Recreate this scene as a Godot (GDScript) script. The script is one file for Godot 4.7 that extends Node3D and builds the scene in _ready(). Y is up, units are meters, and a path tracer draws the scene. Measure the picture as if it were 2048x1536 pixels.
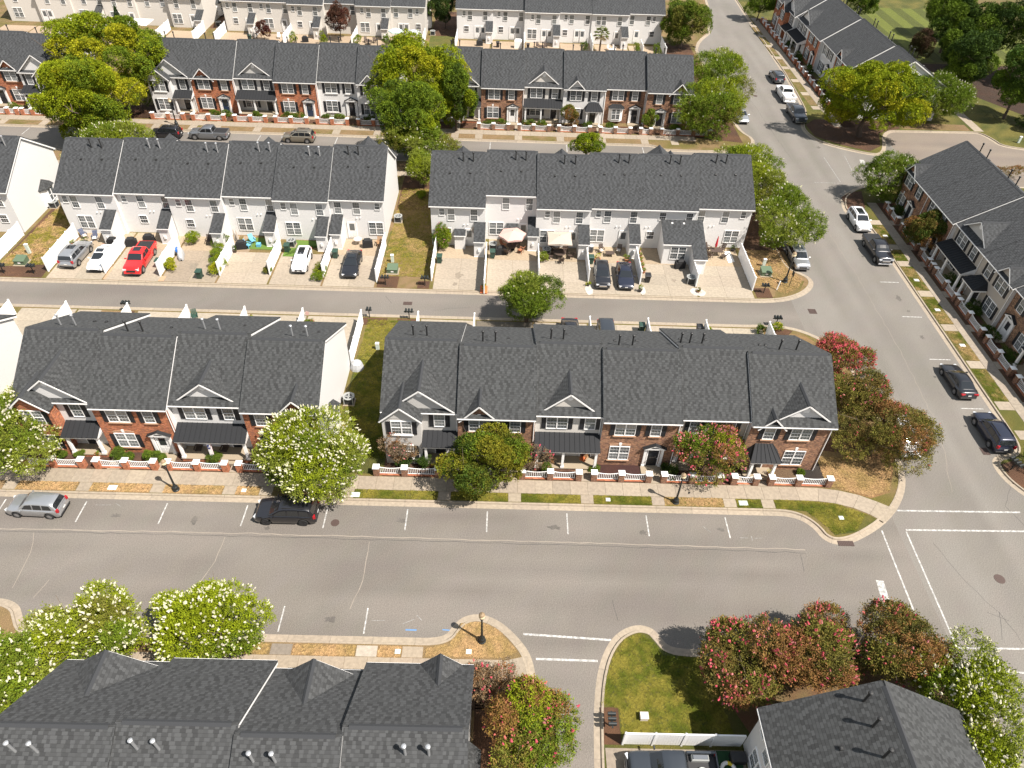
extends Node3D
# Drone view over a townhouse neighbourhood. World: x runs along the rows to the right, z towards the viewer, y up, metres.

var M := {}
var mesh_cache := {}
var used := {}
var rng := RandomNumberGenerator.new()
var noise_a := FastNoiseLite.new()
var noise_b := FastNoiseLite.new()
var noise_c := FastNoiseLite.new()
const G := 0.12        # top of the blocks above the roads

func _ready():
	rng.seed = 20260
	camera_and_light()
	noise_a.seed = 3; noise_a.frequency = 0.09; noise_a.fractal_octaves = 3
	noise_b.seed = 11; noise_b.frequency = 0.6; noise_b.fractal_octaves = 2
	noise_c.seed = 29; noise_c.frequency = 0.022; noise_c.fractal_octaves = 3
	make_materials()
	setting()
	houses()
	fences()
	gardens()
	lawns()
	trees()
	vehicles()
	street_things()
	patio_things()

func camera_and_light():
	var pitch := 0.75045
	var yaw := 0.0177
	var roll := 0.03953
	var f := Vector3(sin(yaw) * cos(pitch), -sin(pitch), -cos(yaw) * cos(pitch))
	var r := Vector3(cos(yaw), 0, sin(yaw))
	var u := r.cross(f)
	var cam := Camera3D.new()
	cam.name = "camera"
	cam.fov = 56.65
	cam.near = 0.5
	cam.far = 1500
	cam.transform = Transform3D(Basis(r * cos(roll) + u * sin(roll), -r * sin(roll) + u * cos(roll), -f), Vector3(0, 48.83, 0))
	add_child(cam)
	cam.current = true
	var sun := DirectionalLight3D.new()
	sun.name = "sun"
	sun.light_energy = 1.55
	sun.light_color = Color(1.0, 0.968, 0.932)
	sun.light_angular_distance = 0.5
	sun.shadow_enabled = true
	var d := Vector3(-0.468, -0.839, -0.278).normalized()
	sun.transform = Transform3D(Basis.looking_at(d, Vector3.UP), Vector3(40, 80, 40))
	add_child(sun)
	var env := Environment.new()
	env.background_mode = Environment.BG_SKY
	var sky := Sky.new()
	var sm := ProceduralSkyMaterial.new()
	sm.sky_top_color = Color(0.53, 0.565, 0.61)
	sm.sky_horizon_color = Color(0.81, 0.80, 0.785)
	sm.ground_bottom_color = Color(0.35, 0.36, 0.34)
	sm.ground_horizon_color = Color(0.66, 0.65, 0.62)
	sm.sky_energy_multiplier = 1.0
	sky.sky_material = sm
	env.sky = sky
	env.ambient_light_source = Environment.AMBIENT_SOURCE_SKY
	env.tonemap_mode = Environment.TONE_MAPPER_LINEAR
	env.tonemap_exposure = 2.0
	env.sdfgi_enabled = true
	env.ssao_enabled = true
	env.ssil_enabled = true
	var we := WorldEnvironment.new()
	we.name = "environment"
	we.environment = env
	add_child(we)

# ------------------------------------------------------------------ mesh helpers
func mb() -> SurfaceTool:
	var st := SurfaceTool.new()
	st.begin(Mesh.PRIMITIVE_TRIANGLES)
	return st

func uv_of(p: Vector3, n: Vector3) -> Vector2:
	if absf(n.y) > 0.985:
		return Vector2(p.x, p.z)
	var t := Vector3.UP.cross(n).normalized()
	var b := n.cross(t)
	return Vector2(p.dot(t), -p.dot(b))

# corners run counter-clockwise seen from outside; emitted clockwise as Godot wants
func tri(st: SurfaceTool, a: Vector3, b: Vector3, c: Vector3):
	var n := (b - a).cross(c - a).normalized()
	for p in [a, c, b]:
		st.set_normal(n)
		st.set_uv(uv_of(p, n))
		st.add_vertex(p)

func quad(st: SurfaceTool, a: Vector3, b: Vector3, c: Vector3, d: Vector3):
	tri(st, a, b, c)
	tri(st, a, c, d)

func poly(st: SurfaceTool, pts: Array):
	for i in range(1, pts.size() - 1):
		tri(st, pts[0], pts[i], pts[i + 1])

# box with its own axes
func obox(st: SurfaceTool, c: Vector3, s: Vector3, b := Basis.IDENTITY):
	var x := b.x * s.x * 0.5
	var y := b.y * s.y * 0.5
	var z := b.z * s.z * 0.5
	quad(st, c - x - y + z, c + x - y + z, c + x + y + z, c - x + y + z)
	quad(st, c + x - y - z, c - x - y - z, c - x + y - z, c + x + y - z)
	quad(st, c + x - y + z, c + x - y - z, c + x + y - z, c + x + y + z)
	quad(st, c - x - y - z, c - x - y + z, c - x + y + z, c - x + y - z)
	quad(st, c - x + y + z, c + x + y + z, c + x + y - z, c - x + y - z)
	quad(st, c - x - y - z, c + x - y - z, c + x - y + z, c - x - y + z)

func bx(st: SurfaceTool, x0: float, x1: float, y0: float, y1: float, z0: float, z1: float):
	obox(st, Vector3((x0 + x1) / 2, (y0 + y1) / 2, (z0 + z1) / 2), Vector3(absf(x1 - x0), absf(y1 - y0), absf(z1 - z0)))

# box with its top edges chamfered
func cbox(st: SurfaceTool, c: Vector3, s: Vector3, ch: float):
	var hx := s.x / 2
	var hz := s.z / 2
	var y0 := c.y - s.y / 2
	var y1 := c.y + s.y / 2 - ch
	var y2 := c.y + s.y / 2
	var r := [[hx, hz, y0], [hx, hz, y1], [hx - ch, hz - ch, y2]]
	for k in 2:
		var p := []
		var q := []
		for sg in [[-1, 1], [1, 1], [1, -1], [-1, -1]]:
			p.append(Vector3(c.x + sg[0] * r[k][0], r[k][2], c.z + sg[1] * r[k][1]))
			q.append(Vector3(c.x + sg[0] * r[k + 1][0], r[k + 1][2], c.z + sg[1] * r[k + 1][1]))
		for i in 4:
			quad(st, p[i], p[(i + 1) % 4], q[(i + 1) % 4], q[i])
		if k == 1:
			quad(st, q[0], q[1], q[2], q[3])

func tube(st: SurfaceTool, a: Vector3, b: Vector3, r0: float, r1: float, n := 8, cap := true):
	var d := (b - a).normalized()
	var t := d.cross(Vector3.RIGHT if absf(d.x) < 0.8 else Vector3.UP).normalized()
	var s := d.cross(t)
	for i in n:
		var a0 := TAU * i / n
		var a1 := TAU * (i + 1) / n
		var e0 := t * cos(a0) + s * sin(a0)
		var e1 := t * cos(a1) + s * sin(a1)
		var vs := [a + e0 * r0, a + e1 * r0, b + e1 * r1, b + e0 * r1]
		var ns := [e0, e1, e1, e0]
		for k in [0, 2, 1, 0, 3, 2]:
			st.set_normal(ns[k])
			st.set_uv(Vector2(float(i + (1 if k == 1 or k == 2 else 0)) / n, vs[k].dot(d)))
			st.add_vertex(vs[k])
		if cap:
			tri(st, b, b + e0 * r1, b + e1 * r1)
			tri(st, a, a + e1 * r0, a + e0 * r0)

# a profile [[r, y], ...] turned about a vertical axis
func lathe(st: SurfaceTool, c: Vector3, prof: Array, n := 12):
	for k in prof.size() - 1:
		var p0 = prof[k]
		var p1 = prof[k + 1]
		for i in n:
			var a0 := TAU * i / n
			var a1 := TAU * (i + 1) / n
			var d0 := Vector3(cos(a0), 0, -sin(a0))
			var d1 := Vector3(cos(a1), 0, -sin(a1))
			quad(st, c + d0 * p0[0] + Vector3.UP * p0[1], c + d1 * p0[0] + Vector3.UP * p0[1], c + d1 * p1[0] + Vector3.UP * p1[1], c + d0 * p1[0] + Vector3.UP * p1[1])

func obj(called: String, st: SurfaceTool, m: Material, parent: Node = self) -> MeshInstance3D:
	return inst(called, st.commit(), m, parent)

func inst(called: String, mesh: Mesh, m: Material, parent: Node = self) -> MeshInstance3D:
	var o := MeshInstance3D.new()
	o.name = numbered(called, parent)
	o.mesh = mesh
	if m:
		o.material_override = m
	parent.add_child(o, true)
	return o

func numbered(called: String, parent: Node = self) -> String:
	if parent != self:
		var key := str(parent.get_instance_id()) + called
		var k: int = used.get(key, 0)
		used[key] = k + 1
		return called if k == 0 else "%s_%03d" % [called, k]
	var i: int = used.get(called, 0)
	used[called] = i + 1
	return called if i == 0 else "%s_%03d" % [called, i]

func thing(called: String, label: String, category: String, at := Vector3.ZERO, turn := 0.0, group := "") -> Node3D:
	var o := Node3D.new()
	o.name = numbered(called)
	add_child(o)
	o.position = at
	o.rotation.y = turn
	tag(o, label, category, group)
	return o

func tag(o: Node, label: String, category: String, group := ""):
	o.set_meta("label", label)
	o.set_meta("category", category)
	if group != "":
		o.set_meta("group", group)

func struct(called: String, st: SurfaceTool, m: Material, parent: Node = self) -> MeshInstance3D:
	var o := obj(called, st, m, parent)
	if parent == self:
		o.set_meta("kind", "structure")
	return o

func struct_root(called: String) -> Node3D:
	var o := Node3D.new()
	o.name = numbered(called)
	add_child(o)
	o.set_meta("kind", "structure")
	return o

func copy(proto: Node3D, called: String, label: String, at: Vector3, turn := 0.0) -> Node3D:
	var o: Node3D = proto.duplicate()
	o.name = numbered(called)
	add_child(o)
	o.position = at
	o.rotation.y = turn
	o.set_meta("label", label)
	return o

# a surface over a polygon (x, z), cut into cells whose corners carry a tone
func sheet(called: String, pts: PackedVector2Array, y: float, m: Material, cell: float, ca: Color, cb: Color, mode := 0, kind := "structure", parent: Node = self, sides := false) -> MeshInstance3D:
	var st := mb()
	var r := Rect2(pts[0], Vector2.ZERO)
	for p in pts:
		r = r.expand(p)
	var nx := int(ceil(r.size.x / cell))
	var nz := int(ceil(r.size.y / cell))
	for i in nx:
		for k in nz:
			var o := r.position + Vector2(i, k) * cell
			var sq := PackedVector2Array([o, o + Vector2(cell, 0), o + Vector2(cell, cell), o + Vector2(0, cell)])
			for piece in Geometry2D.intersect_polygons(sq, pts):
				var idx := Geometry2D.triangulate_polygon(piece)
				for t in range(0, idx.size(), 3):
					var a: Vector2 = piece[idx[t]]
					var b: Vector2 = piece[idx[t + 1]]
					var c: Vector2 = piece[idx[t + 2]]
					if (b - a).cross(c - a) < 0.0:
						var sw := b
						b = c
						c = sw
					for v in [a, b, c]:
						st.set_normal(Vector3.UP)
						st.set_uv(v)
						st.set_color(tone(v, ca, cb, mode))
						st.add_vertex(Vector3(v.x, y, v.y))
	if sides:
		for i in pts.size():
			var a := pts[i]
			var b := pts[(i + 1) % pts.size()]
			if Geometry2D.is_polygon_clockwise(pts):
				var sw := a
				a = b
				b = sw
			st.set_color(ca)
			quad(st, Vector3(a.x, y, a.y), Vector3(b.x, y, b.y), Vector3(b.x, -0.05, b.y), Vector3(a.x, -0.05, a.y))
	var o := obj(called, st, m, parent)
	if kind != "":
		o.set_meta("kind", kind)
	return o

# tone of a surface: 0 lawn patches, 1 street streaks along x, 2 street streaks along z, 3 fine mottling
func tone(v: Vector2, ca: Color, cb: Color, mode: int) -> Color:
	var t := 0.0
	if mode == 0:
		t = 0.5 + 1.1 * noise_a.get_noise_2d(v.x * 2.6, v.y * 2.6) + 0.8 * noise_b.get_noise_2d(v.x * 1.3, v.y * 1.3)
	elif mode == 1:
		t = 0.5 + 0.9 * noise_a.get_noise_2d(v.x * 0.35, v.y * 4.0) + 0.5 * noise_c.get_noise_2d(v.x * 3.0, v.y * 3.0) + 0.2 * noise_b.get_noise_2d(v.x, v.y)
	elif mode == 2:
		t = 0.5 + 0.9 * noise_a.get_noise_2d(v.x * 4.0, v.y * 0.35) + 0.5 * noise_c.get_noise_2d(v.x * 3.0, v.y * 3.0) + 0.2 * noise_b.get_noise_2d(v.x, v.y)
	else:
		t = 0.5 + 0.6 * noise_a.get_noise_2d(v.x * 6.0, v.y * 6.0) + 0.5 * noise_b.get_noise_2d(v.x * 2.0, v.y * 2.0)
	return ca.lerp(cb, clampf(t, 0.0, 1.0))

func pv(flat: Array) -> PackedVector2Array:
	var r := PackedVector2Array()
	for i in range(0, flat.size(), 2):
		r.append(Vector2(flat[i], flat[i + 1]))
	return r

func rect(x0: float, z0: float, x1: float, z1: float) -> PackedVector2Array:
	return PackedVector2Array([Vector2(x0, z0), Vector2(x1, z0), Vector2(x1, z1), Vector2(x0, z1)])

# ------------------------------------------------------------------ materials (colours are linear base colours)
func lin(r: float, g: float, b: float) -> Color:
	return Color(r, g, b).linear_to_srgb()

func mat(key: String, c: Color, rough := 0.85, metal := 0.0) -> StandardMaterial3D:
	var m := StandardMaterial3D.new()
	m.albedo_color = c.linear_to_srgb()
	m.roughness = rough
	m.metallic = metal
	M[key] = m
	return m

func tex(im: Image, srgb_mips := true) -> ImageTexture:
	if srgb_mips:
		im.generate_mipmaps()
	return ImageTexture.create_from_image(im)

func jitter(v: float, amount: float) -> float:
	return v * (1.0 + rng.randf_range(-amount, amount))

func grey(v: float) -> Color:
	return Color(v, v, v)

# roof shingles: courses of laminated tabs, each its own tone (6.4 m across), with a relief map
func shingle_maps() -> Array:
	var n := 1024
	var im := Image.create(n, n, false, Image.FORMAT_RGB8)
	var hm := Image.create(n, n, false, Image.FORMAT_RGB8)
	im.fill(grey(0.62))
	hm.fill(grey(0.5))
	var rows := 32
	var rh := n / rows
	for r in rows:
		var x := -rng.randi_range(0, 40)
		var k := 0
		im.fill_rect(Rect2i(0, r * rh, n, rh), grey(0.8))
		while x < n:
			var w := rng.randi_range(26, 60)
			var g := rng.randf_range(0.68, 0.84)
			var raised := k % 2 == 0
			if raised:
				g = rng.randf_range(0.86, 0.99)
			im.fill_rect(Rect2i(x, r * rh, w, rh), Color(g, g * 1.0, g * 1.01))
			hm.fill_rect(Rect2i(x, r * rh, w, rh), grey(0.62 if raised else 0.5))
			im.fill_rect(Rect2i(x, r * rh + rh - 4, w, 4), Color(g * 0.86, g * 0.86, g * 0.87))
			x += w
			k += 1
	for i in 60000:
		var px := rng.randi() % n
		var py := rng.randi() % n
		var c := im.get_pixel(px, py)
		var f := rng.randf_range(0.75, 1.25)
		im.set_pixel(px, py, Color(c.r * f, c.g * f, c.b * f))
	for r in rows:
		for y in rh:
			var add := 0.22 * float(y) / rh
			if y % 4 == 0:
				for x in range(0, n, 8):
					var c := hm.get_pixel(x, r * rh + y)
					hm.fill_rect(Rect2i(x, r * rh + y, 8, 4), grey(c.r + add))
	hm.bump_map_to_normal_map(4.0)
	return [tex(im), tex(hm)]

func siding_normal() -> ImageTexture:
	var hm := Image.create(16, 512, false, Image.FORMAT_RGB8)
	for y in 512:
		var f := float(y % 64) / 64.0
		var h := f * 0.75
		if f > 0.93:
			h = 0.0
		hm.fill_rect(Rect2i(0, y, 16, 1), grey(h))
	hm.bump_map_to_normal_map(10.0)
	return tex(hm)

func brick_maps(base: Array, mortar: Color) -> Array:
	var n := 1024          # 3.2 m: 16 bricks by 43 courses
	var im := Image.create(n, n, false, Image.FORMAT_RGB8)
	var hm := Image.create(n, n, false, Image.FORMAT_RGB8)
	im.fill(mortar)
	hm.fill(grey(0.2))
	var rh := 24
	var y := 0
	var row := 0
	while y < n:
		var x := -32 if row % 2 == 0 else 0
		while x < n:
			var c: Color = base[rng.randi() % base.size()]
			var f := rng.randf_range(0.8, 1.2)
			im.fill_rect(Rect2i(x + 2, y + 2, 60, rh - 4), Color(c.r * f, c.g * f, c.b * f))
			hm.fill_rect(Rect2i(x + 2, y + 2, 60, rh - 4), grey(rng.randf_range(0.7, 0.9)))
			x += 64
		y += rh
		row += 1
	hm.bump_map_to_normal_map(5.0)
	return [tex(im), tex(hm)]

func grain(n: int, lo: float, hi: float, freq: float, oct: int, seed_: int, speck := 0) -> ImageTexture:
	var fn := FastNoiseLite.new()
	fn.seed = seed_
	fn.frequency = freq
	fn.fractal_octaves = oct
	var im := fn.get_seamless_image(n, n)
	im.convert(Image.FORMAT_RGB8)
	var out := Image.create(n, n, false, Image.FORMAT_RGB8)
	for y in n:
		for x in n:
			var v := lerpf(lo, hi, im.get_pixel(x, y).r)
			out.set_pixel(x, y, Color(v, v, v))
	for i in speck:
		var v := rng.randf_range(lo * 0.7, minf(hi * 1.15, 1.0))
		out.set_pixel(rng.randi() % n, rng.randi() % n, Color(v, v, v))
	return tex(out)

func bumpy(n: int, freq: float, oct: int, seed_: int, strength: float) -> ImageTexture:
	var fn := FastNoiseLite.new()
	fn.seed = seed_
	fn.frequency = freq
	fn.fractal_octaves = oct
	var im := fn.get_seamless_image(n, n)
	im.convert(Image.FORMAT_RGB8)
	im.bump_map_to_normal_map(strength)
	return tex(im)

func ground_mat(key: String, t: Texture2D, nrm: Texture2D, size: float, rough := 0.95, depth := 0.6):
	var m := StandardMaterial3D.new()
	m.vertex_color_use_as_albedo = true
	m.albedo_texture = t
	m.roughness = rough
	m.normal_enabled = true
	m.normal_texture = nrm
	m.normal_scale = depth
	m.uv1_scale = Vector3(1.0 / size, 1.0 / size, 1)
	M[key] = m

func make_materials():
	var sh := shingle_maps()
	for v in [["shingle", Color(0.0345, 0.0362, 0.0357)], ["shingle_b", Color(0.0320, 0.0340, 0.0350)], ["shingle_c", Color(0.0385, 0.0400, 0.0398)]]:
		var m := mat(v[0], v[1] * 1.55, 0.93)
		m.albedo_texture = sh[0]
		m.normal_enabled = true
		m.normal_texture = sh[1]
		m.normal_scale = 1.0
		m.uv1_scale = Vector3(1 / 6.4, 1 / 6.4, 1)
	mat("ridge", Color(0.030, 0.032, 0.035), 0.93)
	var sn := siding_normal()
	for v in [["siding", Color(0.585, 0.575, 0.56)], ["siding_warm", Color(0.535, 0.505, 0.46)], ["siding_taupe", Color(0.40, 0.355, 0.30)], ["siding_grey", Color(0.46, 0.445, 0.42)]]:
		var m := mat(v[0], v[1], 0.55)
		m.normal_enabled = true
		m.normal_texture = sn
		m.normal_scale = 0.55
		m.uv1_scale = Vector3(1, 1 / 1.44, 1)
	var red := brick_maps([Color(0.66, 0.40, 0.27), Color(0.72, 0.45, 0.30), Color(0.59, 0.34, 0.23), Color(0.69, 0.43, 0.34)], Color(0.66, 0.55, 0.46))
	var brown := brick_maps([Color(0.52, 0.39, 0.30), Color(0.46, 0.34, 0.27), Color(0.58, 0.44, 0.34), Color(0.42, 0.30, 0.26), Color(0.62, 0.49, 0.39)], Color(0.64, 0.56, 0.48))
	for v in [["brick_red", red, Color(0.88, 0.80, 0.72)], ["brick_brown", brown, Color(0.90, 0.80, 0.74)], ["brick_tan", brown, Color(0.82, 0.80, 0.75)]]:
		var m := mat(v[0], v[2], 0.9)
		m.albedo_texture = v[1][0]
		m.normal_enabled = true
		m.normal_texture = v[1][1]
		m.normal_scale = 0.8
		m.uv1_scale = Vector3(1 / 3.2, 1 / 3.2, 1)
	mat("trim", Color(0.78, 0.77, 0.75), 0.45)
	mat("con_plain", Color(0.27, 0.22, 0.155), 0.9)
	mat("vinyl", Color(0.80, 0.80, 0.79), 0.4)
	mat("frame", Color(0.80, 0.79, 0.77), 0.45)
	mat("grid", Color(0.42, 0.42, 0.41), 0.4)
	mat("sill_brick", Color(0.40, 0.24, 0.15), 0.9)
	for v in [["pane_a", Color(0.20, 0.21, 0.21)], ["pane_b", Color(0.10, 0.11, 0.115)], ["pane_c", Color(0.28, 0.27, 0.245)], ["pane_dark", Color(0.03, 0.033, 0.038)]]:
		var m := mat(v[0], v[1], 0.08)
		m.metallic_specular = 0.6
	mat("shutter", Color(0.012, 0.013, 0.016), 0.5)
	var sm := mat("seam_metal", Color(0.021, 0.022, 0.024), 0.72, 0.0)
	sm.metallic_specular = 0.3
	mat("door_dark", Color(0.015, 0.016, 0.02), 0.4)
	mat("door_blue", Color(0.02, 0.035, 0.07), 0.4)
	mat("door_white", Color(0.72, 0.71, 0.69), 0.4)
	mat("pipe_black", Color(0.02, 0.02, 0.02), 0.5)
	mat("pipe_steel", Color(0.55, 0.56, 0.57), 0.35, 0.7)
	mat("black_iron", Color(0.018, 0.022, 0.022), 0.5, 0.2)
	mat("lamp_glass", Color(0.75, 0.62, 0.40), 0.25)
	mat("paint_white", Color(0.62, 0.61, 0.58), 0.7)
	mat("paint_worn", Color(0.36, 0.35, 0.33), 0.8)
	mat("paint_blue", Color(0.10, 0.20, 0.36), 0.8)
	mat("sediment", Color(0.235, 0.203, 0.168), 0.95)
	mat("crack", Color(0.065, 0.062, 0.058), 0.95)
	mat("iron_brown", Color(0.075, 0.05, 0.042), 0.7, 0.2)
	mat("box_green", Color(0.085, 0.125, 0.075), 0.6)
	mat("pedestal", Color(0.50, 0.56, 0.50), 0.6)
	mat("stone_white", Color(0.52, 0.50, 0.47), 0.9)
	mat("ac_metal", Color(0.30, 0.31, 0.30), 0.6, 0.2)
	mat("ac_dark", Color(0.03, 0.032, 0.034), 0.6)
	mat("bin_green", Color(0.022, 0.055, 0.04), 0.5)
	mat("bin_black", Color(0.018, 0.018, 0.02), 0.5)
	mat("canvas_black", Color(0.012, 0.012, 0.013), 0.8)
	mat("canvas_pink", Color(0.52, 0.33, 0.29), 0.85)
	mat("canvas_beige", Color(0.40, 0.34, 0.28), 0.85)
	mat("canvas_red", Color(0.42, 0.015, 0.025), 0.8)
	mat("canvas_aqua", Color(0.45, 0.66, 0.64), 0.8)
	mat("canvas_grey", Color(0.35, 0.36, 0.38), 0.8)
	mat("canvas_white", Color(0.78, 0.77, 0.74), 0.8)
	mat("canvas_yellow", Color(0.75, 0.62, 0.25), 0.8)
	mat("chair_blue", Color(0.12, 0.36, 0.52), 0.6)
	mat("chair_navy", Color(0.035, 0.05, 0.10), 0.7)
	mat("chair_brown", Color(0.06, 0.04, 0.03), 0.7)
	mat("cushion", Color(0.55, 0.50, 0.45), 0.9)
	mat("wood", Color(0.30, 0.17, 0.08), 0.75)
	mat("orange_mat", Color(0.55, 0.13, 0.04), 0.8)
	mat("turf", Color(0.085, 0.145, 0.02), 0.95)
	mat("turf_dark", Color(0.012, 0.05, 0.018), 0.95)
	mat("blue_tarp", Color(0.015, 0.12, 0.42), 0.6)
	mat("silver_tarp", Color(0.42, 0.43, 0.44), 0.5, 0.2)
	mat("terracotta", Color(0.35, 0.14, 0.07), 0.85)
	mat("flag_red", Color(0.45, 0.05, 0.07), 0.8)
	mat("flag_blue", Color(0.03, 0.04, 0.16), 0.8)
	mat("bark", Color(0.12, 0.088, 0.062), 0.95)
	mat("bark_dark", Color(0.09, 0.065, 0.05), 0.95)
	mat("palm_leaf", Color(0.13, 0.16, 0.03), 0.6)
	mat("palm_dry", Color(0.26, 0.20, 0.08), 0.7)
	mat("yellow", Color(0.72, 0.55, 0.04), 0.7)
	# cars
	for v in [["car_silver", Color(0.40, 0.41, 0.42), 0.7], ["car_black", Color(0.010, 0.010, 0.013), 0.2], ["car_white", Color(0.80, 0.80, 0.80), 0.0], ["car_red", Color(0.58, 0.012, 0.012), 0.1], ["car_grey", Color(0.19, 0.20, 0.215), 0.6], ["car_tan", Color(0.23, 0.205, 0.16), 0.6], ["car_navy", Color(0.014, 0.017, 0.034), 0.3], ["car_slate", Color(0.045, 0.052, 0.062), 0.5]]:
		var m := mat(v[0], v[1], 0.32, v[2])
		m.clearcoat_enabled = true
		m.clearcoat = 1.0
		m.clearcoat_roughness = 0.06
	var gl := mat("car_glass", Color(0.012, 0.014, 0.016), 0.05)
	gl.metallic_specular = 0.7
	var gs := mat("car_shade", Color(0.50, 0.52, 0.55), 0.15)
	gs.metallic_specular = 0.6
	mat("tyre", Color(0.014, 0.014, 0.014), 0.85)
	mat("rim", Color(0.48, 0.48, 0.49), 0.3, 0.8)
	mat("rim_dark", Color(0.06, 0.06, 0.065), 0.4, 0.6)
	mat("chrome", Color(0.70, 0.70, 0.71), 0.12, 0.95)
	mat("plastic", Color(0.016, 0.016, 0.017), 0.6)
	mat("head_lens", Color(0.62, 0.64, 0.66), 0.08, 0.3)
	mat("tail_lens", Color(0.34, 0.012, 0.018), 0.15)
	mat("plate", Color(0.66, 0.66, 0.64), 0.5)
	# grounds: the tone is in the vertex colours, the grain in the texture
	var fine := bumpy(256, 0.08, 4, 5, 3.0)
	ground_mat("asphalt", grain(512, 0.82, 1.0, 0.05, 5, 7, 26000), fine, 3.1, 0.93, 0.5)
	ground_mat("concrete", grain(512, 0.86, 1.0, 0.02, 5, 8, 9000), bumpy(256, 0.05, 4, 9, 1.2), 4.3, 0.9, 0.4)
	ground_mat("grass", grain(512, 0.72, 1.0, 0.09, 4, 12, 40000), bumpy(256, 0.14, 4, 13, 9.0), 2.6, 1.0, 1.0)
	ground_mat("mulch", grain(512, 0.45, 1.0, 0.11, 4, 14, 40000), bumpy(256, 0.14, 4, 15, 9.0), 2.1, 1.0, 1.0)
	for k in ["paint_white", "paint_worn"]:
		M[k].albedo_texture = grain(256, 0.55, 1.0, 0.03, 5, 21, 9000)
		M[k].uv1_scale = Vector3(0.4, 0.4, 1)
	# leaves take their colour from each copy
	var lf := StandardMaterial3D.new()
	lf.vertex_color_use_as_albedo = true
	lf.roughness = 0.7
	lf.metallic_specular = 0.2
	lf.cull_mode = BaseMaterial3D.CULL_DISABLED
	lf.backlight_enabled = true
	lf.backlight = Color(0.34, 0.42, 0.05)
	M["leaf"] = lf
	var gb := StandardMaterial3D.new()
	gb.vertex_color_use_as_albedo = true
	gb.roughness = 0.9
	gb.metallic_specular = 0.15
	gb.cull_mode = BaseMaterial3D.CULL_DISABLED
	M["grass_blade"] = gb
	var bl := StandardMaterial3D.new()
	bl.vertex_color_use_as_albedo = true
	bl.roughness = 0.8
	bl.cull_mode = BaseMaterial3D.CULL_DISABLED
	M["blossom"] = bl

# ------------------------------------------------------------------ streets, blocks, kerbs, walks
const DRY_A := Color(0.37, 0.240, 0.118)
const DRY_B := Color(0.28, 0.195, 0.080)
const GRN_A := Color(0.082, 0.096, 0.013)
const GRN_B := Color(0.185, 0.160, 0.030)
const CON_A := Color(0.330, 0.275, 0.208)
const CON_B := Color(0.290, 0.242, 0.184)
const MUL_A := Color(0.24, 0.115, 0.055)
const MUL_B := Color(0.15, 0.075, 0.04)

func smooth_line(p: PackedVector2Array, times := 2) -> PackedVector2Array:
	for t in times:
		var r := PackedVector2Array([p[0]])
		for i in p.size() - 1:
			if p[i].distance_to(p[i + 1]) > 7.0:
				r.append(p[i].move_toward(p[i + 1], 0.35))
				r.append(p[i + 1].move_toward(p[i], 0.35))
			else:
				r.append(p[i].lerp(p[i + 1], 0.25))
				r.append(p[i].lerp(p[i + 1], 0.75))
		r.append(p[p.size() - 1])
		p = r
	return p

# kerb and gutter along the asphalt's edge, cast in lengths with open joints; side = +1 when the block lies left of the travel direction seen from above
func kerb(called: String, p: PackedVector2Array, side: float, rolled := false, tone_shift := 1.0):
	var root := struct_root(called)
	var nor := PackedVector2Array()
	for i in p.size():
		var a := p[maxi(i - 1, 0)]
		var b := p[mini(i + 1, p.size() - 1)]
		var d := (b - a).normalized()
		nor.append(Vector2(d.y, -d.x) * side)
	var prof := [[0.0, 0.004], [0.44, 0.022], [0.475, 0.135], [0.50, 0.148], [0.63, 0.150], [0.66, 0.10]]
	if rolled:
		prof = [[0.0, 0.004], [0.28, 0.015], [0.44, 0.07], [0.60, 0.124], [0.76, 0.135], [0.78, 0.10]]
	var run := 0.0
	var st := mb()
	var some := false
	var shade := rng.randf_range(0.0, 1.0)
	for i in p.size() - 1:
		var length := p[i].distance_to(p[i + 1])
		var done := 0.0
		while done < length - 0.001:
			var step := minf(3.05 - run, length - done)
			var t0 := done / length
			var t1 := (done + step) / length
			if step >= 3.05 - run - 0.001:
				t1 -= 0.018 / length
			var a := p[i].lerp(p[i + 1], t0)
			var b := p[i].lerp(p[i + 1], t1)
			var na := nor[i].lerp(nor[i + 1], t0).normalized()
			var nb := nor[i].lerp(nor[i + 1], t1).normalized()
			var col := CON_A.lerp(CON_B, shade) * 1.06 * tone_shift
			for k in prof.size() - 1:
				var q0 := Vector3(a.x + na.x * prof[k][0], prof[k][1], a.y + na.y * prof[k][0])
				var q1 := Vector3(b.x + nb.x * prof[k][0], prof[k][1], b.y + nb.y * prof[k][0])
				var q2 := Vector3(b.x + nb.x * prof[k + 1][0], prof[k + 1][1], b.y + nb.y * prof[k + 1][0])
				var q3 := Vector3(a.x + na.x * prof[k + 1][0], prof[k + 1][1], a.y + na.y * prof[k + 1][0])
				st.set_color(col)
				if side > 0:
					quad(st, q0, q1, q2, q3)
				else:
					quad(st, q1, q0, q3, q2)
			some = true
			done += step
			run += step
			if run >= 3.04:
				obj("kerb_length", st, M.concrete, root)
				st = mb()
				some = false
				run = 0.0
				shade = rng.randf_range(0.0, 1.0)
	if some:
		obj("kerb_length", st, M.concrete, root)

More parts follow.
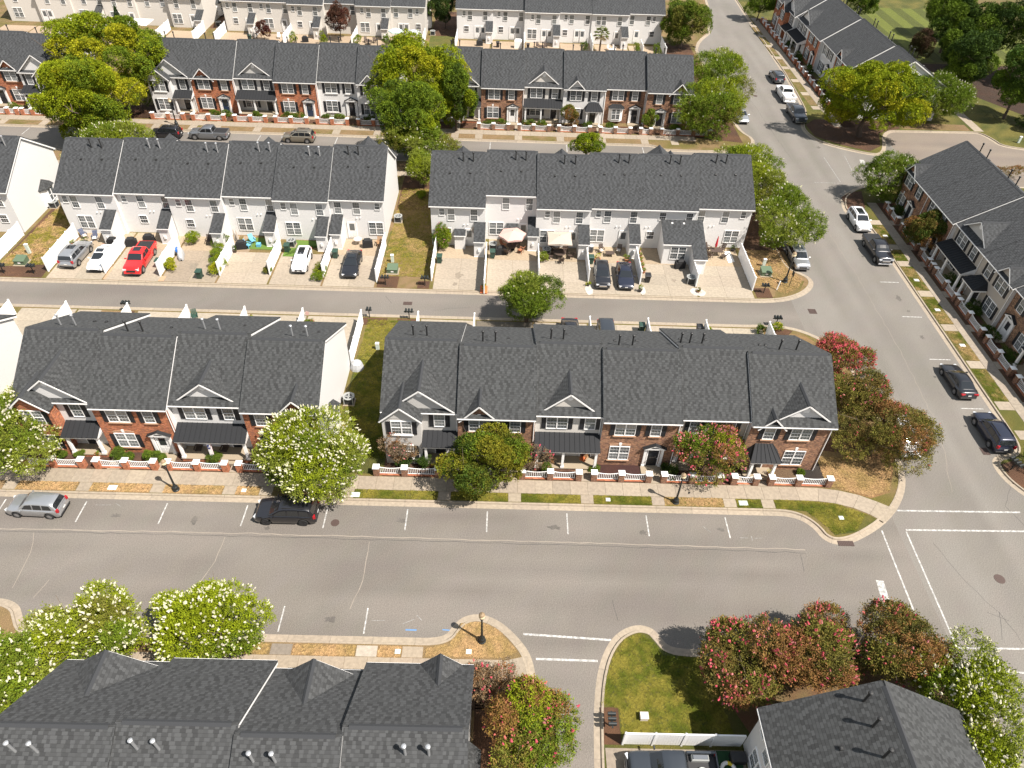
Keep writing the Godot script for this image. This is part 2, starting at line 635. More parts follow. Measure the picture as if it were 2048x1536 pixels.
# one poured slab with open joints round it
func slab(root: Node3D, p: PackedVector2Array, top := 0.142, tint := Color(1, 1, 1), called := "slab"):
	var q := PackedVector2Array()
	var c := Vector2.ZERO
	for v in p:
		c += v / p.size()
	for v in p:
		q.append(v.move_toward(c, 0.012))
	var col := CON_A.lerp(CON_B, rng.randf()) * tint
	col *= rng.randf_range(0.96, 1.04)
	var st := mb()
	st.set_color(col)
	if Geometry2D.is_polygon_clockwise(q):
		q.reverse()
	var top_pts := []
	for i in range(q.size() - 1, -1, -1):
		top_pts.append(Vector3(q[i].x, top, q[i].y))
	poly(st, top_pts)
	for i in q.size():
		var a := q[i]
		var b := q[(i + 1) % q.size()]
		quad(st, Vector3(a.x, top, a.y), Vector3(b.x, top, b.y), Vector3(b.x, 0.06, b.y), Vector3(a.x, 0.06, a.y))
	obj(called, st, M.concrete, root)

func slabs_x(root: Node3D, x0: float, x1: float, za: float, zb: float, step: float, tint := Color(1, 1, 1)):
	var n := int(round((x1 - x0) / step))
	for i in n:
		slab(root, rect(lerpf(x0, x1, float(i) / n), za, lerpf(x0, x1, float(i + 1) / n), zb), 0.142, tint)

func slabs_z(root: Node3D, z0: float, z1: float, xa: float, xb: float, step: float, tint := Color(1, 1, 1)):
	var n := int(round((z1 - z0) / step))
	for i in n:
		slab(root, rect(xa, lerpf(z0, z1, float(i) / n), xb, lerpf(z0, z1, float(i + 1) / n)), 0.142, tint)

func drive(root: Node3D, x0: float, x1: float, za: float, zb: float, nx: int, nz: int, tint := Color(1, 1, 1)):
	for i in nx:
		for k in nz:
			slab(root, rect(lerpf(x0, x1, float(i) / nx), lerpf(za, zb, float(k) / nz), lerpf(x0, x1, float(i + 1) / nx), lerpf(za, zb, float(k + 1) / nz)), 0.138, tint)

func strip(called: String, pts: PackedVector2Array, w: float, y: float, m: Material, wobble := 0.0, parent: Node = self) -> MeshInstance3D:
	var st := mb()
	var p := PackedVector2Array()
	for i in pts.size() - 1:
		var n := maxi(1, int(pts[i].distance_to(pts[i + 1]) / 0.8)) if wobble > 0.0 else 1
		for k in n:
			p.append(pts[i].lerp(pts[i + 1], float(k) / n))
	p.append(pts[pts.size() - 1])
	if wobble > 0.0:
		for i in p.size():
			p[i] += Vector2(noise_b.get_noise_2d(p[i].x * 2.0, p[i].y * 2.0 + 40.0), noise_b.get_noise_2d(p[i].x * 2.0 + 90.0, p[i].y * 2.0)) * wobble
	for i in p.size() - 1:
		var d := (p[i + 1] - p[i]).normalized()
		var n := Vector2(-d.y, d.x) * w * 0.5
		if wobble > 0.0:
			n *= 0.6 + 0.8 * absf(noise_b.get_noise_2d(p[i].x * 3.0, p[i].y * 3.0))
		var a := p[i] - n
		var b := p[i + 1] - n
		var c := p[i + 1] + n
		var e := p[i] + n
		quad(st, Vector3(e.x, y, e.y), Vector3(c.x, y, c.y), Vector3(b.x, y, b.y), Vector3(a.x, y, a.y))
	return struct(called, st, m, parent)

func setting():
	# streets, butted end to end
	var fa := Color(0.205, 0.184, 0.160)
	var fb := Color(0.158, 0.141, 0.122)
	sheet("front_street", rect(-130, -38, 33.5, -8), 0.0, M.asphalt, 1.0, fa, fb, 1)
	sheet("alley", rect(-130, -68.4, 33.5, -62), 0.0, M.asphalt, 1.2, fa * 0.98, fb * 0.97, 1)
	sheet("back_street", rect(-130, -109.5, 33.5, -99.5), 0.0, M.asphalt, 1.4, fa * 1.04, fb * 1.06, 1)
	sheet("side_street", pv([33.5, -220, 62, -220, 62, -8, 33.5, -8]), 0.0, M.asphalt, 1.1, Color(0.215, 0.197, 0.173), Color(0.172, 0.157, 0.137), 2)
	sheet("rear_lane", rect(62, -120, 112, -95), 0.0, M.asphalt, 1.5, Color(0.23, 0.19, 0.15), Color(0.18, 0.15, 0.125), 1)
	sheet("ground", rect(-700, -700, 700, 200), -0.08, M.grass, 40.0, GRN_A, DRY_B, 0)
	# blocks
	var p1 := smooth_line(pv([-130, -36.83, 24.4, -36.83, 25.6, -36.45, 26.4, -35.6, 26.8, -34.5, 27.9, -33.95, 29.9, -34.5, 33.2, -36.6, 35.6, -39.4, 36.8, -42.3, 36.9, -46, 36.9, -56, 36.4, -59.2, 35.2, -60.9, 33.1, -62.6, 30.5, -63.35, 27, -63.15, -130, -63.15]))
	var p2 := smooth_line(pv([-130, -67.25, 28.5, -67.3, 31, -67.4, 33.5, -67.95, 36.0, -69.5, 37.35, -71.5, 37.2, -73, 36.2, -74, 35.5, -74.8, 35.2, -76, 35.2, -95, 37.6, -97.5, 37.6, -99.5, 35.5, -101, -130, -101]))
	var p3 := smooth_line(pv([-130, -108.2, 22.4, -108.2, 23.2, -107.7, 23.6, -107, 25, -106.7, 31.5, -106.7, 36.5, -107.2, 39.2, -109.5, 39.9, -112.5, 38.6, -115, 38.3, -118, 38.3, -155, 40, -160.5, 42.9, -165.4, 46, -180, 50, -215, -130, -215]), 1)
	var p4 := smooth_line(pv([110, -36.6, 50, -37, 47, -38.6, 45.4, -41, 45.1, -43.2, 45.8, -44.3, 47.6, -44.7, 48.4, -45.6, 48.5, -48, 48.7, -84, 48.5, -86.4, 47.4, -87.3, 46.9, -89, 47, -91, 48, -94, 50.5, -96.3, 53, -97.6, 66, -98.4, 110, -99]))
	var p5 := smooth_line(pv([55, -215, 53.6, -172, 52.7, -143, 52.1, -133, 51.5, -125.5, 50.4, -121.5, 48.8, -117.8, 49.0, -114.5, 50.2, -111.7, 53, -109.6, 57.5, -107.4, 59.5, -108, 61, -111, 62.3, -115, 64, -116.8, 79, -117.3, 79.9, -115, 80.2, -112.6, 83.3, -111.3, 90, -110, 111, -109]))
	var p0 := smooth_line(pv([-130, -27.5, -36.4, -27.5, -35.2, -27.0, -34.6, -26.2, -34.0, -25.4, -33.0, -25.15, -4.6, -25.15, -3.6, -25.4, -3.2, -26.1, -2.5, -26.9, -1.2, -27.2, 0.3, -26.6, 1.6, -25.4, 2.6, -24.0, 2.95, -22, 2.95, -8]))
	var p6 := smooth_line(pv([6.5, -8, 6.5, -16.6, 6.8, -21, 7.45, -23.8, 8.6, -25.7, 10.2, -26.6, 11.5, -26.4, 12.1, -25.6, 12.5, -24.95, 13.6, -24.75, 28.5, -24.75, 29.6, -25.6, 31, -25.9, 32.8, -24.6, 34, -22.3, 34.4, -19, 34.4, -8]))
	for k in [["a", p1, 1.0], ["b", p2, 1.0], ["c", p3, 1.0], ["d", p4, -1.0], ["e", p5, 1.0], ["f", p0, -1.0], ["g", p6, -1.0]]:
		kerb("kerb", k[1], k[2])
	var lawns := [[p1, [-130, -63, -130, -37]], [p2, []], [p3, []], [p4, [110, -99]], [p5, [111, -215]], [p0, [-130, -8]], [p6, []]]
	var cols := [[GRN_B, DRY_B], [DRY_A * 0.95, GRN_B], [DRY_A * 0.9, GRN_B], [GRN_A * 1.2, GRN_B], [GRN_A * 1.1, GRN_B * 1.1], [DRY_A, DRY_B], [GRN_A, GRN_B * 0.9]]
	for i in lawns.size():
		var poly2: PackedVector2Array = lawns[i][0].duplicate()
		if lawns[i][1].size() == 2:
			poly2.append(Vector2(lawns[i][1][0], lawns[i][1][1]))
		var shr := Geometry2D.offset_polygon(poly2, -0.55)
		sheet("lawn", shr[0], G, M.grass, 1.0 if i in [0, 1, 5, 6] else 1.6, cols[i][0], cols[i][1], 0)
	walks()
	beds()
	paint()

func walks():
	# front row: pavement, strips across the verge, bend round the corner
	var w := struct_root("sidewalk")
	slabs_x(w, -75.0, 26.0, -39.92, -38.46, 1.53)
	var front := [Vector2(26.0, -38.46), Vector2(27.6, -38.42), Vector2(29.0, -38.22), Vector2(30.4, -37.8), Vector2(31.6, -37.15), Vector2(32.5, -36.35)]
	var back := [Vector2(26.0, -39.92), Vector2(28.0, -39.88), Vector2(29.8, -39.65), Vector2(31.4, -39.2), Vector2(32.8, -38.5), Vector2(34.1, -37.75)]
	for i in 5:
		slab(w, PackedVector2Array([front[i], front[i + 1], back[i + 1], back[i]]))
	for x in [-41.5, -35.3, -29.1, -23.0, -19.9, -13.0, -4.74, 1.28, 7.5, 13.6, 19.8, 23.1]:
		slab(w, rect(x - 0.55, -38.45, x + 0.55, -37.52))
	for x in [-33.7, -29.45, -23.1, -4.7, 1.0, 7.55, 13.66, 21.5, 23.1]:
		slab(w, rect(x - 0.55, -41.4, x + 0.55, -39.94), 0.142, Color(0.97, 0.97, 0.97), "front_path")
	# row across the back street
	var w3 := struct_root("sidewalk")
	slabs_x(w3, -86.0, 30.0, -112.2, -110.6, 1.9)
	var xs := [-80.0, -73.5, -56.0, -50.2, -46.5, -40.0, -33.2, -27.5, -21.0, -14.0, -8.7, -4.9, 1.4, 8.1, 14.8, 21.6, 26.4]
	for x in xs:
		slab(w3, rect(x - 0.6, -110.58, x + 0.6, -108.95), 0.14)
		slab(w3, rect(x - 0.6, -115.0, x + 0.6, -112.22), 0.14, Color(0.97, 0.97, 0.97), "front_path")
	var w2 := struct_root("sidewalk")
	slabs_x(w2, -75.0, 33.0, -97.2, -95.7, 2.2)
	# east rows
	var we := struct_root("sidewalk")
	slabs_z(we, -92.0, -45.0, 50.95, 52.25, 1.55, Color(0.93, 0.94, 0.97))
	for z in [-86.5, -80.3, -76.4, -70.0, -63.5, -57.2, -51.0, -47.0]:
		slab(we, rect(49.35, z - 0.6, 50.93, z + 0.6))
		slab(we, rect(52.27, z - 0.6, 54.4, z + 0.6), 0.14, Color(0.97, 0.97, 0.97), "front_path")
	var wn := struct_root("sidewalk")
	slabs_z(wn, -178.0, -118.0, 54.7, 56.1, 2.0, Color(0.93, 0.94, 0.97))
	for z in [-172.0, -165.2, -158.6, -151.5, -145.8, -139.0, -132.5, -126.0]:
		slab(wn, rect(53.3, z - 0.75, 54.68, z + 0.75))
	slabs_z(wn, -150.0, -118.0, 78.6, 80.2, 2.0)
	# south row
	var ws := struct_root("sidewalk")
	slabs_x(ws, -33.0, 0.6, -23.55, -22.1, 1.6, Color(1.02, 1.0, 0.98))
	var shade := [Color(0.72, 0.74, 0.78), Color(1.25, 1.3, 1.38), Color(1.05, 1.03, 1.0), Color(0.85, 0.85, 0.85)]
	var k := 0
	for x in [-15.2, -9.15, -5.9, -22.0]:
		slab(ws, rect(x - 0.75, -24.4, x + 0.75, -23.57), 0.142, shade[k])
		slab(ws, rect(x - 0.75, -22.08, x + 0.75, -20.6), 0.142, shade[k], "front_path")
		k += 1
	slab(ws, PackedVector2Array([Vector2(0.62, -23.5), Vector2(2.3, -23.9), Vector2(2.3, -22.4), Vector2(0.62, -22.1)]))
	# driveways behind the middle row: two lanes of slabs and a patio each
	var fx := [-53.2, -46.6, -40.1, -33.6, -27.6, -21.4, -15.2]
	var dv := struct_root("driveway")
	for i in 6:
		drive(dv, fx[i] + 0.12, fx[i + 1] - 0.1, -74.6, -68.0, 2, 3, Color(1.1, 1.11, 1.12) if i != 2 else Color(0.92, 0.9, 0.88))
		if i != 3 and i != 4:
			drive(dv, fx[i] + 0.12, fx[i + 1] - 0.1, -78.3, -74.6, 1, 1, Color(1.15, 1.08, 0.98))
	drive(dv, -33.2, -31.6, -78.3, -74.6, 1, 2, Color(0.95, 0.85, 0.74))
	var gx := [-8.6, -2.4, 3.95, 9.85, 16.0, 22.6, 29.3]
	for i in 6:
		drive(dv, gx[i] + 0.14, gx[i + 1] - 0.12, -74.6, -68.0, 2, 3, Color(1.08, 1.1, 1.12))
		drive(dv, gx[i] + 0.14, gx[i + 1] - 0.12, -80.0 if i == 1 else -78.6, -74.6, 1, 1, Color(1.12, 1.05, 0.95))
	# behind the front row
	var hx := [-53.0, -46.8, -40.3, -34.1, -27.9, -21.7, -15.5]
	for i in 6:
		if i != 1:
			drive(dv, hx[i] + 0.1, hx[i + 1] - 0.1, -62.3, -53.5, 2, 4, Color(1.1, 1.13, 1.15))
		else:
			drive(dv, hx[i] + 0.1, hx[i] + 2.6, -62.3, -53.5, 1, 4)
	var ix := [-9.3, -3.2, 3.2, 9.2, 15.5, 21.8, 28.7]
	for i in 6:
		drive(dv, ix[i] + 0.1, ix[i + 1] - 0.1, -62.3, -53.5, 2, 4, Color(1.1, 1.13, 1.15) if i != 1 else Color(0.42, 0.42, 0.42))
	# patios of the top row
	var pt := struct_root("patio")
	for b in [[-104.0, -63.0, 6], [-59.0, -18.2, 6], [-11.4, 30.8, 6]]:
		for i in b[2]:
			var x0: float = lerpf(b[0], b[1], float(i) / b[2])
			var x1: float = lerpf(b[0], b[1], float(i + 1) / b[2])
			drive(pt, x0 + 0.15, x1 - 0.15, -155.8, -146.0, 1, 4, Color(1.15, 1.05, 0.95))
	# lawn fence driveway at the bottom
	var dl := struct_root("driveway")
	drive(dl, 7.3, 16.3, -17.8, -12.5, 4, 2, Color(0.8, 0.8, 0.8))

func bed(p: PackedVector2Array, a := MUL_A, b := MUL_B, y := 0.128):
	sheet("mulch_bed", p, y, M.mulch, 0.8, a, b, 0)

func verge(p: PackedVector2Array, a: Color, b: Color, y := 0.126):
	sheet("grass_verge", p, y, M.grass, 0.6, a, b, 0)

func blob(cx: float, cz: float, rx: float, rz: float, n := 14, rough := 0.22) -> PackedVector2Array:
	var p := PackedVector2Array()
	for i in n:
		var f := 1.0 + rough * noise_b.get_noise_2d(cx * 3.0 + i * 5.3, cz + i)
		p.append(Vector2(cx + cos(TAU * i / n) * rx * f, cz + sin(TAU * i / n) * rz * f))
	return p

func beds():
	# front verges of the front row, drier to the left
	var vx := [-75.0, -41.5, -35.3, -29.1, -23.0, -19.9, -13.0, -4.74, 1.28, 7.5, 13.6, 19.8, 23.1]
	for i in vx.size() - 1:
		var t := clampf((vx[i] + 26.0) / 14.0, 0.0, 1.0)
		verge(rect(vx[i] + 0.57, -38.44, vx[i + 1] - 0.57, -37.5), DRY_A.lerp(GRN_A if i != 10 else GRN_B, t), DRY_B.lerp(GRN_B, t))
	verge(pv([23.7, -38.44, 26.0, -38.44, 29.0, -38.2, 31.5, -37.1, 32.1, -36.6, 29.9, -35.3, 27.9, -34.9, 27.5, -35.8, 26.2, -37.3, 23.7, -37.5]), GRN_A, GRN_B)
	for r in [[-75, -41.0], [-41.0, -15.6], [-10.3, 28.6]]:
		bed(rect(r[0], -42.6, r[1], -39.96), Color(0.20, 0.105, 0.065), Color(0.13, 0.07, 0.045))
	bed(rect(8.6, -42.6, 15.2, -39.96), Color(0.115, 0.045, 0.035), Color(0.085, 0.035, 0.03), 0.132)
	bed(rect(23.9, -42.6, 28.3, -39.96), Color(0.30, 0.20, 0.11), Color(0.24, 0.15, 0.085), 0.132)
	bed(rect(26.6, -44.0, 28.9, -40.2), Color(0.075, 0.055, 0.045), Color(0.05, 0.04, 0.035), 0.136)
	# gap between the front blocks and the corner
	verge(rect(-15.2, -62.2, -10.3, -56.0), DRY_B * 1.1, GRN_B)
	verge(rect(-15.2, -56.0, -10.3, -40.2), GRN_A, GRN_B * 0.8)
	verge(pv([28.7, -62.6, 33.2, -61.2, 35.6, -58.0, 36.1, -54, 36.1, -43.4, 34.3, -39.6, 32.4, -38.9, 30.4, -39.6, 28.7, -40.2]), DRY_A * Color(1, 0.86, 0.75), DRY_B)
	bed(pv([29.4, -59.5, 34.6, -58.0, 35.4, -47.5, 33.8, -43.8, 29.4, -44.4]), MUL_A, MUL_B)
	bed(pv([28.9, -62.3, 30.6, -62.6, 32.0, -62.1, 31.0, -61.0, 29.0, -60.8]))
	bed(rect(-16.0, -62.3, -12.9, -61.0)); bed(rect(-11.8, -62.3, -9.4, -60.8)); bed(rect(-41.9, -62.3, -40.6, -60.6))
	verge(rect(-46.5, -62.3, -42.0, -59.0), DRY_A, DRY_B)
	# gaps in the middle row
	verge(rect(-15.0, -74.5, -8.9, -68.05), DRY_A * 0.9, GRN_B)
	verge(rect(-15.0, -80.5, -8.9, -74.5), GRN_A * 1.3, GRN_B)
	verge(rect(-15.0, -92.5, -9.5, -80.5), DRY_A * 0.85, DRY_B)
	bed(rect(-15.0, -70.4, -12.6, -68.06)); bed(rect(-10.3, -69.6, -8.9, -68.06)); bed(rect(-15.0, -100, -9.4, -86.0))
	verge(rect(-60.0, -93.0, -53.5, -68.05), DRY_B * 1.05, GRN_B)
	verge(rect(-57.6, -74.4, -54.0, -70.0), GRN_A * 1.2, GRN_B)
	bed(pv([-75, -68.06, -75, -69.6, -60, -70.1, -56, -70.4, -53.8, -71.2, -53.6, -68.06]))
	bed(rect(-59.8, -84.5, -59.0, -72.0))
	verge(pv([29.6, -79.0, 35.5, -79.0, 35.5, -74.2, 36.3, -72.2, 35.2, -70.2, 33.2, -68.8, 29.6, -68.1]), DRY_A, DRY_B)
	verge(pv([32.6, -71.0, 36.2, -72.0, 35.2, -70.2, 33.2, -68.8, 31.6, -68.4]), GRN_B * 0.9, DRY_B, 0.13)
	bed(rect(29.7, -95, 35.5, -78.5), MUL_A * 0.8, MUL_B); bed(rect(29.5, -70.2, 31.4, -68.2))
	# tidy strips before the rear row, its gardens and the corner by the side street
	var xs := [-80.0, -73.5, -56.0, -50.2, -46.5, -40.0, -33.2, -27.5, -21.0, -14.0, -8.7, -4.9, 1.4, 8.1, 14.8, 21.6]
	for i in xs.size() - 1:
		verge(rect(xs[i] + 0.65, -110.55, xs[i + 1] - 0.65, -108.95), DRY_A * 0.95, DRY_B if i % 3 != 0 else GRN_B)
	bed(rect(-86, -115.4, 29.6, -112.6))
	bed(pv([30, -116, 30, -112.0, 37.5, -110.5, 37.4, -122, 31, -122])); bed(rect(30.5, -158, 37.0, -130))
	bed(rect(-18.2, -118, -11.6, -112.6)); bed(rect(-70, -118, -58, -112.6)); bed(rect(-17, -175, -12, -158))
	verge(rect(-17.0, -158, -12, -130), GRN_A * 1.4, GRN_B); verge(rect(-62.6, -158, -59.2, -130), DRY_B * 0.9, GRN_B)
	bed(rect(-63, -172, -59.3, -158.0))
	# east rows
	for i in 6:
		var z0: float = [-86.5, -80.3, -76.4, -70.0, -63.5, -57.2][i]
		var z1: float = [-80.3, -76.4, -70.0, -63.5, -57.2, -51.0][i]
		verge(rect(49.35, z0 + 0.65, 50.93, z1 - 0.65), GRN_A * 1.3, DRY_B if i % 2 == 0 else GRN_B)
	bed(rect(52.3, -92, 54.6, -45), MUL_A * 0.8, MUL_B)
	bed(pv([47.8, -93.4, 47.7, -90, 48.6, -88.4, 50.2, -90.5, 51.4, -95.4, 49.6, -95.0]), MUL_A * 0.6, MUL_B)
	bed(pv([45.9, -43.2, 47.8, -43.9, 48.6, -42.0, 47, -40.2, 46, -41]), MUL_A, MUL_B)
	for i in 7:
		verge(rect(53.3, -171.0 + i * 6.55, 54.68, -166.4 + i * 6.55), DRY_A * 0.8, GRN_B)
	bed(rect(56.2, -178, 58.4, -118), MUL_A, MUL_B)
	bed(pv([50.0, -118.5, 50.2, -114, 53.5, -111, 57.5, -108.9, 60.0, -111, 61.5, -116, 66, -118.2, 66, -121, 52.2, -121]), MUL_A * 0.8, MUL_B)
	verge(rect(66.5, -120.6, 78.0, -118.1), DRY_A * 0.8, DRY_B)
	# mown stripes of the big lawn and the leaf litter under the wood
	for i in 16:
		var x := 76.0 + i * 2.6
		verge(pv([x, -190, x + 2.6, -190, x + 2.6, -152, x, -152]), (GRN_A * 1.25 if i % 2 == 0 else GRN_A * 2.1), (GRN_A * 1.4 if i % 2 == 0 else GRN_A * 2.2), 0.125)
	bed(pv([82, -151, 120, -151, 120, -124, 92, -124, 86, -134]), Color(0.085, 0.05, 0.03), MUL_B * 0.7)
	# south row garden and the corner lawn
	bed(rect(-40, -22.0, 0.5, -20.0), Color(0.2, 0.12, 0.07), MUL_B)
	bed(rect(-1.3, -21.0, 2.3, -10), MUL_A, MUL_B)
	verge(pv([-2.6, -26.3, -1.2, -26.5, 0.2, -25.9, 1.6, -24.2, 0.6, -23.6, -5.0, -23.6, -5.0, -24.4, -3.3, -24.6]), DRY_A, DRY_B)
	for r in [[-33, -22.8], [-21.2, -16.0], [-14.4, -9.95], [-8.35, -6.7]]:
		verge(rect(r[0], -24.4, r[1], -23.57), DRY_A * Color(1, 0.92, 0.85), DRY_B)
	bed(rect(7.2, -20.4, 8.4, -18.0))
	bed(pv([15, -23.9, 30, -23.9, 33, -22, 33, -18.5, 17.2, -18.5, 16, -21]), MUL_A * 1.1, DRY_B)

func paint():
	var bay := struct_root("parking_bay_lines")
	for i in 12:
		var x := -34.5 + 6.7 * (i - 2)
		if x < 25:
			strip("line", pv([x, -36.55, x, -34.45]), 0.11, 0.004, M.paint_white, 0.0, bay)
	for x in [-9.6, -15.8, -22.2]:
		strip("line", pv([x, -25.35, x, -27.4]), 0.1, 0.004, M.paint_white, 0.0, bay)
	for z in [-72.4, -65.5, -58.05, -50.6]:
		strip("line", pv([45.6, z, 47.9, z]), 0.11, 0.004, M.paint_white, 0.0, bay)
	for i in 9:
		var x := -75.0 + i * 12.0
		strip("line", pv([x, -108.0, x, -105.6]), 0.12, 0.004, M.paint_white, 0.0, bay)
	strip("line", pv([48.2, -125.5, 50.4, -125.5]), 0.12, 0.004, M.paint_white, 0.0, bay)
	var cw := struct_root("crosswalk_lines")
	strip("line", pv([34.2, -37.72, 45.0, -37.86]), 0.16, 0.004, M.paint_white, 0.0, cw)
	strip("line", pv([34.2, -35.72, 52.0, -36.0]), 0.16, 0.004, M.paint_white, 0.0, cw)
	strip("line", pv([32.1, -35.6, 31.75, -26.2]), 0.13, 0.004, M.paint_white, 0.0, cw)
	strip("line", pv([34.15, -35.55, 33.85, -25.35]), 0.13, 0.004, M.paint_white, 0.0, cw)
	strip("line", pv([33.85, -25.3, 45.0, -25.4]), 0.14, 0.004, M.paint_white, 0.0, cw)
	strip("line", pv([34.3, -23.5, 45.0, -23.6]), 0.14, 0.004, M.paint_white, 0.0, cw)
	strip("line", pv([2.0, -25.62, 8.4, -25.3]), 0.16, 0.004, M.paint_white, 0.0, cw)
	strip("line", pv([2.9, -23.75, 7.3, -23.7]), 0.16, 0.004, M.paint_white, 0.0, cw)
	strip("line", pv([49.4, -106.5, 49.3, -98.2]), 0.13, 0.004, M.paint_worn, 0.0, cw)
	strip("line", pv([52.9, -107.2, 52.0, -99.2]), 0.13, 0.004, M.paint_worn, 0.0, cw)
	strip("line", pv([45.3, -97.9, 49.4, -97.9]), 0.11, 0.004, M.paint_worn, 0.0, cw)
	strip("stop_bar", pv([30.15, -30.8, 29.9, -28.4]), 0.6, 0.0045, M.paint_white, 0.0, cw)
	strip("stop_bar", pv([55.2, -106.0, 54.9, -104.4]), 0.7, 0.0045, M.paint_white, 0.0, cw)
	# oil drips and tyre-dark patches in the bays
	var oil := struct_root("oil_stains")
	for o in [[-31.5, -35.2, 0.5, 0.25], [-25.0, -34.9, 0.35, 0.5], [-18.9, -34.3, 0.3, 0.2], [-8.2, -35.4, 0.6, 0.3], [4.6, -35.1, 0.7, 0.25], [11.9, -34.8, 0.4, 0.3], [18.5, -35.3, 0.35, 0.22], [46.6, -69.0, 0.35, 0.7], [46.4, -61.8, 0.3, 0.4], [46.8, -66.6, 0.25, 0.3], [-12.2, -26.4, 0.5, 0.3], [-19.0, -26.2, 0.4, 0.3], [49.6, -110.0, 0.4, 0.5], [-5.6, -71.0, 0.5, 0.8], [-5.9, -69.2, 0.3, 0.4], [-37.2, -71.3, 0.6, 0.9], [0.8, -71.5, 0.25, 0.35], [20.2, -71.2, 0.3, 0.4]]:
		var dr: bool = o[1] < -68.0 and o[0] < 30.0
		var so := sheet("stain", blob(o[0], o[1], o[2] * 0.8, o[3] * 0.8, 18, 0.75), 0.146 if dr else 0.003, M.concrete if dr else M.asphalt, 0.3, CON_B * 0.72 if dr else Color(0.105, 0.095, 0.084), CON_B * 0.9 if dr else Color(0.16, 0.145, 0.127), 3, "", oil)
	# utility marks sprayed on the street
	var um := struct_root("utility_marks")
	for a in [[-6.6, -25.75, -5.8, -25.72], [-3.9, -25.8, -3.2, -25.75]]:
		strip("spray_mark", pv(a), 0.12, 0.004, M.paint_blue, 0.05, um)
	for a in [[-9.2, -26.4, -8.2, -26.45], [-6.9, -26.2, -6.0, -26.6], [-5.9, -26.9, -5.5, -26.5], [-33.6, -36.2, -32.4, -36.25], [-32.0, -36.4, -31.5, -36.1], [19.9, -34.5, 20.6, -34.5], [20.9, -34.3, 20.9, -34.7], [21.1, -34.5, 21.8, -34.55], [17.0, -35.6, 17.6, -35.0]]:
		strip("spray_mark", pv(a), 0.05, 0.004, M.paint_worn, 0.03, um)
	# seams, sediment lines and cracks in the asphalt
	var cr := struct_root("street_cracks")
	strip("seam", pv([-60, -33.55, -20, -33.75, 5, -33.65, 25, -33.5]), 0.10, 0.003, M.sediment, 0.1, cr)
	strip("seam", pv([-60, -33.35, -20, -33.5, 5, -33.4, 25, -33.2]), 0.05, 0.0035, M.crack, 0.1, cr)
	for a in [[-37.2, -33.4, -36.6, -31.5, -36.5, -28.4], [-22.0, -33.4, -22.2, -31.0, -22.9, -28.4, -23.2, -27.0], [-10.4, -33.2, -10.3, -30.5, -10.9, -27.2], [-34.0, -29.2, -34.6, -27.6]]:
		strip("crack", pv(a), 0.06, 0.003, M.sediment, 0.16, cr)
	for a in [[8.8, -28.6, 9.0, -26.9], [24.5, -33.0, 24.4, -31.5], [36.0, -34.5, 37.0, -31, 38.4, -28.2, 38.9, -25.8], [37.4, -28.2, 38.8, -27.6], [38.4, -28.2, 37.6, -26.0], [48.5, -45, 44.0, -38.5, 45.5, -34], [-8.0, -64.2, -4.0, -64.9], [43.0, -135, 43.6, -115, 44.0, -105], [40.5, -150, 40.9, -135], [-13.7, -66.5, -12.8, -65.2]]:
		strip("crack", pv(a), 0.035, 0.003, M.crack, 0.2, cr)
	for a in [[42.5, -92, 43.2, -75, 43.0, -60, 42.2, -48, 40, -40]]:
		strip("seam", pv(a), 0.04, 0.003, M.sediment, 0.2, cr)

# ------------------------------------------------------------------ townhouses
# local axes of a house: x along its front from the left as one faces it, z = 0 the front wall (out is +z), y up

# one sloping slab of roof between two lines that run along x
func slope(st: SurfaceTool, x0: float, x1: float, ya: float, za: float, yb: float, zb: float, t := 0.11):
	var d := Vector3(0, yb - ya, zb - za).normalized()
	var n := Vector3(0, d.z, -d.y)
	if n.y < 0:
		n = -n
	var p := [Vector3(x0, ya, za), Vector3(x1, ya, za), Vector3(x1, yb, zb), Vector3(x0, yb, zb)]
	if (p[1] - p[0]).cross(p[2] - p[0]).dot(n) < 0:
		p = [p[1], p[0], p[3], p[2]]
	var q := []
	for v in p:
		q.append(v + n * t)
	quad(st, q[0], q[1], q[2], q[3])
	quad(st, p[3], p[2], p[1], p[0])
	for i in 4:
		var k := (i + 1) % 4
		quad(st, p[i], p[k], q[k], q[i])

# a bar of given width and height from a to b
func bar(st: SurfaceTool, a: Vector3, b: Vector3, w: float, h: float):
	var d := (b - a).normalized()
	var side := d.cross(Vector3.UP)
	if side.length() < 0.01:
		side = Vector3.RIGHT
	side = side.normalized()
	obox(st, (a + b) / 2, Vector3(w, h, a.distance_to(b)), Basis(side, d.cross(side) * -1.0, -d))

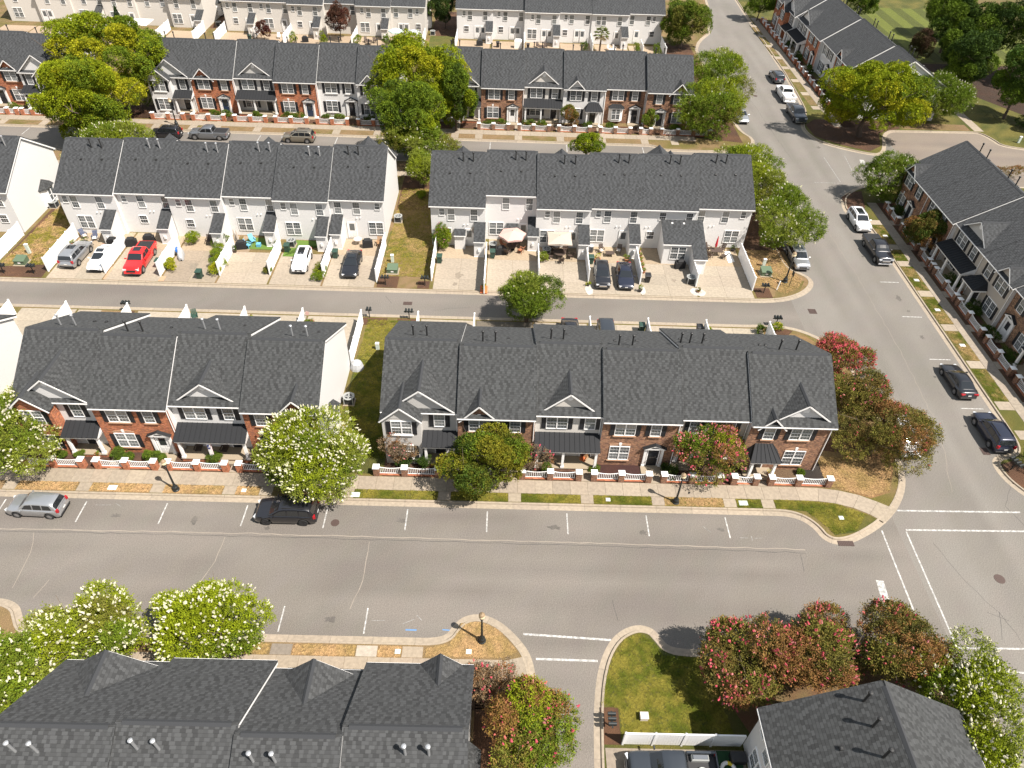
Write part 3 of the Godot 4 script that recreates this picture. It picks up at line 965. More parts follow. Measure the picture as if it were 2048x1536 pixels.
func win_mesh(w: float, h: float, units: int, muntins: bool) -> Array:
	var key := "win%.2f_%.2f_%d_%s" % [w, h, units, muntins]
	if not mesh_cache.has(key):
		var st := mb()
		var f := 0.055
		var gr := mb()
		bx(st, -w / 2 - f, w / 2 + f, -f, 0, 0, 0.075)
		bx(st, -w / 2 - f, w / 2 + f, h, h + f, 0, 0.075)
		bx(st, -w / 2 - f, -w / 2, 0, h, 0, 0.07)
		bx(st, w / 2, w / 2 + f, 0, h, 0, 0.07)
		var uw := w / units
		for u in units:
			var x0 := -w / 2 + uw * u
			if u > 0:
				bx(st, x0 - 0.05, x0 + 0.05, 0, h, 0, 0.078)
			bx(st, x0, x0 + uw, h / 2 - 0.024, h / 2 + 0.024, 0.01, 0.062)
			if muntins:
				for half in 2:
					for c in [1, 2]:
						bx(gr, x0 + uw * c / 3.0 - 0.008, x0 + uw * c / 3.0 + 0.008, half * h / 2 + 0.03, half * h / 2 + h / 2 - 0.03, 0.025, 0.05)
					bx(gr, x0 + 0.03, x0 + uw - 0.03, half * h / 2 + h / 4 - 0.008, half * h / 2 + h / 4 + 0.008, 0.025, 0.048)
		var pst := mb()
		quad(pst, Vector3(-uw / 2, 0, 0), Vector3(uw / 2, 0, 0), Vector3(uw / 2, h / 2, 0), Vector3(-uw / 2, h / 2, 0))
		bx(pst, -uw / 2, uw / 2, 0, h / 2, -0.01, -0.002)
		mesh_cache[key] = [st.commit(), pst.commit(), uw, gr.commit() if muntins else null]
	return mesh_cache[key]

func window(root: Node3D, x: float, y: float, w: float, h: float, units := 1, z := 0.0, turn := 0.0, pane := "", muntins := true, lip := "") -> MeshInstance3D:
	var m := win_mesh(w, h, units, muntins)
	var o := inst("window", m[0], M.frame, root)
	o.position = Vector3(x, y, z)
	o.rotation.y = turn
	if m[3]:
		inst("glazing_bars", m[3], M.grid, o)
	var set_: Array = ["pane_a", "pane_b", "pane_c", "pane_a", "pane_b"]
	var up: String = pane if pane != "" else set_[rng.randi() % 5]
	var lo: String = pane if pane != "" else ("pane_b" if rng.randf() < 0.7 else "pane_a")
	for u in units:
		for half in 2:
			var p := inst("pane", m[1], M[up if half == 1 else lo], o)
			p.position = Vector3(-w / 2 + m[2] * (u + 0.5), half * h / 2, 0.024)
	if lip != "":
		var st := mb()
		bx(st, x - w / 2 - 0.16, x + w / 2 + 0.16, y - 0.19, y - 0.078, z, z + 0.12)
		obj("window_sill", st, M[lip], root)
	return o

func shutters(root: Node3D, x: float, y: float, w: float, h: float, z := 0.0, which := 3, key := "shutter"):
	var sw := 0.38
	var k := "shut%.2f" % h
	if not mesh_cache.has(k):
		var st := mb()
		bx(st, -sw / 2, sw / 2, 0, h, 0, 0.03)
		bx(st, -sw / 2, -sw / 2 + 0.06, 0, h, 0.03, 0.055)
		bx(st, sw / 2 - 0.06, sw / 2, 0, h, 0.03, 0.055)
		for yy in [0.0, h / 2 - 0.04, h - 0.08]:
			bx(st, -sw / 2 + 0.06, sw / 2 - 0.06, yy, yy + 0.08, 0.03, 0.052)
		var nl := int((h - 0.2) / 0.11)
		for i in nl:
			var yy := 0.1 + i * 0.11
			quad(st, Vector3(-sw / 2 + 0.06, yy, 0.05), Vector3(sw / 2 - 0.06, yy, 0.05), Vector3(sw / 2 - 0.06, yy + 0.1, 0.032), Vector3(-sw / 2 + 0.06, yy + 0.1, 0.032))
		mesh_cache[k] = st.commit()
	for s in [-1, 1]:
		if (which & (1 if s < 0 else 2)) == 0:
			continue
		var o := inst("shutter", mesh_cache[k], M[key], root)
		o.position = Vector3(x + s * (w / 2 + 0.09 + sw / 2), y - 0.05, z + 0.002)

func keystone(root: Node3D, x: float, y: float, w: float, z := 0.0):
	var st := mb()
	var n := 9
	for i in n:
		var t0 := -1.0 + 2.0 * i / n
		var t1 := -1.0 + 2.0 * (i + 1) / n
		var f0 := 0.14 * (1.0 - t0 * t0)
		var f1 := 0.14 * (1.0 - t1 * t1)
		var a := Vector3(x + t0 * (w / 2 + 0.1), y + 0.08 + f0, z + 0.03)
		var b := Vector3(x + t1 * (w / 2 + 0.1), y + 0.08 + f1, z + 0.03)
		var up := Vector3(0, 0.2, 0)
		quad(st, a + Vector3(0.01, 0, 0), b, b + up, a + up + Vector3(0.01, 0, 0))
		quad(st, a + up, b + up, b + up - Vector3(0, 0, 0.03), a + up - Vector3(0, 0, 0.03))
	obj("window_arch", st, M.sill_brick, root)
	var k := mb()
	poly(k, [Vector3(x - 0.09, y + 0.16, z + 0.06), Vector3(x + 0.09, y + 0.16, z + 0.06), Vector3(x + 0.15, y + 0.52, z + 0.06), Vector3(x - 0.15, y + 0.52, z + 0.06)])
	bx(k, x - 0.1, x + 0.1, y + 0.18, y + 0.5, z, z + 0.058)
	obj("keystone", k, M.trim, root)

func door(root: Node3D, x: float, y: float, z: float, key: String, turn := 0.0, glass := "pane_dark", w := 0.92):
	var st := mb()
	bx(st, -w / 2, w / 2, 0, 2.05, 0, 0.05)
	for r in [[-0.36, -0.04, 0.15, 0.75], [0.04, 0.36, 0.15, 0.75]]:
		bx(st, r[0], r[1], r[2], r[3], 0.05, 0.065)
	var o := obj("door", st, M[key], root)
	o.position = Vector3(x, y, z)
	o.rotation.y = turn
	var g := mb()
	bx(g, -0.3, 0.3, 1.0, 1.9, 0.05, 0.06)
	obj("door_glass", g, M[glass], o)
	var h := mb()
	lathe(h, Vector3(w / 2 - 0.09, 0.98, 0.09), [[0.0, -0.035], [0.035, 0.0], [0.0, 0.035]], 8)
	obj("handle", h, M.pipe_steel, o)
	var f := mb()
	bx(f, -w / 2 - 0.09, -w / 2, 0, 2.14, 0, 0.07)
	bx(f, w / 2, w / 2 + 0.09, 0, 2.14, 0, 0.07)
	bx(f, -w / 2 - 0.09, w / 2 + 0.09, 2.05, 2.14, 0, 0.072)
	obj("door_frame", f, M.frame, o)

# white surround with pilasters, fanlight and a small dark gabled hood
func entrance(root: Node3D, x: float, z: float, key: String, roofed := true):
	var st := mb()
	for s in [-1, 1]:
		bx(st, x + s * 0.62, x + s * 0.86, 0.12, 2.35, z, z + 0.16)
		bx(st, x + s * 0.59, x + s * 0.89, 0.12, 0.3, z, z + 0.19)
		bx(st, x + s * 0.59, x + s * 0.89, 2.3, 2.42, z, z + 0.2)
	bx(st, x - 0.9, x + 0.9, 2.42, 2.56, z, z + 0.3)
	poly(st, [Vector3(x - 0.92, 2.56, z + 0.31), Vector3(x + 0.92, 2.56, z + 0.31), Vector3(x, 2.97, z + 0.31)])
	var o := obj("door_surround", st, M.trim, root)
	var g := mb()
	bx(g, x - 0.46, x + 0.46, 2.2, 2.4, z + 0.01, z + 0.04)
	poly(g, [Vector3(x - 0.42, 2.6, z + 0.315), Vector3(x + 0.42, 2.6, z + 0.315), Vector3(x + 0.22, 2.76, z + 0.315), Vector3(x - 0.22, 2.76, z + 0.315)])
	obj("fanlight", g, M.pane_dark, o)
	var r := mb()
	for s in [-1, 1]:
		var a := Vector3(x, 3.03, z + 0.02)
		var b := Vector3(x + s * 1.06, 2.52, z + 0.02)
		var e := Vector3(0, 0, 0.33)
		if s > 0:
			quad(r, a + e, b + e, b, a)
			quad(r, a, b, b - Vector3(0, 0.06, 0), a - Vector3(0, 0.06, 0))
			quad(r, b + e - Vector3(0, 0.06, 0), b + e, a + e, a + e - Vector3(0, 0.06, 0))
		else:
			quad(r, b + e, a + e, a, b)
			quad(r, b + e, b + e - Vector3(0, 0.06, 0), a + e - Vector3(0, 0.06, 0), a + e)
	obj("door_hood", r, M.seam_metal, root)
	door(root, x, 0.14, z, key)
	var sp := mb()
	bx(sp, x - 0.95, x + 0.95, -0.05, 0.1, z, z + 1.0)
	obj("door_step", sp, M.con_plain, root)

# standing-seam canopy over a porch, each pan of metal its own piece; hip = hipped ends
func canopy(root: Node3D, x0: float, x1: float, depth: float, ytop: float, ylow: float, hip := false, columns: Array = [], z := 0.0, floor_y := 0.42):
	var st := mb()
	bx(st, x0, x1, ylow - 0.22, ylow - 0.03, z + depth - 0.1, z + depth + 0.03)
	if not hip:
		for x in [x0, x1]:
			poly(st, [Vector3(x - 0.03, ylow - 0.1, z + depth), Vector3(x - 0.03, ytop - 0.02, z), Vector3(x - 0.03, ylow - 0.22, z)])
			poly(st, [Vector3(x + 0.03, ylow - 0.1, z + depth), Vector3(x + 0.03, ylow - 0.22, z), Vector3(x + 0.03, ytop - 0.02, z)])
			bx(st, x - 0.03, x + 0.03, ylow - 0.22, ylow - 0.1, z, z + depth - 0.1)
	else:
		bx(st, x0, x0 + 0.1, ylow - 0.22, ylow - 0.03, z, z + depth - 0.1)
		bx(st, x1 - 0.1, x1, ylow - 0.22, ylow - 0.03, z, z + depth - 0.1)
	bx(st, x0 + 0.05, x1 - 0.05, ylow - 0.2, ylow - 0.15, z, z + depth - 0.1)
	var pr := obj("porch_roof", st, M.trim, root)
	var n := maxi(3, int(round((x1 - x0) / 0.42)))
	var inset := 0.55 if hip else 0.0
	for i in n:
		var p := mb()
		var a := lerpf(x0 - 0.06, x1 + 0.06, float(i) / n)
		var b := lerpf(x0 - 0.06, x1 + 0.06, float(i + 1) / n)
		var at := lerpf(x0 + inset, x1 - inset, float(i) / n)
		var bt := lerpf(x0 + inset, x1 - inset, float(i + 1) / n)
		var f := z + depth + 0.1
		quad(p, Vector3(a, ylow, f), Vector3(b, ylow, f), Vector3(bt, ytop, z), Vector3(at, ytop, z))
		quad(p, Vector3(a, ylow - 0.05, f), Vector3(b, ylow - 0.05, f), Vector3(b, ylow, f), Vector3(a, ylow, f))
		if i > 0:
			bar(p, Vector3(a, ylow + 0.02, f), Vector3(at, ytop + 0.02, z), 0.03, 0.05)
		obj("metal_pan", p, M.seam_metal, pr)
	if hip:
		for s in 2:
			var p := mb()
			var x := x0 - 0.06 if s == 0 else x1 + 0.06
			var xt := x0 + inset if s == 0 else x1 - inset
			var f := z + depth + 0.1
			if s == 0:
				poly(p, [Vector3(x, ylow, z), Vector3(x, ylow, f), Vector3(xt, ytop, z)])
			else:
				poly(p, [Vector3(x, ylow, f), Vector3(x, ylow, z), Vector3(xt, ytop, z)])
			bar(p, Vector3(x, ylow + 0.02, f), Vector3(xt, ytop + 0.02, z), 0.04, 0.05)
			obj("metal_pan", p, M.seam_metal, pr)
	for cx in columns:
		var c := mb()
		bx(c, cx - 0.15, cx + 0.15, floor_y, floor_y + 0.22, z + depth - 0.34, z + depth - 0.04)
		var lo := 0.115
		var hi := 0.1
		var zc := z + depth - 0.19
		for k in 4:
			var sg := [[-1, 1], [1, 1], [1, -1], [-1, -1]]
			var e = sg[k]
			var g = sg[(k + 1) % 4]
			quad(c, Vector3(cx + e[0] * lo, floor_y + 0.22, zc + e[1] * lo), Vector3(cx + g[0] * lo, floor_y + 0.22, zc + g[1] * lo), Vector3(cx + g[0] * hi, ylow - 0.3, zc + g[1] * hi), Vector3(cx + e[0] * hi, ylow - 0.3, zc + e[1] * hi))
		bx(c, cx - 0.14, cx + 0.14, ylow - 0.34, ylow - 0.21, zc - 0.14, zc + 0.14)
		obj("porch_column", c, M.trim, root)

func porch_floor(root: Node3D, x0: float, x1: float, depth: float, y := 0.42, z := 0.0, brick := "brick_red"):
	var st := mb()
	bx(st, x0, x1, y - 0.08, y, z + 0.003, z + depth)
	obj("porch_floor", st, M.con_plain, root)
	var s := mb()
	bx(s, x0 + 0.04, x1 - 0.04, -0.1, y - 0.082, z + 0.003, z + depth - 0.04)
	obj("porch_base", s, M[brick], root)

# cross gable on the front slope; zf = plane of its face, yb = foot, yp = peak
func gable(root: Node3D, d: Dictionary, x0: float, x1: float, zf: float, yb: float, yp: float, key: String, vent := 0):
	var xc := (x0 + x1) / 2
	var he: float = d.he
	var k: float = d.fr / (d.H - he)
	var st := mb()
	poly(st, [Vector3(x0, yb, zf), Vector3(x1, yb, zf), Vector3(xc, yp, zf)])
	obj("gable_wall", st, M[key], root)
	var ov := 0.22
	var r := mb()
	var sl := (yp - yb) / (x1 - xc)
	var ye := yb - sl * ov
	var e := 0.10
	var zb := func(y: float) -> float: return -(y + e - he) * k + 0.02
	for s in [-1.0, 1.0]:
		var xe: float = xc + s * (x1 - xc + ov)
		var A := Vector3(xe, ye + e, zf + 0.28)
		var B := Vector3(xc, yp + e, zf + 0.28)
		var C := Vector3(xc, yp + e, minf(zb.call(yp), zf))
		var D := Vector3(xe, ye + e, minf(zb.call(ye), zf + 0.2))
		var dn := Vector3(0, -0.08, 0)
		if s > 0:
			quad(r, B, A, D, C)
			quad(r, A, A + dn, D + dn, D)
			quad(r, B + dn, C + dn, D + dn, A + dn)
		else:
			quad(r, A, B, C, D)
			quad(r, A + dn, A, D, D + dn)
			quad(r, A + dn, D + dn, C + dn, B + dn)
	obj("gable_roof", r, M[d.sh], root)
	var t := mb()
	for s in [-1.0, 1.0]:
		var xe: float = xc + s * (x1 - xc + ov)
		bar(t, Vector3(xe, ye - 0.03, zf + 0.29), Vector3(xc, yp - 0.03, zf + 0.29), 0.04, 0.12)
	obj("gable_trim", t, M.trim, root)
	var c := mb()
	for s in [-1.0, 1.0]:
		var a := Vector3(xc, yp + e + 0.025, zf + 0.3)
		var b := Vector3(xc, yp + e + 0.025, zb.call(yp) + 0.1)
		var off := Vector3(s * 0.16, -0.16 * sl, 0)
		if s > 0:
			quad(c, a, a + off, b + off, b)
		else:
			quad(c, a + off, a, b, b + off)
	obj("gable_ridge", c, M.ridge, root)
	if vent == 1:
		var v := mb()
		bx(v, xc - 0.25, xc + 0.25, yp - 0.95, yp - 0.5, zf, zf + 0.05)
		obj("gable_vent", v, M.trim, root)
	elif vent == 2:
		var v := mb()
		tube(v, Vector3(xc, yp - 0.62, zf), Vector3(xc, yp - 0.62, zf + 0.05), 0.26, 0.26, 14)
		obj("gable_vent", v, M.trim, root)

func house(d: Dictionary) -> Node3D:
	var root := thing(d.get("n", "townhouse"), d.lab, "townhouse", d.at, d.get("turn", 0.0), d.grp)
	var sc: float = d.get("s", 1.0)
	root.scale = Vector3(sc, sc, sc)
	var w: float = d.w / sc
	var D: float = d.get("D", 11.9)
	d.he = d.get("he", 5.5)
	d.H = d.get("H", 9.15)
	d.fr = d.get("fr", 5.0)
	d.sh = d.get("sh", "shingle")
	var he: float = d.he
	var H: float = d.H
	var fr: float = d.fr
	var hr: float = d.get("hr", he)          # rear eave
	var side: String = d.get("side", "siding")
	var front: String = d.front
	var a := 0.004
	var b := w - 0.004
	var f := mb()
	quad(f, Vector3(a, -0.1, 0), Vector3(b, -0.1, 0), Vector3(b, he, 0), Vector3(a, he, 0))
	obj("front_wall", f, M[front], root)
	for x in [a, b]:
		var s := mb()
		var pts := [Vector3(x, -0.1, 0), Vector3(x, -0.1, -D), Vector3(x, hr, -D), Vector3(x, H, -fr), Vector3(x, he, 0)]
		if x == a:
			pts.reverse()
		poly(s, pts)
		obj("side_wall", s, M[side], root)
	var rw := mb()
	quad(rw, Vector3(b, -0.1, -D), Vector3(a, -0.1, -D), Vector3(a, hr, -D), Vector3(b, hr, -D))
	obj("rear_wall", rw, M[side], root)
	# roof
	var xl := 0.0 if not d.get("endL", false) else -0.16
	var xr := w if not d.get("endR", false) else w + 0.16
	var sf := (H - he) / fr
	var sr := (H - hr) / (D - fr)
	var r := mb()
	slope(r, xl - 0.045, xr + 0.045, he - 0.3 * sf, 0.3, H, -fr)
	slope(r, xl - 0.045, xr + 0.045, hr - 0.3 * sr, -D - 0.3, H, -fr)
	obj("roof", r, M[d.sh], root)
	var rc := mb()
	var ry := H + 0.145
	quad(rc, Vector3(xl + 0.3, ry - 0.17 * sf, -fr + 0.17), Vector3(xr - 0.3, ry - 0.17 * sf, -fr + 0.17), Vector3(xr - 0.3, ry + 0.02, -fr), Vector3(xl + 0.3, ry + 0.02, -fr))
	quad(rc, Vector3(xr - 0.3, ry - 0.17 * sr, -fr - 0.17), Vector3(xl + 0.3, ry - 0.17 * sr, -fr - 0.17), Vector3(xl + 0.3, ry + 0.02, -fr), Vector3(xr - 0.3, ry + 0.02, -fr))
	bx(rc, xl + 0.3, xr - 0.3, ry - 0.17 * sf - 0.045, ry - 0.17 * sf, -fr + 0.15, -fr + 0.17)
	obj("ridge_cap", rc, M.ridge, root)
	var g := mb()
	var gy := he - 0.3 * sf
	bx(g, xl, xr, gy - 0.05, gy + 0.05, 0.305, 0.40)
	bx(g, xl, xr, gy - 0.12, gy - 0.05, 0.0, 0.305)
	obj("gutter", g, M.trim, root)
	g = mb()
	var gz := hr - 0.3 * sr
	bx(g, xl, xr, gz - 0.05, gz + 0.05, -D - 0.40, -D - 0.305)
	bx(g, xl, xr, gz - 0.12, gz - 0.05, -D - 0.305, -D)
	obj("gutter", g, M.trim, root)
	var dn := mb()
	tube(dn, Vector3(b - 0.1, 0, 0.06), Vector3(b - 0.1, he - 0.2, 0.06), 0.045, 0.045, 6)
	obj("downspout", dn, M.trim, root)
	for x in [xl - 0.012, xr + 0.012]:
		var rk := mb()
		bar(rk, Vector3(x, he - 0.3 * sf - 0.08, 0.3), Vector3(x, H - 0.08, -fr), 0.05, 0.2)
		bar(rk, Vector3(x, hr - 0.3 * sr - 0.08, -D - 0.3), Vector3(x, H - 0.08, -fr), 0.05, 0.2)
		obj("rake_board", rk, M.trim, root)
	# flues and stubs on the rear slope
	var vk: String = d.get("vent", "pipe_black")
	var k := 0
	for vx in d.get("vx", []):
		var v := mb()
		var z := -fr - 1.15
		var y := H - 1.15 * sr + 0.1
		tube(v, Vector3(vx, y - 0.1, z), Vector3(vx, y + 1.05, z), 0.075, 0.075, 10)
		lathe(v, Vector3(vx, y + 1.05, z), [[0.13, 0.0], [0.13, 0.12], [0.05, 0.17], [0.0, 0.17]], 10)
		bar(v, Vector3(vx, y + 0.2 * sr - 0.01, z + 0.2), Vector3(vx, y - 0.3 * sr - 0.01, z - 0.3), 0.42, 0.03)
		obj("flue_pipe", v, M[vk], root)
		k += 1
	for vx in d.get("stub", []):
		var v := mb()
		var z := -fr - 2.4 - 0.5 * fmod(vx * 1.7, 1.0)
		var y := H - (-z - fr) * sr + 0.1
		cbox(v, Vector3(vx, y + 0.08, z), Vector3(0.22, 0.2, 0.22), 0.05)
		obj("roof_vent", v, M.pipe_black, root)
	facade(root, d, w)
	if d.has("rear"):
		rear(root, d, w, D, hr)
	if d.has("bay_side"):
		side_bay(root, d.bay_side[0], w, d.bay_side[1])
	return root

# three-sided bay with a shingled hood on an end wall; e = which end (0 left, 1 right)
func side_bay(root: Node3D, e: int, w: float, z: float):
	var s := -1.0 if e == 0 else 1.0
	var x := 0.0 if e == 0 else w
	var o := Node3D.new()
	o.name = "bay_window"
	root.add_child(o, true)
	o.position = Vector3(x, 0, z)
	o.rotation.y = PI / 2 * s
	var st := mb()
	var pts := [Vector3(-1.2, 0, 0), Vector3(-0.75, 0, 0.6), Vector3(0.75, 0, 0.6), Vector3(1.2, 0, 0)]
	for i in 3:
		quad(st, pts[i] + Vector3(0, 0.3, 0), pts[i + 1] + Vector3(0, 0.3, 0), pts[i + 1] + Vector3(0, 2.6, 0), pts[i] + Vector3(0, 2.6, 0))
	poly(st, [pts[3] + Vector3(0, 0.3, 0), pts[2] + Vector3(0, 0.3, 0), pts[1] + Vector3(0, 0.3, 0), pts[0] + Vector3(0, 0.3, 0)])
	obj("bay_wall", st, M.trim, o)
	var r := mb()
	var ap := Vector3(0, 3.5, 0.0)
	var q := [Vector3(-1.45, 2.58, 0), Vector3(-0.9, 2.58, 0.8), Vector3(0.9, 2.58, 0.8), Vector3(1.45, 2.58, 0)]
	for i in 3:
		tri(r, q[i], q[i + 1], ap)
		quad(r, q[i] - Vector3(0, 0.08, 0), q[i + 1] - Vector3(0, 0.08, 0), q[i + 1], q[i])
	obj("bay_roof", r, M.shingle, o)
	var wm := win_mesh(1.2, 1.5, 2, true)
	var wi := inst("window", wm[0], M.frame, o)
	wi.position = Vector3(0, 0.85, 0.6)
	var g := mb()
	bx(g, -0.6, 0.6, 0.85, 2.35, 0.61, 0.624)
	obj("pane", g, M.pane_b, o)

func facade(root: Node3D, d: Dictionary, w: float):
	var m: bool = d.get("mir", false)
	var X := func(x: float) -> float: return w - x if m else x
	var front: String = d.front
	var lip := "sill_brick" if front.begins_with("brick") else "trim"
	var dk: String = d.get("door", "door_dark")
	var shk: String = d.get("shk", "shutter")
	var kind: String = d.kind
	var dy: float = d.he - 5.5
	var y1 := 3.62 + dy * 0.9
	var yl := 0.72 + dy * 0.3
	var h1 := 1.5
	if kind == "flat" or kind == "baywin":
		window(root, X.call(1.98), y1, 1.68, h1, 2, 0.0, 0.0, "", true, lip)
		shutters(root, X.call(1.98), y1, 1.68, h1, 0.0, 3, shk)
		window(root, X.call(4.6), y1, 0.82, h1, 1, 0.0, 0.0, "", true, lip)
		shutters(root, X.call(4.6), y1, 0.82, h1, 0.0, 3, shk)
		if kind == "flat":
			window(root, X.call(1.8), yl, 1.66, 1.62, 2, 0.0, 0.0, d.get("lowpane", ""), true, lip)
			if lip != "trim":
				keystone(root, X.call(1.8), yl + 1.62, 1.66)
			if d.get("lowsh", true):
				shutters(root, X.call(1.8), yl, 1.66, 1.62, 0.0, 3, shk)
		else:
			var bw := mb()
			var x: float = X.call(1.9)
			for q in [[-1.1, 0.0, -0.7, 0.5], [-0.7, 0.5, 0.7, 0.5], [0.7, 0.5, 1.1, 0.0]]:
				quad(bw, Vector3(x + q[0], 0.45, q[1]), Vector3(x + q[2], 0.45, q[3]), Vector3(x + q[2], 2.55, q[3]), Vector3(x + q[0], 2.55, q[1]))
			poly(bw, [Vector3(x + 1.1, 0.45, 0), Vector3(x + 0.7, 0.45, 0.5), Vector3(x - 0.7, 0.45, 0.5), Vector3(x - 1.1, 0.45, 0)])
			obj("bay_wall", bw, M.trim, root)
			window(root, x, 0.8, 1.2, 1.6, 2, 0.5)
			canopy(root, x - 1.2, x + 1.2, 0.6, 3.0, 2.62, true)
		entrance(root, X.call(4.85), 0.0, dk)
	elif kind == "small":
		gable(root, d, minf(X.call(0.35), X.call(3.35)), maxf(X.call(0.35), X.call(3.35)), 0.025, 5.15 + dy, 6.75 + dy, front)
		var q := mb()
		bx(q, minf(X.call(0.55), X.call(3.15)), maxf(X.call(0.55), X.call(3.15)), 4.9 + dy, 5.6 + dy, -0.3, 0.02)
		obj("gable_base", q, M[front], root)
		window(root, X.call(1.85), y1 + 0.05, 1.7, h1 + 0.05, 2, 0.025, 0.0, "", true, lip)
		if lip != "trim":
			keystone(root, X.call(1.85), y1 + h1 + 0.08, 1.7, 0.025)
		shutters(root, X.call(1.85), y1 + 0.05, 1.7, h1, 0.025, 3, shk)
		window(root, X.call(4.9), y1, 0.85, h1, 1, 0.0, 0.0, "", true, lip)
		shutters(root, X.call(4.9), y1, 0.85, h1, 0.0, 3, shk)
		window(root, X.call(1.7), yl, 1.66, 1.62, 2, 0.0, 0.0, "", true, lip)
		if lip != "trim":
			keystone(root, X.call(1.7), yl + 1.62, 1.66)
		shutters(root, X.call(1.7), yl, 1.66, 1.62, 0.0, 3, shk)
		entrance(root, X.call(4.45), 0.0, dk)
	elif kind == "porch":
		var z := -0.35
		var yb: float = d.he + 0.35 * (d.H - d.he) / d.fr + 0.03
		gable(root, d, 0.85, w - 0.9, z, yb, yb + 1.75, d.get("gab", front), 2 if not m else 0)
		window(root, X.call(1.9), y1, 1.75, h1, 2)
		shutters(root, X.call(1.9), y1, 1.75, h1, 0.0, 3, shk)
		window(root, X.call(4.75), y1, 0.85, h1, 1)
		shutters(root, X.call(4.75), y1, 0.85, h1, 0.0, 3, shk)
		canopy(root, 0.06, w - 0.06, 1.55, 3.45, 2.72, false, [0.3, w / 2 - 0.3, w - 0.3])
		porch_floor(root, 0.06, w - 0.06, 1.5, 0.42, 0.0, d.get("pb", "brick_red"))
		window(root, X.call(1.9), 0.9, 1.7, 1.55, 2)
		shutters(root, X.call(1.9), 0.9, 1.7, 1.55, 0.0, 3, shk)
		door(root, X.call(4.7), 0.43, 0.0, dk)
		var stp := mb()
		bx(stp, X.call(4.7) - 0.6, X.call(4.7) + 0.6, -0.05, 0.25, 1.5, 1.85)
		obj("porch_step", stp, M.con_plain, root)
	elif kind == "bay":
		var bp := 1.0
		var xa := minf(X.call(0.0), X.call(3.25))
		var xb := maxf(X.call(0.0), X.call(3.25))
		var bayk: String = d.get("bayk", front)
		var st := mb()
		var e := 0.004
		quad(st, Vector3(xa + e, -0.1, bp), Vector3(xb - e, -0.1, bp), Vector3(xb - e, 5.32 + dy, bp), Vector3(xa + e, 5.32 + dy, bp))
		quad(st, Vector3(xb - e, -0.1, bp), Vector3(xb - e, -0.1, 0), Vector3(xb - e, 5.4 + dy, 0), Vector3(xb - e, 5.32 + dy, bp))
		quad(st, Vector3(xa + e, -0.1, 0), Vector3(xa + e, -0.1, bp), Vector3(xa + e, 5.32 + dy, bp), Vector3(xa + e, 5.4 + dy, 0))
		obj("bay_wall", st, M[bayk], root)
		gable(root, d, 0.3, w - 0.3, 0.02, 5.45 + dy, 7.9 + dy * 0.8, front, 2)
		gable(root, d, xa + 0.05, xb - 0.05, bp + 0.02, 5.32 + dy, 6.75 + dy, bayk)
		var xm := (xa + xb) / 2
		var blip := "sill_brick" if bayk.begins_with("brick") else "trim"
		window(root, xm, y1 - 0.1, 1.66, h1, 2, bp, 0.0, "", true, blip)
		shutters(root, xm, y1 - 0.1, 1.66, h1, bp, 3, shk)
		window(root, xm, yl, 1.66, 1.6, 2, bp, 0.0, "", true, blip)
		shutters(root, xm, yl, 1.66, 1.6, bp, 3, shk)
		window(root, X.call(4.75), y1 - 0.1, 0.85, h1, 1)
		shutters(root, X.call(4.75), y1 - 0.1, 0.85, h1, 0.0, 3, shk)
		var ca := minf(X.call(3.32), X.call(w - 0.06))
		var cb := maxf(X.call(3.32), X.call(w - 0.06))
		canopy(root, ca, cb, 1.35, 3.35, 2.7, false, [ca + 0.25, cb - 0.25])
		porch_floor(root, ca, cb, 1.3, 0.4, 0.0, d.get("pb", "brick_red"))
		door(root, X.call(4.75), 0.41, 0.0, dk)
	elif kind == "corner" or kind == "hip":
		if kind == "corner":
			var z := -0.4
			var yb: float = d.he + 0.4 * (d.H - d.he) / d.fr + 0.03
			gable(root, d, 2.15, w - 0.55, z, yb, yb + 1.65, "siding", 1)
			gable(root, d, minf(X.call(0.75), X.call(2.75)), maxf(X.call(0.75), X.call(2.75)), 0.025, 5.15 + dy, 6.2 + dy, front)
			window(root, X.call(1.72), y1, 0.85, h1, 1, 0.0, 0.0, "", true, lip)
			shutters(root, X.call(1.72), y1, 0.85, h1, 0.0, 3, shk)
			keystone(root, X.call(1.72), y1 + h1 - 0.05, 0.85)
			window(root, X.call(4.45), y1, 1.7, h1, 2, 0.0, 0.0, "", true, lip)
			shutters(root, X.call(4.45), y1, 1.7, h1, 0.0, 3, shk)
			window(root, X.call(4.65), 0.75, 1.75, 1.7, 2, 0.0, 0.0, "", true, lip)
			keystone(root, X.call(4.65), 2.45, 1.75)
		else:
			gable(root, d, minf(X.call(0.5), X.call(3.4)), maxf(X.call(0.5), X.call(3.4)), 0.025, 5.2 + dy, 6.7 + dy, front)
			window(root, X.call(1.95), y1, 1.7, h1, 2)
			shutters(root, X.call(1.95), y1, 1.7, h1, 0.0, 3, shk)
			window(root, X.call(4.75), y1, 0.85, h1, 1)
			shutters(root, X.call(4.75), y1, 0.85, h1, 0.0, 3, shk)
			window(root, X.call(1.9), 0.75, 1.7, 1.6, 2)
			shutters(root, X.call(1.9), 0.75, 1.7, 1.6, 0.0, 3, shk)
		var hx: float = X.call(1.65 if kind == "corner" else 4.75)
		canopy(root, hx - 1.3, hx + 1.3, 1.5, 3.35, 2.6, true, [hx - 1.0, hx + 1.0], 0.0, 0.2)
		porch_floor(root, hx - 1.3, hx + 1.3, 1.45, 0.2, 0.0, d.get("pb", "brick_brown"))
		door(root, hx, 0.21, 0.0, dk)

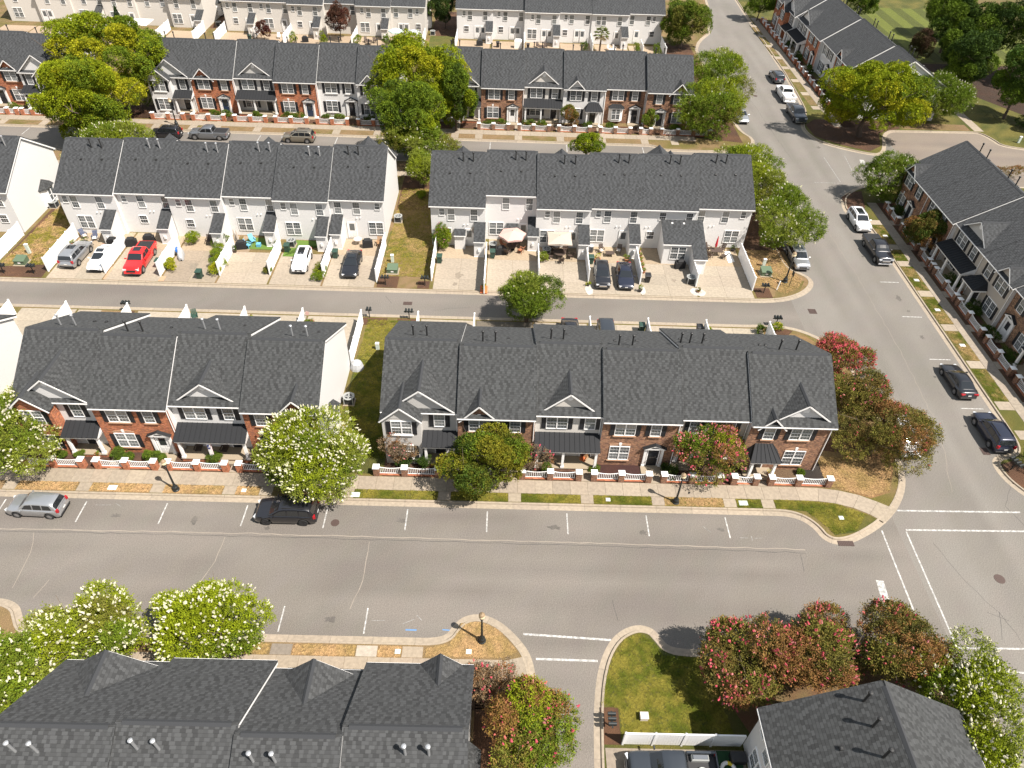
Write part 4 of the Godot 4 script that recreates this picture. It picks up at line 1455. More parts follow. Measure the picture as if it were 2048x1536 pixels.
# back of a house; tokens say what stands where, counted from the left as one faces the back
func rear(root: Node3D, d: Dictionary, w: float, D: float, hr: float):
	for tok in str(d.rear).split(" ", false):
		var c: String = tok[0]
		var x: float = float(tok.substr(1))
		var px := w - x
		var top := hr - 0.45
		if c == "s":
			window(root, px, top - 0.95, 0.55, 0.85, 1, -D, PI)
		elif c == "t":
			window(root, px, top - 1.6, 0.78, 1.5, 1, -D, PI)
		elif c == "q":
			window(root, px, top - 1.1, 0.75, 0.95, 1, -D, PI, "pane_dark")
		elif c == "D":
			window(root, px, 0.75, 1.65, 1.6, 2, -D, PI)
		elif c == "m":
			window(root, px, 1.35, 0.85, 0.95, 1, -D, PI, "pane_dark")
		elif c == "P":
			door(root, px, 0.22, -D, "door_white", PI, "pane_b", 0.95)
		elif c == "F":
			door(root, px + 0.52, 0.22, -D, "door_white", PI, "pane_b", 0.95)
			door(root, px - 0.52, 0.22, -D, "door_white", PI, "pane_b", 0.95)
		elif c == "c" or c == "k":
			var cw := 1.22 if c == "c" else 1.25
			var dp := 2.45 if c == "c" else 0.85
			var yt := 3.25 if c == "c" else 2.25
			var yl := 2.15 if c == "c" else 1.95
			var st := mb()
			var xa := px - cw
			var xb := px
			quad(st, Vector3(xb, -0.1, -D - dp), Vector3(xa, -0.1, -D - dp), Vector3(xa, yl, -D - dp), Vector3(xb, yl, -D - dp))
			poly(st, [Vector3(xb, -0.1, -D), Vector3(xb, -0.1, -D - dp), Vector3(xb, yl, -D - dp), Vector3(xb, yt, -D)])
			poly(st, [Vector3(xa, -0.1, -D - dp), Vector3(xa, -0.1, -D), Vector3(xa, yt, -D), Vector3(xa, yl, -D - dp)])
			var o := obj("storage_closet", st, M[d.get("side", "siding")], root)
			var r := mb()
			slope(r, xa - 0.07, xb + 0.07, yl - 0.06, -D - dp - 0.14, yt, -D - 0.004, 0.08)
			obj("closet_roof", r, M[d.sh], o)
			var tr := mb()
			bx(tr, xa - 0.08, xb + 0.08, yl - 0.12, yl - 0.02, -D - dp - 0.2, -D - dp - 0.14)
			if c == "c":
				bx(tr, xa - 0.02, xb + 0.02, -0.05, 0.06, -D - dp - 0.04, -D - dp - 0.003)
				bx(tr, xa + 0.5, xa + 0.75, 0.75, 1.15, -D - dp - 0.12, -D - dp - 0.005)
			obj("closet_trim", tr, M.trim, o)
		elif c == "v":
			var v := mb()
			tube(v, Vector3(px, 2.9, -D), Vector3(px, 2.9, -D - 0.1), 0.07, 0.07, 8)
			tube(v, Vector3(px - 0.45, 2.95, -D), Vector3(px - 0.45, 2.95, -D - 0.1), 0.06, 0.06, 8)
			obj("wall_vent", v, M.trim, root)

# ------------------------------------------------------------------ the rows
func houses():
	front_row()
	south_row()
	middle_row()
	rear_row()
	top_row()
	east_rows()

func front_row():
	var L := [
		[-41.0, 6.45, -42.55, "bay", false, "siding", "gabled brick bay townhouse with small metal porch, left end of the front row's left block", {"bayk": "brick_red", "vx": [2.1, 3.4], "vent": "pipe_steel", "stub": [4.0, 5.1], "endL": true}],
		[-34.5, 6.4, -41.95, "flat", false, "brick_red", "red brick townhouse with white pedimented door, second in the front row's left block", {"vx": [1.7, 3.0], "stub": [4.6], "lowpane": "pane_a", "door": "door_white"}],
		[-28.1, 6.2, -42.55, "porch", false, "siding", "white gabled townhouse whose porch has a striped flag, third in the front row's left block", {"vx": [1.8, 3.1], "vent": "pipe_steel", "stub": [4.6]}],
		[-21.9, 6.35, -41.95, "small", true, "brick_red", "red brick end townhouse of the left front block with white gable wall and bay", {"vx": [3.4, 4.7], "vent": "pipe_steel", "stub": [3.9, 5.2], "endR": true, "bay_side": [1, -3.4]}],
	]
	var C := [
		[-10.1, 6.35, -42.5, "bay", false, "siding_grey", "grey sided townhouse with double front gable, right of the front row lawn gap", {"vx": [2.1, 3.3], "stub": [2.6], "endL": true}],
		[-3.75, 6.6, -41.95, "small", false, "brick_brown", "brown brick townhouse with small brick gable half hidden by the dark green street tree", {"vx": [1.9, 3.0], "stub": [2.2, 4.2]}],
		[2.85, 5.75, -42.55, "porch", false, "siding_warm", "cream gabled townhouse with wide dark metal porch roof, third in the right front block", {"vx": [1.3, 2.4], "stub": [2.9], "pb": "brick_brown"}],
		[8.6, 6.65, -41.95, "flat", false, "brick_brown", "brown brick townhouse with black door under white pediment, fourth in the right front block", {"vx": [1.5, 2.7], "stub": [1.4, 3.4], "lowsh": false}],
		[15.25, 5.95, -42.5, "flat", true, "siding_taupe", "taupe sided townhouse behind the pink flowering tree in the right front block", {"vx": [1.2, 2.3, 0.4], "stub": [0.7, 3.0]}],
		[21.2, 7.0, -41.95, "corner", false, "brick_brown", "brown brick corner townhouse with hipped porch roof at the end of the right front block", {"vx": [3.1, 4.6], "stub": [1.9, 2.4], "endR": true}],
	]
	for b in [L, C]:
		for h in b:
			var d: Dictionary = h[7]
			d.merge({"at": Vector3(h[0], G, h[2]), "w": h[1], "kind": h[3], "mir": h[4], "front": h[5], "lab": h[6], "grp": "townhouses of the front row", "he": 5.9, "hr": 5.5, "fr": 5.2, "H": 9.2, "D": 12.2})
			if not d.has("rear"):
				d.rear = "s0.9 t2.1 t5.3 D1.9 P4.4"
			house(d)
	house({"at": Vector3(-53.6, G, -42.0), "w": 6.4, "kind": "flat", "front": "brick_red", "lab": "townhouse at the left edge showing only its white end wall beside the front row", "grp": "townhouses of the front row", "endR": true, "vx": [2.0, 3.2], "rear": "s0.9 t2.1 t5.3 D1.9 P4.4"})

func south_row():
	var g := "townhouses along the bottom edge"
	var rows := [
		[-20.0, 6.35, -20.0, "porch", "siding", "townhouse under the bottom left grey roof with a wide cross gable", {"vx": [3.7, 4.85], "endR": true}],
		[-13.6, 6.4, -20.25, "flat", "brick_red", "townhouse under the plain grey roof second from the left along the bottom", {"vx": [3.9, 5.05]}],
		[-8.0, 5.6, -19.75, "porch", "siding", "townhouse under the bottom grey roof with a central gable between white and dark verges", {"vx": [3.3, 4.45]}],
		[-1.5, 6.5, -20.25, "small", "brick_brown", "end townhouse by the lower lane with a narrow front gable at the bottom", {"vx": [1.85, 3.1], "endL": true, "bay_side": [0, -4.6]}],
	]
	for h in rows:
		var d: Dictionary = h[6]
		d.merge({"at": Vector3(h[0], G, h[2]), "turn": PI, "w": h[1], "kind": h[3], "front": h[4], "lab": h[5], "grp": g, "vent": "pipe_steel", "sh": "shingle_c", "rear": "s0.9 t2.1 D1.9 P4.4"})
		house(d)
	house({"at": Vector3(28.0, G, -11.9), "turn": PI / 2, "w": 6.3, "kind": "flat", "front": "brick_brown", "fr": 5.85, "D": 11.6, "hr": 5.3, "lab": "townhouse with grey gabled roof behind the red flowering trees at the bottom right", "grp": g, "vx": [2.6, 4.2, 5.6], "stub": [3.4], "endR": true, "rear": "s0.9 t2.1 t5.3 D1.9 P4.4"})
	house({"at": Vector3(28.0, G, -5.6), "turn": PI / 2, "w": 6.3, "kind": "small", "front": "brick_brown", "fr": 5.85, "D": 11.6, "hr": 5.3, "lab": "townhouse cut by the bottom edge beside the corner lawn", "grp": g, "endL": true, "rear": "t2.1 D1.9 P4.4"})

func middle_row():
	var s := 1.034
	var A := [
		[-54.4, -47.6, -77.9, -84.25, "s0.75 t1.75 t4.7 D2.2 v3.9 c5.0", "white rear of leftmost middle block townhouse above a silver and a white car", {"vx": [2.2, 3.4]}],
		[-47.6, -41.2, -78.45, -84.7, "s0.8 t2.7 t5.6 m2.3 v3.4 c4.9", "white rear of townhouse above the red pickup in the middle row", {"vx": [1.7, 2.9], "vent": "pipe_steel"}],
		[-41.2, -34.65, -77.85, -84.1, "s1.2 t2.4 t5.3 m1.9 v4.1 c5.1", "white rear of townhouse above the planted drive with the covered motorbike", {"vx": [1.0, 2.2], "vent": "pipe_steel"}],
		[-34.65, -28.4, -78.5, -84.7, "s0.9 t2.2 t5.3 D1.9 v3.6 c4.8", "white rear of townhouse behind the green turf patio with blue chairs", {"vx": [1.0, 2.3], "vent": "pipe_steel"}],
		[-28.4, -21.75, -77.8, -84.0, "s1.1 t2.3 t5.3 D1.8 v4.3 c5.0", "white rear of townhouse above the white car with a sunshade", {"vx": [1.4, 2.6], "vent": "pipe_steel"}],
		[-21.75, -15.25, -78.4, -84.6, "t0.9 t3.1 s5.6 D5.2 P2.3 v3.0 c0.15", "white rear of end townhouse above the black sedan, right end of the left middle block", {"vx": [3.2, 4.4]}],
	]
	var B := [
		[-9.35, -2.7, -77.6, -83.8, "s1.3 t2.4 t5.1 D1.5 k2.8 P4.5 v3.9 c5.2", "white rear of end townhouse beside the lawn gap with a satellite dish on its wall", {"vx": [1.6, 2.8]}],
		[-2.7, 3.55, -79.3, -84.5, "t2.4 t5.2 D1.3 P4.6 k2.6 v3.9 c5.15", "recessed white rear of townhouse behind the pink umbrella", {"vx": [1.4, 2.6], "hr": 6.25}],
		[3.55, 10.15, -77.75, -83.9, "s1.3 t2.4 t5.1 D1.4 P4.5 v3.6 c5.1", "white rear of townhouse behind the beige square umbrella", {"vx": [1.9, 3.2]}],
		[10.15, 16.3, -78.25, -84.6, "s1.0 t2.1 t5.2 D1.1 P4.3 v3.3 c4.8", "white rear of townhouse above the two parked black cars", {"vx": [1.4, 2.6]}],
		[16.3, 23.3, -78.3, -84.75, "q2.7 q5.9 m1.6 v0.9", "white rear of townhouse with a shingled single storey addition", {"vx": [2.0, 3.2]}],
		[23.3, 30.2, -79.0, -85.4, "t0.7 t3.6 s5.7 D4.9 P1.0 v2.0", "white rear of end townhouse with a closed red umbrella on its patio", {"vx": [3.0, 4.2]}],
	]
	var k := 0
	for b in [A, B]:
		for i in b.size():
			var h = b[i]
			var d: Dictionary = h[6]
			var rr: float = (h[2] - h[3]) / s
			d.merge({"at": Vector3(h[1], G, h[3] - 5.1 * s), "turn": PI, "w": h[1] - h[0], "s": s, "fr": 5.1, "D": rr + 5.1, "H": 9.15, "kind": ["small", "porch", "flat", "porch", "small", "bay"][(i + k) % 6], "front": ["brick_red", "siding", "brick_red", "siding", "brick_red", "siding"][i] if k == 0 else ["siding", "brick_brown", "siding", "brick_brown", "siding_taupe", "brick_brown"][i], "lab": h[5], "grp": "townhouses of the middle row seen from the back", "rear": h[4], "stub": [1.9, 4.3], "sh": "shingle_b"})
			if i == 0:
				d.endR = true
			if i == 5:
				d.endL = true
			var root := house(d)
			if k == 1 and i == 4:
				addition(root, d)
		k = 1
	house({"at": Vector3(-60.3, G, -89.4), "turn": PI, "w": 6.5, "s": s, "fr": 5.1, "D": 11.4, "kind": "flat", "front": "brick_red", "lab": "townhouse at the left edge of the middle row with white end wall and bay window", "grp": "townhouses of the middle row seen from the back", "rear": "t2.1 t5.0 m4.6", "vx": [1.2, 2.2], "vent": "pipe_steel", "endL": true, "bay_side": [0, -4.6], "sh": "shingle_b"})
	house({"at": Vector3(-66.9, G, -89.9), "turn": PI, "w": 6.5, "s": s, "fr": 5.1, "D": 11.4, "kind": "porch", "front": "siding", "lab": "townhouse cut off by the left edge in the middle row", "grp": "townhouses of the middle row seen from the back", "rear": "t2.1 t5.0 D1.9", "sh": "shingle_b"})

# the single-storey room with an L-shaped roof behind one house of the middle row
func addition(root: Node3D, d: Dictionary):
	var w: float = d.w / d.s
	var D: float = d.D
	var x1 := w - 2.75
	var x0 := w - 6.0
	var st := mb()
	var z0 := -D
	var z1 := -D - 3.4
	poly(st, [Vector3(x1, -0.1, z0), Vector3(x1, -0.1, z1), Vector3(x1, 2.75, z1), Vector3(x1, 3.95, z0)])
	poly(st, [Vector3(x0 - 1.45, -0.1, z1), Vector3(x0 - 1.45, -0.1, z0), Vector3(x0 - 1.45, 3.95, z0), Vector3(x0 - 1.45, 2.75, z1)])
	quad(st, Vector3(x1, -0.1, z1), Vector3(x0, -0.1, z1), Vector3(x0, 2.75, z1), Vector3(x1, 2.75, z1))
	var z2 := z1 - 2.0
	quad(st, Vector3(x0, -0.1, z2), Vector3(x0 - 1.45, -0.1, z2), Vector3(x0 - 1.45, 2.05, z2), Vector3(x0, 2.05, z2))
	poly(st, [Vector3(x0, -0.1, z1), Vector3(x0, -0.1, z2), Vector3(x0, 2.05, z2), Vector3(x0, 2.75, z1)])
	poly(st, [Vector3(x0 - 1.45, -0.1, z2), Vector3(x0 - 1.45, -0.1, z1), Vector3(x0 - 1.45, 2.75, z1), Vector3(x0 - 1.45, 2.05, z2)])
	obj("addition_wall", st, M.siding, root)
	var r := mb()
	slope(r, x0 - 1.55, x1 + 0.15, 2.72, z1 - 0.12, 3.97, z0 - 0.004, 0.09)
	slope(r, x0 - 1.55, x0 + 0.1, 2.03, z2 - 0.12, 2.76, z1 - 0.08, 0.095)
	obj("addition_roof", r, M.shingle_b, root)
	for x in [x1 - 1.1, x1 - 2.5]:
		var v := mb()
		cbox(v, Vector3(x, 3.86, z0 - 0.55), Vector3(0.22, 0.14, 0.22), 0.03)
		obj("roof_vent", v, M.trim, root)
	var t := mb()
	bx(t, x0 + 0.1, x1 + 0.2, 2.62, 2.74, z1 - 0.19, z1 - 0.12)
	bx(t, x0 - 1.55, x0 + 0.1, 1.93, 2.05, z2 - 0.19, z2 - 0.12)
	bx(t, x0 - 1.1, x0 - 0.45, 0.2, 1.0, z2 - 0.16, z2 - 0.004)
	obj("addition_trim", t, M.trim, root)
	window(root, x1 - 1.75, 0.75, 1.75, 1.6, 2, z1, PI)

func rear_row():
	var s := 1.055
	var g := "townhouses of the rear row"
	var R := [
		[-84.6, -78.2, -116.4, "small", true, "brick_red", "red brick townhouse cut off by the left edge in the rear row", {}],
		[-78.2, -71.8, -115.6, "bay", true, "siding", "white townhouse left of the great bright green trees in the rear row", {"endR": true}],
		[-57.6, -51.1, -115.7, "bay", false, "siding", "white townhouse with grey porch roof behind the black street lamp in the rear row", {"endL": true}],
		[-51.1, -44.3, -115.6, "small", false, "brick_red", "red brick townhouse with brick gable and white pedimented blue door in the rear row", {"door": "door_blue"}],
		[-44.3, -37.75, -116.2, "porch", false, "siding_grey", "white gabled townhouse with wide porch between two red brick ones in the rear row", {}],
		[-37.75, -31.0, -115.1, "flat", false, "brick_red", "red brick townhouse with flat front and blue door in the rear row", {"door": "door_blue"}],
		[-31.0, -24.65, -115.9, "flat", false, "siding", "white townhouse with arched lower window in the rear row", {}],
		[-24.65, -18.2, -115.2, "small", false, "siding", "white townhouse mostly hidden by the great tree in the middle of the rear row", {"endR": true}],
	]
	var S := [
		[-11.4, -4.75, -116.2, "bay", false, "siding", "white townhouse right of the great tree in the rear row", {"endL": true}],
		[-4.75, 2.15, -115.5, "flat", false, "brick_brown", "brown brick townhouse with white pedimented white door in the rear row", {"door": "door_white"}],
		[2.15, 8.5, -116.6, "porch", false, "siding_warm", "cream double gabled townhouse with wide porch in the right rear block", {}],
		[8.5, 15.35, -116.0, "hip", false, "siding", "white townhouse with hipped porch hood and small tree before it in the rear row", {}],
		[15.35, 22.0, -116.7, "baywin", false, "brick_brown", "brown brick townhouse with white bay window in the rear row", {}],
		[22.0, 29.2, -115.7, "small", true, "brick_brown", "brown brick end townhouse beside the corner trees in the rear row", {"endR": true}],
	]
	for b in [R, S]:
		for h in b:
			var d: Dictionary = h[7]
			d.merge({"at": Vector3(h[0], G, h[2]), "w": h[1] - h[0], "s": s, "D": 11.6, "kind": h[3], "mir": h[4], "front": h[5], "lab": h[6], "grp": g, "vx": [1.4, 2.7], "sh": "shingle_b"})
			house(d)

func top_row():
	var s := 1.075
	var g := "townhouses along the top edge seen from the back"
	var W := [-103.8, -97.0, -90.0, -83.6, -76.9, -70.2, -63.2]
	var WL := ["cream rear of townhouse cut off by the top left corner", "cream rear of townhouse at the top left corner", "cream rear of townhouse with a black shingled closet right of its windows, top left", "cream rear of townhouse with a yellow umbrella at the top left", "cream rear of townhouse behind the white canopy and conifer at the top left", "cream rear of end townhouse with green bin at its fence, top left block"]
	var WR := ["D1.9 t2.2", "F1.4 t2.2 t5.2", "D1.7 t2.3 t5.3 c4.6", "D1.9 t2.3 t5.3 P5.0", "t2.1 t5.0", "D1.2 F4.6 t1.6 t4.8 c5.3"]
	for i in 6:
		house({"at": Vector3(W[i + 1], G, -170.4 - (0.6 if i % 2 == 0 else 0.0)), "turn": PI, "w": W[i + 1] - W[i], "s": s, "D": 11.6, "kind": "flat", "front": "siding", "side": "siding_warm", "lab": WL[i], "grp": g, "rear": WR[i], "endL": true, "bay_side": [0, -3.6]} if i == 5 else {"at": Vector3(W[i + 1], G, -170.4 - (0.6 if i % 2 == 0 else 0.0)), "turn": PI, "w": W[i + 1] - W[i], "s": s, "D": 11.6, "kind": "flat", "front": "siding", "side": "siding_warm", "lab": WL[i], "grp": g, "rear": WR[i]})
	var Mx := [-58.8, -52.0, -45.4, -38.2, -31.8, -24.7, -17.9]
	var Mz := [-156.9, -156.9, -156.0, -157.4, -156.4, -156.9]
	var ML := ["beige rear of townhouse beside the grass gap, left end of the top middle block", "beige rear of townhouse behind the small red leaved tree and white lattice chairs", "beige rear of townhouse with potted plants by its patio in the top middle block", "beige rear of townhouse hidden by the tall copper leaved tree at the top", "beige rear of townhouse with bamboo plants on its patio in the top middle block", "beige rear of end townhouse with an aqua and a grey umbrella, top middle"]
	var MR := ["s1.0 t2.3 t5.2 m2.0 P4.4 c4.8", "s1.0 t2.3 t5.4 D1.9 P4.9", "s1.0 t2.2 t5.1 m1.9 P4.2 c4.8", "t2.2 t5.2 D1.9", "s1.2 t2.4 t5.2 D1.5 P4.1 c4.9", "t0.9 t3.6 s4.9 m5.0 F2.2"]
	for i in 6:
		var d := {"at": Vector3(Mx[i + 1], G, Mz[i] - 11.6 * s), "turn": PI, "w": Mx[i + 1] - Mx[i], "s": s, "D": 11.6, "kind": "flat", "front": "siding", "side": "siding_warm", "lab": ML[i], "grp": g, "rear": MR[i], "sh": "shingle_b", "endR": i == 0, "endL": i == 5}
		if i == 5:
			d.bay_side = [0, -6.0]
		house(d)
	var Nx := [-11.4, -4.0, 2.4, 9.5, 16.05, 23.6, 30.8]
	var Nz := [-156.8, -157.0, -155.9, -156.4, -156.2, -157.3]
	var NL := ["cream rear of end townhouse beside the dark lawn gap in the top right block", "cream rear of top right townhouse with a white covered object on its patio", "cream rear of townhouse with dark patio furniture in the top right block", "cream rear of townhouse with glazed double doors left of the palm", "cream rear of townhouse right behind the palm tree", "cream rear of end townhouse beside the street trees in the top right block"]
	var NR := ["s1.4 t2.5 t5.4 m1.8 F4.4 c5.6", "s1.1 t2.3 t5.3 m1.5 F4.2", "s1.5 t2.6 t5.6 D1.5 F4.3 c5.5", "s1.2 t2.3 t5.3 m1.2 F4.0", "t1.3 t2.3 t5.3 P5.0 c5.7", "t0.7 t3.8 s4.9 P1.9 m4.8"]
	for i in 6:
		house({"at": Vector3(Nx[i + 1], G, Nz[i] - 11.6 * s), "turn": PI, "w": Nx[i + 1] - Nx[i], "s": s, "D": 11.6, "kind": "flat", "front": "siding", "side": "siding", "lab": NL[i], "grp": g, "rear": NR[i], "sh": "shingle_b", "endR": i == 0, "endL": i == 5, "stub": [2.0]})

func east_rows():
	var g := "townhouses along the side street"
	var E := [
		[-91.7, -84.3, 54.4, "small", false, "brick_brown", "brown brick end townhouse facing the side street behind the white flowering tree", {"endL": true}],
		[-84.3, -77.0, 54.4, "flat", false, "brick_brown", "brown brick townhouse hidden behind the dark green tree on the side street", {}],
		[-77.0, -70.2, 54.85, "porch", false, "siding_taupe", "cream townhouse with long black porch roof on the side street", {"gab": "siding_grey"}],
		[-70.2, -63.5, 54.85, "hip", true, "siding_taupe", "cream townhouse with hipped black porch hood on the side street", {}],
		[-63.5, -57.0, 55.2, "flat", true, "brick_tan", "tan brick townhouse with a white pedimented door on the side street", {"door": "door_white"}],
		[-57.0, -50.5, 55.2, "porch", false, "siding_taupe", "cream townhouse with black porch roof at the right edge", {}],
		[-50.5, -44.0, 55.5, "flat", false, "brick_brown", "brown brick townhouse cut off by the right edge on the side street", {"endR": true}],
	]
	for h in E:
		var d: Dictionary = h[7]
		d.merge({"at": Vector3(h[2], G, h[0]), "turn": -PI / 2, "w": h[1] - h[0], "s": 1.03, "fr": 6.2, "D": 12.2, "kind": h[3], "mir": h[4], "front": h[5], "lab": h[6], "grp": g, "vx": [4.3, 5.5] if h[0] > -80 else [1.6, 3.4], "stub": [2.0, 5.0], "sh": "shingle_b"})
		house(d)
	var F := [
		[-173.6, -166.2, 58.2, "small", "brick_red", "red brick townhouse at the top of the side street cut by the upper edge", {"endL": true}],
		[-166.2, -158.9, 58.2, "bay", "siding", "white townhouse with small black porch roof near the top of the side street", {"bayk": "brick_red"}],
		[-158.9, -151.5, 58.8, "porch", "siding", "white townhouse with gable vent and square black porch roof on the upper side street", {}],
		[-151.5, -144.1, 58.8, "flat", "brick_red", "red brick townhouse with white pedimented door on the upper side street", {}],
		[-144.1, -136.7, 59.4, "flat", "siding", "white townhouse with arched lower window on the upper side street", {}],
		[-136.7, -129.2, 59.4, "small", "brick_red", "red brick gabled townhouse behind the great green tree on the upper side street", {}],
		[-129.2, -121.9, 60.0, "flat", "siding", "end townhouse hidden behind the great green tree by the rear lane", {"endR": true}],
	]
	for h in F:
		var d: Dictionary = h[6]
		d.merge({"at": Vector3(h[2], G, h[0]), "turn": -PI / 2, "w": h[1] - h[0], "s": 1.07, "fr": 5.6, "D": 12.0, "kind": h[3], "mir": false, "front": h[4], "lab": h[5], "grp": g, "vx": [1.9, 3.2], "stub": [4.6], "sh": "shingle_b"})
		house(d)
	# small white garage behind the upper row
	var t := thing("garage", "small white outbuilding with grey shingled roof behind the upper side street houses", "garage", Vector3(75.6, G, -143.5), 0.0)
	var st := mb()
	bx(st, -2.2, 2.2, 0, 2.8, -2.6, 2.6)
	poly(st, [Vector3(-2.2, 2.8, 2.6), Vector3(2.2, 2.8, 2.6), Vector3(0, 4.3, 2.6)])
	poly(st, [Vector3(2.2, 2.8, -2.6), Vector3(-2.2, 2.8, -2.6), Vector3(0, 4.3, -2.6)])
	obj("wall", st, M.siding, t)
	var r := mb()
	for s in [-1.0, 1.0]:
		var A := Vector3(0, 4.42, 2.8)
		var B := Vector3(s * 2.5, 2.72, 2.8)
		var e := Vector3(0, 0, -5.6)
		if s > 0:
			quad(r, A, B, B + e, A + e)
		else:
			quad(r, B, A, A + e, B + e)
	obj("roof", r, M.shingle_b, t)

# ------------------------------------------------------------------ fences and garden plants
func pier_meshes() -> Array:
	if not mesh_cache.has("pier"):
		var st := mb()
		bx(st, -0.25, 0.25, 0, 0.98, -0.25, 0.25)
		var c := mb()
		bx(c, -0.29, 0.29, 0.98, 1.04, -0.29, 0.29)
		var t := Vector3(0, 1.14, 0)
		var q := [Vector3(-0.27, 1.04, 0.27), Vector3(0.27, 1.04, 0.27), Vector3(0.27, 1.04, -0.27), Vector3(-0.27, 1.04, -0.27)]
		for i in 4:
			tri(c, q[i], q[(i + 1) % 4], t)
		mesh_cache.pier = [st.commit(), c.commit()]
	return mesh_cache.pier

func picket_mesh(l: float) -> Mesh:
	var key := "picket%.1f" % l
	if not mesh_cache.has(key):
		var st := mb()
		bx(st, 0, l, 0.17, 0.22, -0.025, 0.025)
		var n := int(l / 0.155)
		for i in n:
			var x := (i + 0.5) * l / n
			var t := 2.0 * x / l - 1.0
			var h := 0.80 + 0.15 * t * t
			bx(st, x - 0.024, x + 0.024, 0.14, h, -0.015, 0.015)
		for i in 8:
			var x0 := l * i / 8.0
			var x1 := l * (i + 1) / 8.0
			var t0 := 2.0 * x0 / l - 1.0
			var t1 := 2.0 * x1 / l - 1.0
			bar(st, Vector3(x0, 0.82 + 0.15 * t0 * t0, 0), Vector3(x1, 0.82 + 0.15 * t1 * t1, 0), 0.05, 0.04)
		mesh_cache[key] = st.commit()
	return mesh_cache[key]

# brick piers with white picket panels between; pos = distances along the run, starting at origin
func picket(at: Vector3, turn: float, pos: Array, brick: String, label: String, group: String, s := 1.0):
	var t := thing("picket_fence", label, "picket fence", at, turn, group)
	var pm := pier_meshes()
	for i in pos.size():
		var p := inst("brick_pier", pm[0], M[brick], t)
		p.position = Vector3(pos[i], 0, 0)
		var c := inst("pier_cap", pm[1], M.trim, p)
		if s != 1.0:
			p.scale = Vector3(s, s, s)
		if i > 0:
			var l: float = pos[i] - pos[i - 1] - 0.5 * s
			if l > 0.3:
				var k := inst("picket_panel", picket_mesh(l), M.vinyl, t)
				k.position = Vector3(pos[i - 1] + 0.25 * s, 0, 0)
				k.set_meta("kind", "stuff")
				var b := mb()
				bx(b, pos[i - 1] + 0.25 * s, pos[i] - 0.25 * s, -0.02, 0.1, -0.13, 0.13)
				obj("brick_plinth", b, M.brick_red, t)

func vinyl(x: float, z0: float, z1: float, label: String, group: String, h := 1.85, along_x := false):
	var t := thing("privacy_fence", label, "privacy fence", Vector3(x, G, z0), 0.0 if not along_x else PI / 2, group)
	var l := absf(z1 - z0)
	var n := maxi(1, int(round(l / 2.0)))
	var d := -1.0 if z1 < z0 else 1.0
	for i in n:
		var st := mb()
		var a := d * l * i / n
		var b := d * l * (i + 1) / n
		bx(st, -0.02, 0.02, 0.08, h - 0.1, a, b)
		bx(st, -0.045, 0.045, h - 0.12, h, a, b)
		bx(st, -0.045, 0.045, 0.05, 0.19, a, b)
		for k in 12:
			var zz := lerpf(a, b, (k + 0.5) / 12.0)
			bx(st, -0.027, 0.027, 0.19, h - 0.12, zz - 0.07, zz + 0.07)
		obj("fence_panel", st, M.vinyl, t)
	for i in n + 1:
		var zz := d * l * i / n
		var st := mb()
		bx(st, -0.065, 0.065, 0, h + 0.06, zz - 0.065, zz + 0.065)
		var p := obj("fence_post", st, M.vinyl, t)
		var c := mb()
		var tip := Vector3(0, h + 0.16, zz)
		var q := [Vector3(-0.09, h + 0.06, zz + 0.09), Vector3(0.09, h + 0.06, zz + 0.09), Vector3(0.09, h + 0.06, zz - 0.09), Vector3(-0.09, h + 0.06, zz - 0.09)]
		for k in 4:
			tri(c, q[k], q[(k + 1) % 4], tip)
		obj("post_cap", c, M.vinyl, p)

